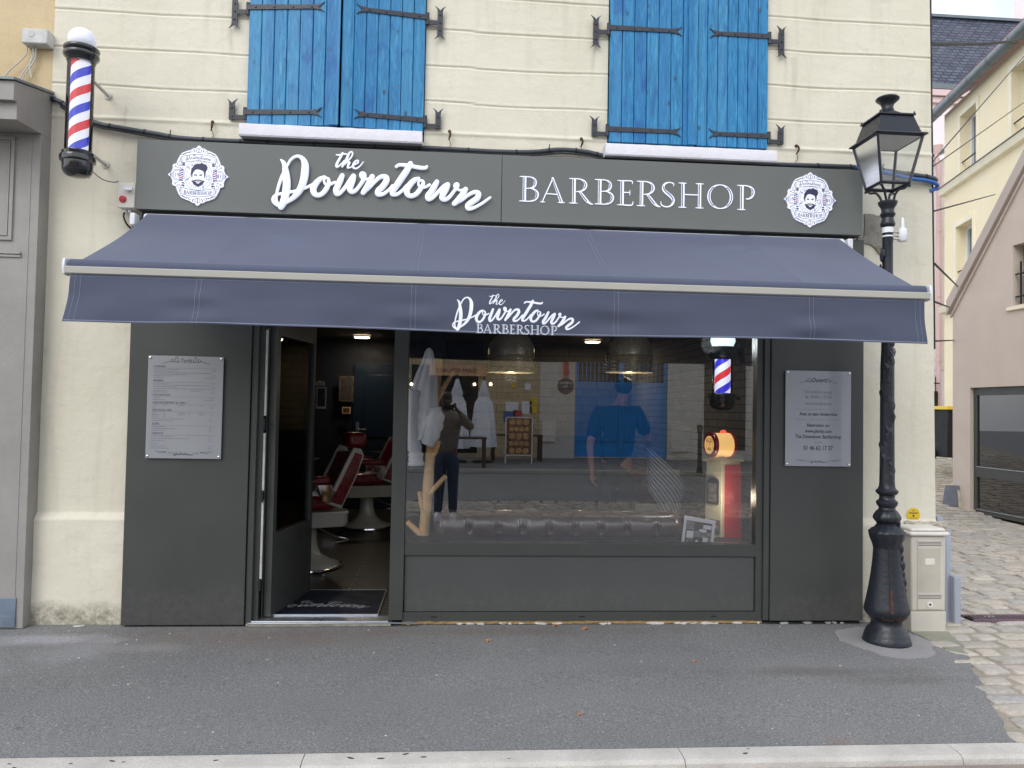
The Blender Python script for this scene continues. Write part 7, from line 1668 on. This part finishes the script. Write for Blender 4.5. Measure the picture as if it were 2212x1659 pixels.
mb = MB(); mb.lathe(ip.x, YI, [(r_*s_, iz(v)) for r_, v in ((22, 749), (27, 738), (25, 722), (14, 712), (2, 709))], 32); MT['glow'] = pm('lit opal glass', (.8, .95, .92), .4, emit=.85, ecol=(.75, 1, .95)); mb.build('globe', 'glow', ibp, smooth=60)
ld = bpy.data.lights.new('sofa_pump_fill', 'POINT'); ld.shadow_soft_size = .08; ld.energy = 4; ld.color = (.9, .97, 1); lo = bpy.data.objects.new('lamp_light', ld); COL.objects.link(lo); lo.parent = ibp; lo.location = (-.25, -.45, iz(752)-P(1561, 888, YI).z)  # light added in front of the pole to brighten pump and sofa
mb = MB(); 
for v in (762, 860): mb.tube([(ip.x, YI, iz(v)), (ip.x+44*s_, YI+.05, iz(v))], .012, 8)
mb.box(ip.x+38*s_, ip.x+50*s_, YI, YI+.1, iz(785), iz(740)); mb.build('wall_bracket', 'matblack', ibp, smooth=30)
# shelf with grooming products under glass domes
sh_y = 2.9
for v, lb, ub in ((924, 'upper wooden shelf with glass dome and jars behind the window', 1545), (1056, 'lower wooden shelf with metal jugs behind the window', 1520)):
    a = P(1488, v, sh_y); b = P(ub, v, sh_y); o = empty('wall_shelf', ((a.x+b.x)/2, sh_y, a.z), lb, 'shelf', 'wooden shelves at the right wall')
    mb = MB(); mb.box(a.x, RX1-.002, sh_y-.1, sh_y+.15, a.z-.03, a.z); mb.build('board', 'wood', o, bevel=.003)
    for k in range(4):
        x = a.x+.10+k*.13; r_ = .03+.008*(k % 2); h = .13+.05*((k*7) % 3)
        mb = MB(); mb.lathe(x, sh_y, [(r_, a.z+.001), (r_, a.z+h*.7), (r_*.5, a.z+h*.85), (r_*.5, a.z+h)], 16); tag(mb.build('bottle', 'cablid' if k % 2 else 'alu', smooth=40), 'small grooming product bottle standing on a wooden shelf behind the glass', 'bottle', 'product bottles on the shelves')
mb = MB(); xx = P(1515, 900, sh_y).x
# striped cape over the third chair
cp_ = empty('striped_cape', (2.0, 2.3, .6), 'black and white striped barber cape draped over the chair beside the barber', 'cape')
path = [(1398, 962), (1412, 975), (1440, 1000), (1468, 1030), (1480, 1055), (1477, 1085), (1476, 1125)]
path2 = [(1395, 1030), (1402, 1060), (1418, 1085), (1432, 1110), (1440, 1130), (1446, 1150), (1450, 1165)]
mb = MB(); YP_ = 2.15
pa = smooth_pts(tr(path, YP_), 5); pb = smooth_pts(tr(path2, YP_-.08), 5); nn = len(pa)
uv = []
def cpf(i, j):
    t = i*(nn-1); k = min(int(t), nn-2); f = t-k; a = pa[k].lerp(pa[k+1], f); b = pb[k].lerp(pb[k+1], f); p = a.lerp(b, j); p = p + Vector((0, -.06*math.sin(PI*j)+.02*math.sin(i*7+j*3), 0)); uv.append((j, i)); return p
mb.grid(cpf, 40, 20); mb.build('cloth', 'hoodie', cp_, smooth=80, fix=False)
mb = MB()
for k in range(10):
    j = .05+k*.10; mb.ribbon([cpf(i/40, j)+Vector((0, -.004, 0)) for i in range(41)], .011, NF, .0006)
mb.build('stripes', 'navy', cp_, smooth=0, fix=False)

# ------------------------------------------------------------------ people
def hand(parent, wrist, fwd, upv, side, mat, s=1.0, curl=.5, name='hand'):
    """five-finger hand; fwd = palm to fingers, upv = back of the hand, side = towards the thumb"""
    fwd = Vector(fwd).normalized(); upv = Vector(upv).normalized(); side = Vector(side).normalized(); w_ = Vector(wrist)
    V = [w_-fwd*.01, w_+fwd*.045*s, w_+fwd*.085*s]; E = [(0, 1), (1, 2)]; Rr = [(.022*s, .017*s), (.034*s, .016*s), (.036*s, .014*s)]
    for k, (o, ln) in enumerate(((.028, .070), (.010, .078), (-.010, .072), (-.028, .056))):
        b = len(V); p = w_+fwd*.088*s+side*o*s; c = fwd
        V.append(p); Rr.append(.0095*s); E.append((2, b))
        for q_ in range(3):
            c = (c*math.cos(curl)-upv*math.sin(curl)).normalized() if q_ else (c*math.cos(curl*.6)-upv*math.sin(curl*.6)).normalized(); p = p+c*(ln*s*(.42, .32, .26)[q_]); V.append(p); Rr.append((.0085, .008, .0065)[q_]*s); E.append((b+q_, b+q_+1))
    b = len(V); p = w_+fwd*.035*s+side*.034*s; V.append(p); Rr.append(.012*s); E.append((1, b)); p = p+(side*.6+fwd*.7-upv*.3).normalized()*.036*s; V.append(p); Rr.append(.0105*s); E.append((b, b+1)); p = p+(side*.2+fwd*.9-upv*.4).normalized()*.030*s; V.append(p); Rr.append(.008*s); E.append((b+1, b+2))
    return V, E, Rr
def person(root, H, base, face, hips, chest, neck, head_c, hands, feet, knees, elbows, skinm, top, bottom, shoe, sleeve_t=1.0, hairm='hair', curl=.5, thumb=None):
    """face = horizontal unit vector the person faces"""
    face = Vector(face).normalized(); rt = Vector((face.y, -face.x, 0)); u = UZ
    hips, chest, neck, head_c = map(Vector, (hips, chest, neck, head_c))
    sh = [chest+rt*(.19*s)+u*.06 for s in (1, -1)]; hip = [hips+rt*(.09*s)-u*.03 for s in (1, -1)]
    V = [hips, hips.lerp(chest, .5), chest, neck, head_c-u*.06+face*.012, head_c, head_c+u*.055]; E = [(0, 1), (1, 2), (2, 3), (3, 4), (4, 5), (5, 6)]
    Rr = [(.15, .11), (.145, .10), (.17, .11), (.055, .055), (.060, .068), (.076, .092), (.066, .078)]
    for i in (0, 1):
        b = len(V); V += [sh[i], Vector(elbows[i]), Vector(hands[i])]; E += [(2, b), (b, b+1), (b+1, b+2)]; Rr += [.058, .042, .027]
        fw_ = (Vector(hands[i])-Vector(elbows[i])).normalized(); th_ = Vector(thumb[i]) if thumb else face; th_ = (th_-fw_*th_.dot(fw_)).normalized(); up_ = fw_.cross(th_)*(1 if i == 0 else -1)
        hv, he, hr = hand(None, Vector(hands[i])+fw_*.015, fw_, up_, th_, None, 1.0, curl)
        b2 = len(V); V += hv; E += [(b+2, b2)]+[(x+b2, y+b2) for x, y in he]; Rr += hr
        b3 = len(V); V += [hip[i], Vector(knees[i]), Vector(feet[i])+u*.08, Vector(feet[i])+u*.04+face*.13]; E += [(0, b3), (b3, b3+1), (b3+1, b3+2), (b3+2, b3+3)]; Rr += [.09, .062, .042, (.038, .03)]
    body = skin('body', V, E, Rr, skinm, root)
    # face details
    mb = MB(); mb.prism([head_c+face*.082+u*.02+rt*0, head_c+face*.088+rt*.016-u*.022, head_c+face*.112-u*.018, head_c+face*.088-rt*.016-u*.022], u*.004); mb.sphere(head_c+face*.10-u*.015, .013, 10, 8)
    for s in (1, -1): mb.sphere(head_c+rt*(.078*s)-u*.005-face*.005, .022, 10, 8, (.5, .8, 1.3))
    mb.build('face_features', skinm, body, smooth=60)
    mb = MB()
    for s in (1, -1): mb.sphere(head_c+face*.084+rt*(.032*s)+u*.012, .011, 8, 6)
    mb.sphere(head_c+face*.084-u*.052, .018, 10, 6, (1.2, .5, .3)); mb.build('eyes_and_mouth', 'hair', body, smooth=60)
    mb = MB(); hc_ = head_c+u*.035-face*.014; mb.sphere(hc_, .094, 24, 16, (.92, 1.05, .98) if abs(face.y) > .7 else (1.05, .92, .98))
    mb.v = [q_ if (q_.z > head_c.z+.028 or (q_-head_c).dot(face) < .0) else Vector((head_c.x+(q_.x-head_c.x)*.7, head_c.y+(q_.y-head_c.y)*.7, q_.z)) for q_ in mb.v]
    mb.v = [q_+(q_-hc_).normalized()*.008*noise.noise(q_*30) for q_ in mb.v]; mb.build('hair', hairm, body, smooth=60)
    # top garment
    V = [hips-u*.10, hips.lerp(chest, .5), chest, chest.lerp(neck, .55)]; E = [(0, 1), (1, 2), (2, 3)]; Rr = [(.19, .155), (.185, .15), (.20, .15), (.13, .12)]
    for i in (0, 1):
        b = len(V); a = sh[i]; e = Vector(elbows[i]); h_ = Vector(hands[i])
        V += [a, a.lerp(e, .55), e]; E += [(2, b), (b, b+1), (b+1, b+2)]; Rr += [.098, .078, .066]
        if sleeve_t > .5: V += [e.lerp(h_, .55), e.lerp(h_, .93)]; E += [(b+2, b+3), (b+3, b+4)]; Rr += [.052, .040]
        else: V[-1] = a.lerp(e, .85)
    skin('top_garment', V, E, Rr, top, root)
    V = [hips+u*.03, hips-u*.06]; E = [(0, 1)]; Rr = [(.185, .15), (.18, .15)]
    for i in (0, 1):
        b = len(V); k_ = Vector(knees[i]); f_ = Vector(feet[i])+u*.07; V += [hip[i]-u*.05, hip[i].lerp(k_, .5), k_, k_.lerp(f_, .55), f_]; E += [(1, b), (b, b+1), (b+1, b+2), (b+2, b+3), (b+3, b+4)]; Rr += [.125, .105, .085, .072, .064]
    skin('trousers', V, E, Rr, bottom, root)
    for i in (0, 1):
        f_ = Vector(feet[i]); mb = MB()
        def shp(i_, j_):
            a = 2*PI*i_; t = j_; w_ = (.052, .056, .050, .036, .030)[min(4, int(t*4.99))]; ln_ = (.145, .15, .14, .10, .06)[min(4, int(t*4.99))]; c_ = f_+face*(.055-.05*t)+u*(.0+.115*t)
            return c_+rt*(w_*math.cos(a))+face*(ln_*math.sin(a))
        mb.grid(shp, 20, 5); mb.face([shp(k/20, 1) for k in range(20)]); mb.face([shp(k/20, 0) for k in range(20)]); mb.build('shoe', shoe, root, smooth=60, fix=False)
# the photographer, standing in the street right behind the camera
ph = empty('person', (-.10, -5.85, -.118), 'person in grey brown hoodie and jeans photographing the shop, mirrored in the window', 'person')
gzr = -.115
person(ph, 1.75, gzr, (0, 1, 0), (-.08, -5.86, .88), (-.08, -5.85, 1.30), (-.09, -5.84, 1.45), (-.10, -5.80, 1.60), [(.085, -5.57, 1.44), (-.215, -5.57, 1.44)], [(.03, -5.80, gzr), (-.19, -5.80, gzr)], [(.02, -5.83, .42), (-.17, -5.83, .42)], [(.28, -5.66, 1.20), (-.40, -5.68, 1.20)], 'skindk', 'hood', 'jeans', 'white', 1.0, thumb=[(-.6, .3, -.6), (.6, .3, -.6)], curl=.75)
mb = MB(); mb.box(-.145, .012, -5.482, -5.472, 1.462, 1.540); tag(mb.build('phone', 'black', bevel=.003), 'dark smartphone held up in both hands by the photographer', 'phone')
# the barber, back to the window
bb = empty('person', (1.62, 2.05, FZ), 'person in a dark blue shirt standing behind the shop window with back turned', 'person')
person(bb, 1.85, FZ, (.45, .89, 0), (1.62, 2.05, .98), (1.62, 2.07, 1.42), (1.65, 2.10, 1.57), (1.70, 2.13, 1.71), [(1.98, 2.22, 1.12), (1.36, 2.0, .92)], [(1.74, 2.03, FZ), (1.50, 2.10, FZ)], [(1.73, 2.06, .52), (1.53, 2.12, .52)], [(1.93, 2.02, 1.22), (1.34, 2.02, 1.16)], 'skin', 'shirt', 'matblack', 'matblack', .3, thumb=[(0, 0, 1), (.3, .9, 0)])

# ------------------------------------------------------------------ the other side of the street (mirrored in the window)
YO = -18.7
def rx(u, yr=YO): return RP(u, 900, yr).x
rb = empty('restaurant_building', (-4, YO, 0), 'beige brick restaurant front across the street with wooden name board, mirrored in the window', 'building')
mb = MB(); mb.box(-16, rx(1165), YO-.4, YO, -.1, 4.4); mb.build('wall', 'oppbrick', rb, smooth=0)
mb = MB(); a = RP(890, 815, YO); b = RP(1030, 980, YO); mb.box(a.x, b.x, YO+.002, YO+.05, .1, a.z+.4); mb.build('glass_front', 'dark', rb, smooth=0)
mb = MB(); a = RP(928, 787, YO+.1); b = RP(1052, 813, YO+.1); mb.box(a.x, b.x, YO+.06, YO+.11, b.z, a.z); sb_ = mb.build('name_board', 'signwood', rb, smooth=0)
mb = MB(); mb.text('SIAM SQUARE', .21, (RP(985, 800, YO+.1).x, YO+.112, (a.z+b.z)/2-.075), (-1, 0, 0), UZ, (0, 1, 0), .004); mb.build('lettering', 'ink', sb_, smooth=0)
for u_, v_, w_, h_, m_ in ((1100, 900, .18, .16, 'bluepipe'), (1106, 878, .2, .14, 'umb'), (1122, 912, .2, .13, 'yellow'), (1138, 880, .16, .2, 'umb'), (1152, 868, .12, .1, 'yellow'), (1152, 885, .12, .12, 'yellow'), (1140, 835, .1, .1, 'umb'), (1108, 832, .07, .07, 'yellow'), (1118, 893, .14, .1, 'red')):
    a = RP(u_, v_, YO+.01); mb = MB(); mb.box(a.x-w_, a.x+w_, YO+.003, YO+.012, a.z-h_, a.z+h_); mb.build('sticker', m_, rb, smooth=0)
wh = empty('white_corner_wall', (rx(1200), YO, 0), 'peeling off white wall beside the blue gate across the street', 'wall')
mb = MB(); mb.box(rx(1165)+.002, rx(1241)-.002, YO-.35, YO+.05, -.1, 4.3); mb.build('wall', 'flake', wh, smooth=0)
mb = MB(); a = RP(1186, 930, YO+.06); mb.box(a.x-.22, a.x+.22, YO+.052, YO+.12, a.z-.35, a.z+.32); mb.build('meter_box', 'cablid', wh, bevel=.01)
mb = MB(); a = RP(1222, 834, YO+.06); mb.tube([(a.x, YO+.05, a.z), (a.x, YO+.07, a.z)], .26, 24); mb.build('round_sign', 'navy', wh, smooth=30)
mb = MB(); a = RP(1222, 834, YO+.09); mb.text('DÉFENSE', .10, (a.x, YO+.071, a.z+.07), (-1, 0, 0), UZ, (0, 1, 0), .003); mb.text('DE', .10, (a.x, YO+.071, a.z-.035), (-1, 0, 0), UZ, (0, 1, 0), .003); mb.text('FUMER', .0001, (a.x, YO+.071, a.z), (-1, 0, 0), UZ, (0, 1, 0), .003); mb.build('sign_text', 'white', wh, smooth=0)
mb = MB(); a = RP(1222, 800, YO+.06); mb.tube([(a.x, YO+.12, a.z-.2), (a.x, YO+.12, a.z+.25)], .08, 14); mb.build('alarm_bell', 'red', wh, smooth=40)
gt = empty('blue_gate', (rx(1340), YO, 0), 'tall blue corrugated metal double gate across the street, mirrored in the window', 'gate')
xa, xb = rx(1241), rx(1440); zg = RP(1340, 830, YO).z; ztg = zg+.95
mb = MB(); n = 60
for k in range(n):
    x0 = xa+(xb-xa)*k/n; x1 = xa+(xb-xa)*(k+1)/n; d = .03 if k % 2 else 0; mb.box(x0, x1-.002, YO-.05, YO-.02+d, .55, zg)
mb.box(xa, xb, YO-.05, YO-.015, .02, .53); mb.build('leaf_panel', 'gateblue', gt, smooth=0)
mb = MB()
for x in (xa+.04, (xa+xb)/2-.03, (xa+xb)/2+.05, xb-.06): mb.box(x-.03, x+.03, YO-.06, YO+.04, .0, ztg)
for z in (.03, .53, zg, ztg): mb.box(xa+.005, xb-.005, YO-.055, YO+.035, z, z+.06)
for k in range(22): x = xa+.1+(xb-xa-.2)*k/21; mb.tube([(x, YO, zg), (x, YO, ztg)], .012, 6)
mb.build('frame', 'gateblue', gt, smooth=0)
cw_ = empty('pale_block_wall', (rx(1600), YO, 0), 'pale block wall to the right of the blue gate across the street', 'wall')
mb = MB(); mb.box(xb+.002, 26, YO-.35, YO+.08, -.1, 4.5); mb.box(xa, xb, YO-.3, YO+.08, ztg+.07, 4.3); mb.use(1).box(xa, xb, YO-.6, YO-.4, 0, ztg+.07); mb.use(0); mb.build('wall', ['concrete', 'dark'], cw_, smooth=0)  # second material: box added to make the space behind the gate bars dark
mb = MB(); a = RP(1468, 945, YO+.1); mb.box(a.x-.3, a.x+.3, YO+.082, YO+.16, a.z-.45, a.z+.42); mb.build('meter_box', 'cablid', cw_, bevel=.01)
mb = MB(); a = RP(1555, 820, YO+.1); mb.box(a.x-.5, a.x+.85, YO+.082, YO+.10, .3, a.z+1.3); mb.build('doorway', 'dark', cw_, smooth=0)
# terrace furniture
def parasol(u, vt, vb, label, yr=-16.2):
    a = RP(u, vt, yr); b = RP(u, vb, yr); o = empty('parasol', (a.x, yr, -.03), label, 'parasol', 'folded parasols of the terrace opposite')
    mb = MB(); mb.lathe(a.x, yr, [(.34, b.z), (.30, b.z+.5), (.22, (a.z+b.z)/2+.3), (.12, a.z-.45), (.15, a.z-.42), (.03, a.z)], 24, lobes=6, amp=.16); mb.build('canopy', 'umb', o, smooth=60)
    mb = MB(); mb.tube([(a.x, yr, -.03), (a.x, yr, a.z+.12)], .03, 10); mb.lathe(a.x, yr, [(.3, -.028), (.28, .03), (.05, .05)], 20); mb.build('pole', 'matblack', o, smooth=40)
parasol(1046, 822, 965, 'folded white parasol left of the menu board across the street'); parasol(988, 818, 968, 'folded white parasol beside the mirrored photographer across the street')
mo = empty('menu_board', (RP(1117, 1000, -16).x, -16, -.03), 'white framed sandwich board with food pictures across the street, mirrored in the window', 'menu board')
yr = -16.0; tl = RP(1092, 900, yr); br_ = RP(1150, 985, yr); 
mb = MB(); w_ = .035
for a in ((tl.x, br_.x, tl.z-w_, tl.z), (tl.x, br_.x, br_.z, br_.z+w_), (tl.x, tl.x+w_, -.03, tl.z), (br_.x-w_, br_.x, -.03, tl.z)): mb.box(a[0], a[1], yr-.02, yr+.02, a[2], a[3])
mb.build('frame', 'white', mo, smooth=0)
mb = MB(); mb.box(tl.x+w_, br_.x-w_, yr-.01, yr+.01, br_.z+w_, tl.z-w_); mb.build('poster', 'menu', mo, smooth=0)
mb = MB(); random.seed(2)
for r_ in range(5):
    for c_ in range(3 if r_ % 2 == 0 else 4):
        x = tl.x+.10+(br_.x-tl.x-.2)*(c_+.5)/(3 if r_ % 2 == 0 else 4); z = tl.z-.14-r_*.20; mb.tube([(x, yr+.010, z), (x, yr+.014, z)], .085 if r_ % 2 == 0 else .065, 14)
mb.build('food_picture', 'food', mo, smooth=0)
for u0, u1, yr, lb in ((955, 1050, -14.6, 'dark wooden terrace table left of the menu board across the street'), (1060, 1170, -17.2, 'dark wooden terrace table behind the menu board across the street')):
    a, b = RP(u0, 985, yr), RP(u1, 985, yr); o = empty('terrace_table', ((a.x+b.x)/2, yr, -.03), lb, 'table', 'terrace tables opposite'); mb = MB(); mb.box(a.x, b.x, yr-.35, yr+.35, .70, .75); mb.build('tabletop', 'wooddark', o, smooth=0)
    for x in (a.x+.06, b.x-.06):
        for y in (yr-.3, yr+.3): mb = MB(); mb.box(x-.04, x+.04, y-.04, y+.04, -.028, .70); mb.build('leg', 'wooddark', o, smooth=0)
for i, u in enumerate((889, 1025, 1060)):
    a = RP(u, 830, YO+.6); o = empty('bulb_lamp', a, 'small warm bulb hanging in front of the restaurant opposite', 'bulb', 'warm bulbs of the restaurant opposite'); mb = MB(); mb.sphere(a, .05, 12, 8); mb.build('bulb', 'downlight', o); mb = MB(); mb.tube([a+Vector((0, 0, .05)), a+Vector((0, 0, 1.2))], .006, 6); mb.build('cord', 'matblack', o)
bo = RP(1512, 925, -13.6); o = empty('bollard', (bo.x, -13.6, -.03), 'dark bollard with ball top on the far kerb, mirrored beside the glowing drum lamp', 'bollard')
mb = MB(); mb.lathe(bo.x, -13.6, [(.09, -.028), (.07, .05), (.055, .2), (.05, .95), (.07, 1.0), (.05, 1.04)], 16); mb.build('post', 'matblack', o, smooth=50); mb = MB(); mb.sphere((bo.x, -13.6, 1.11), .085, 16, 10); mb.build('ball_top', 'matblack', o, smooth=60)
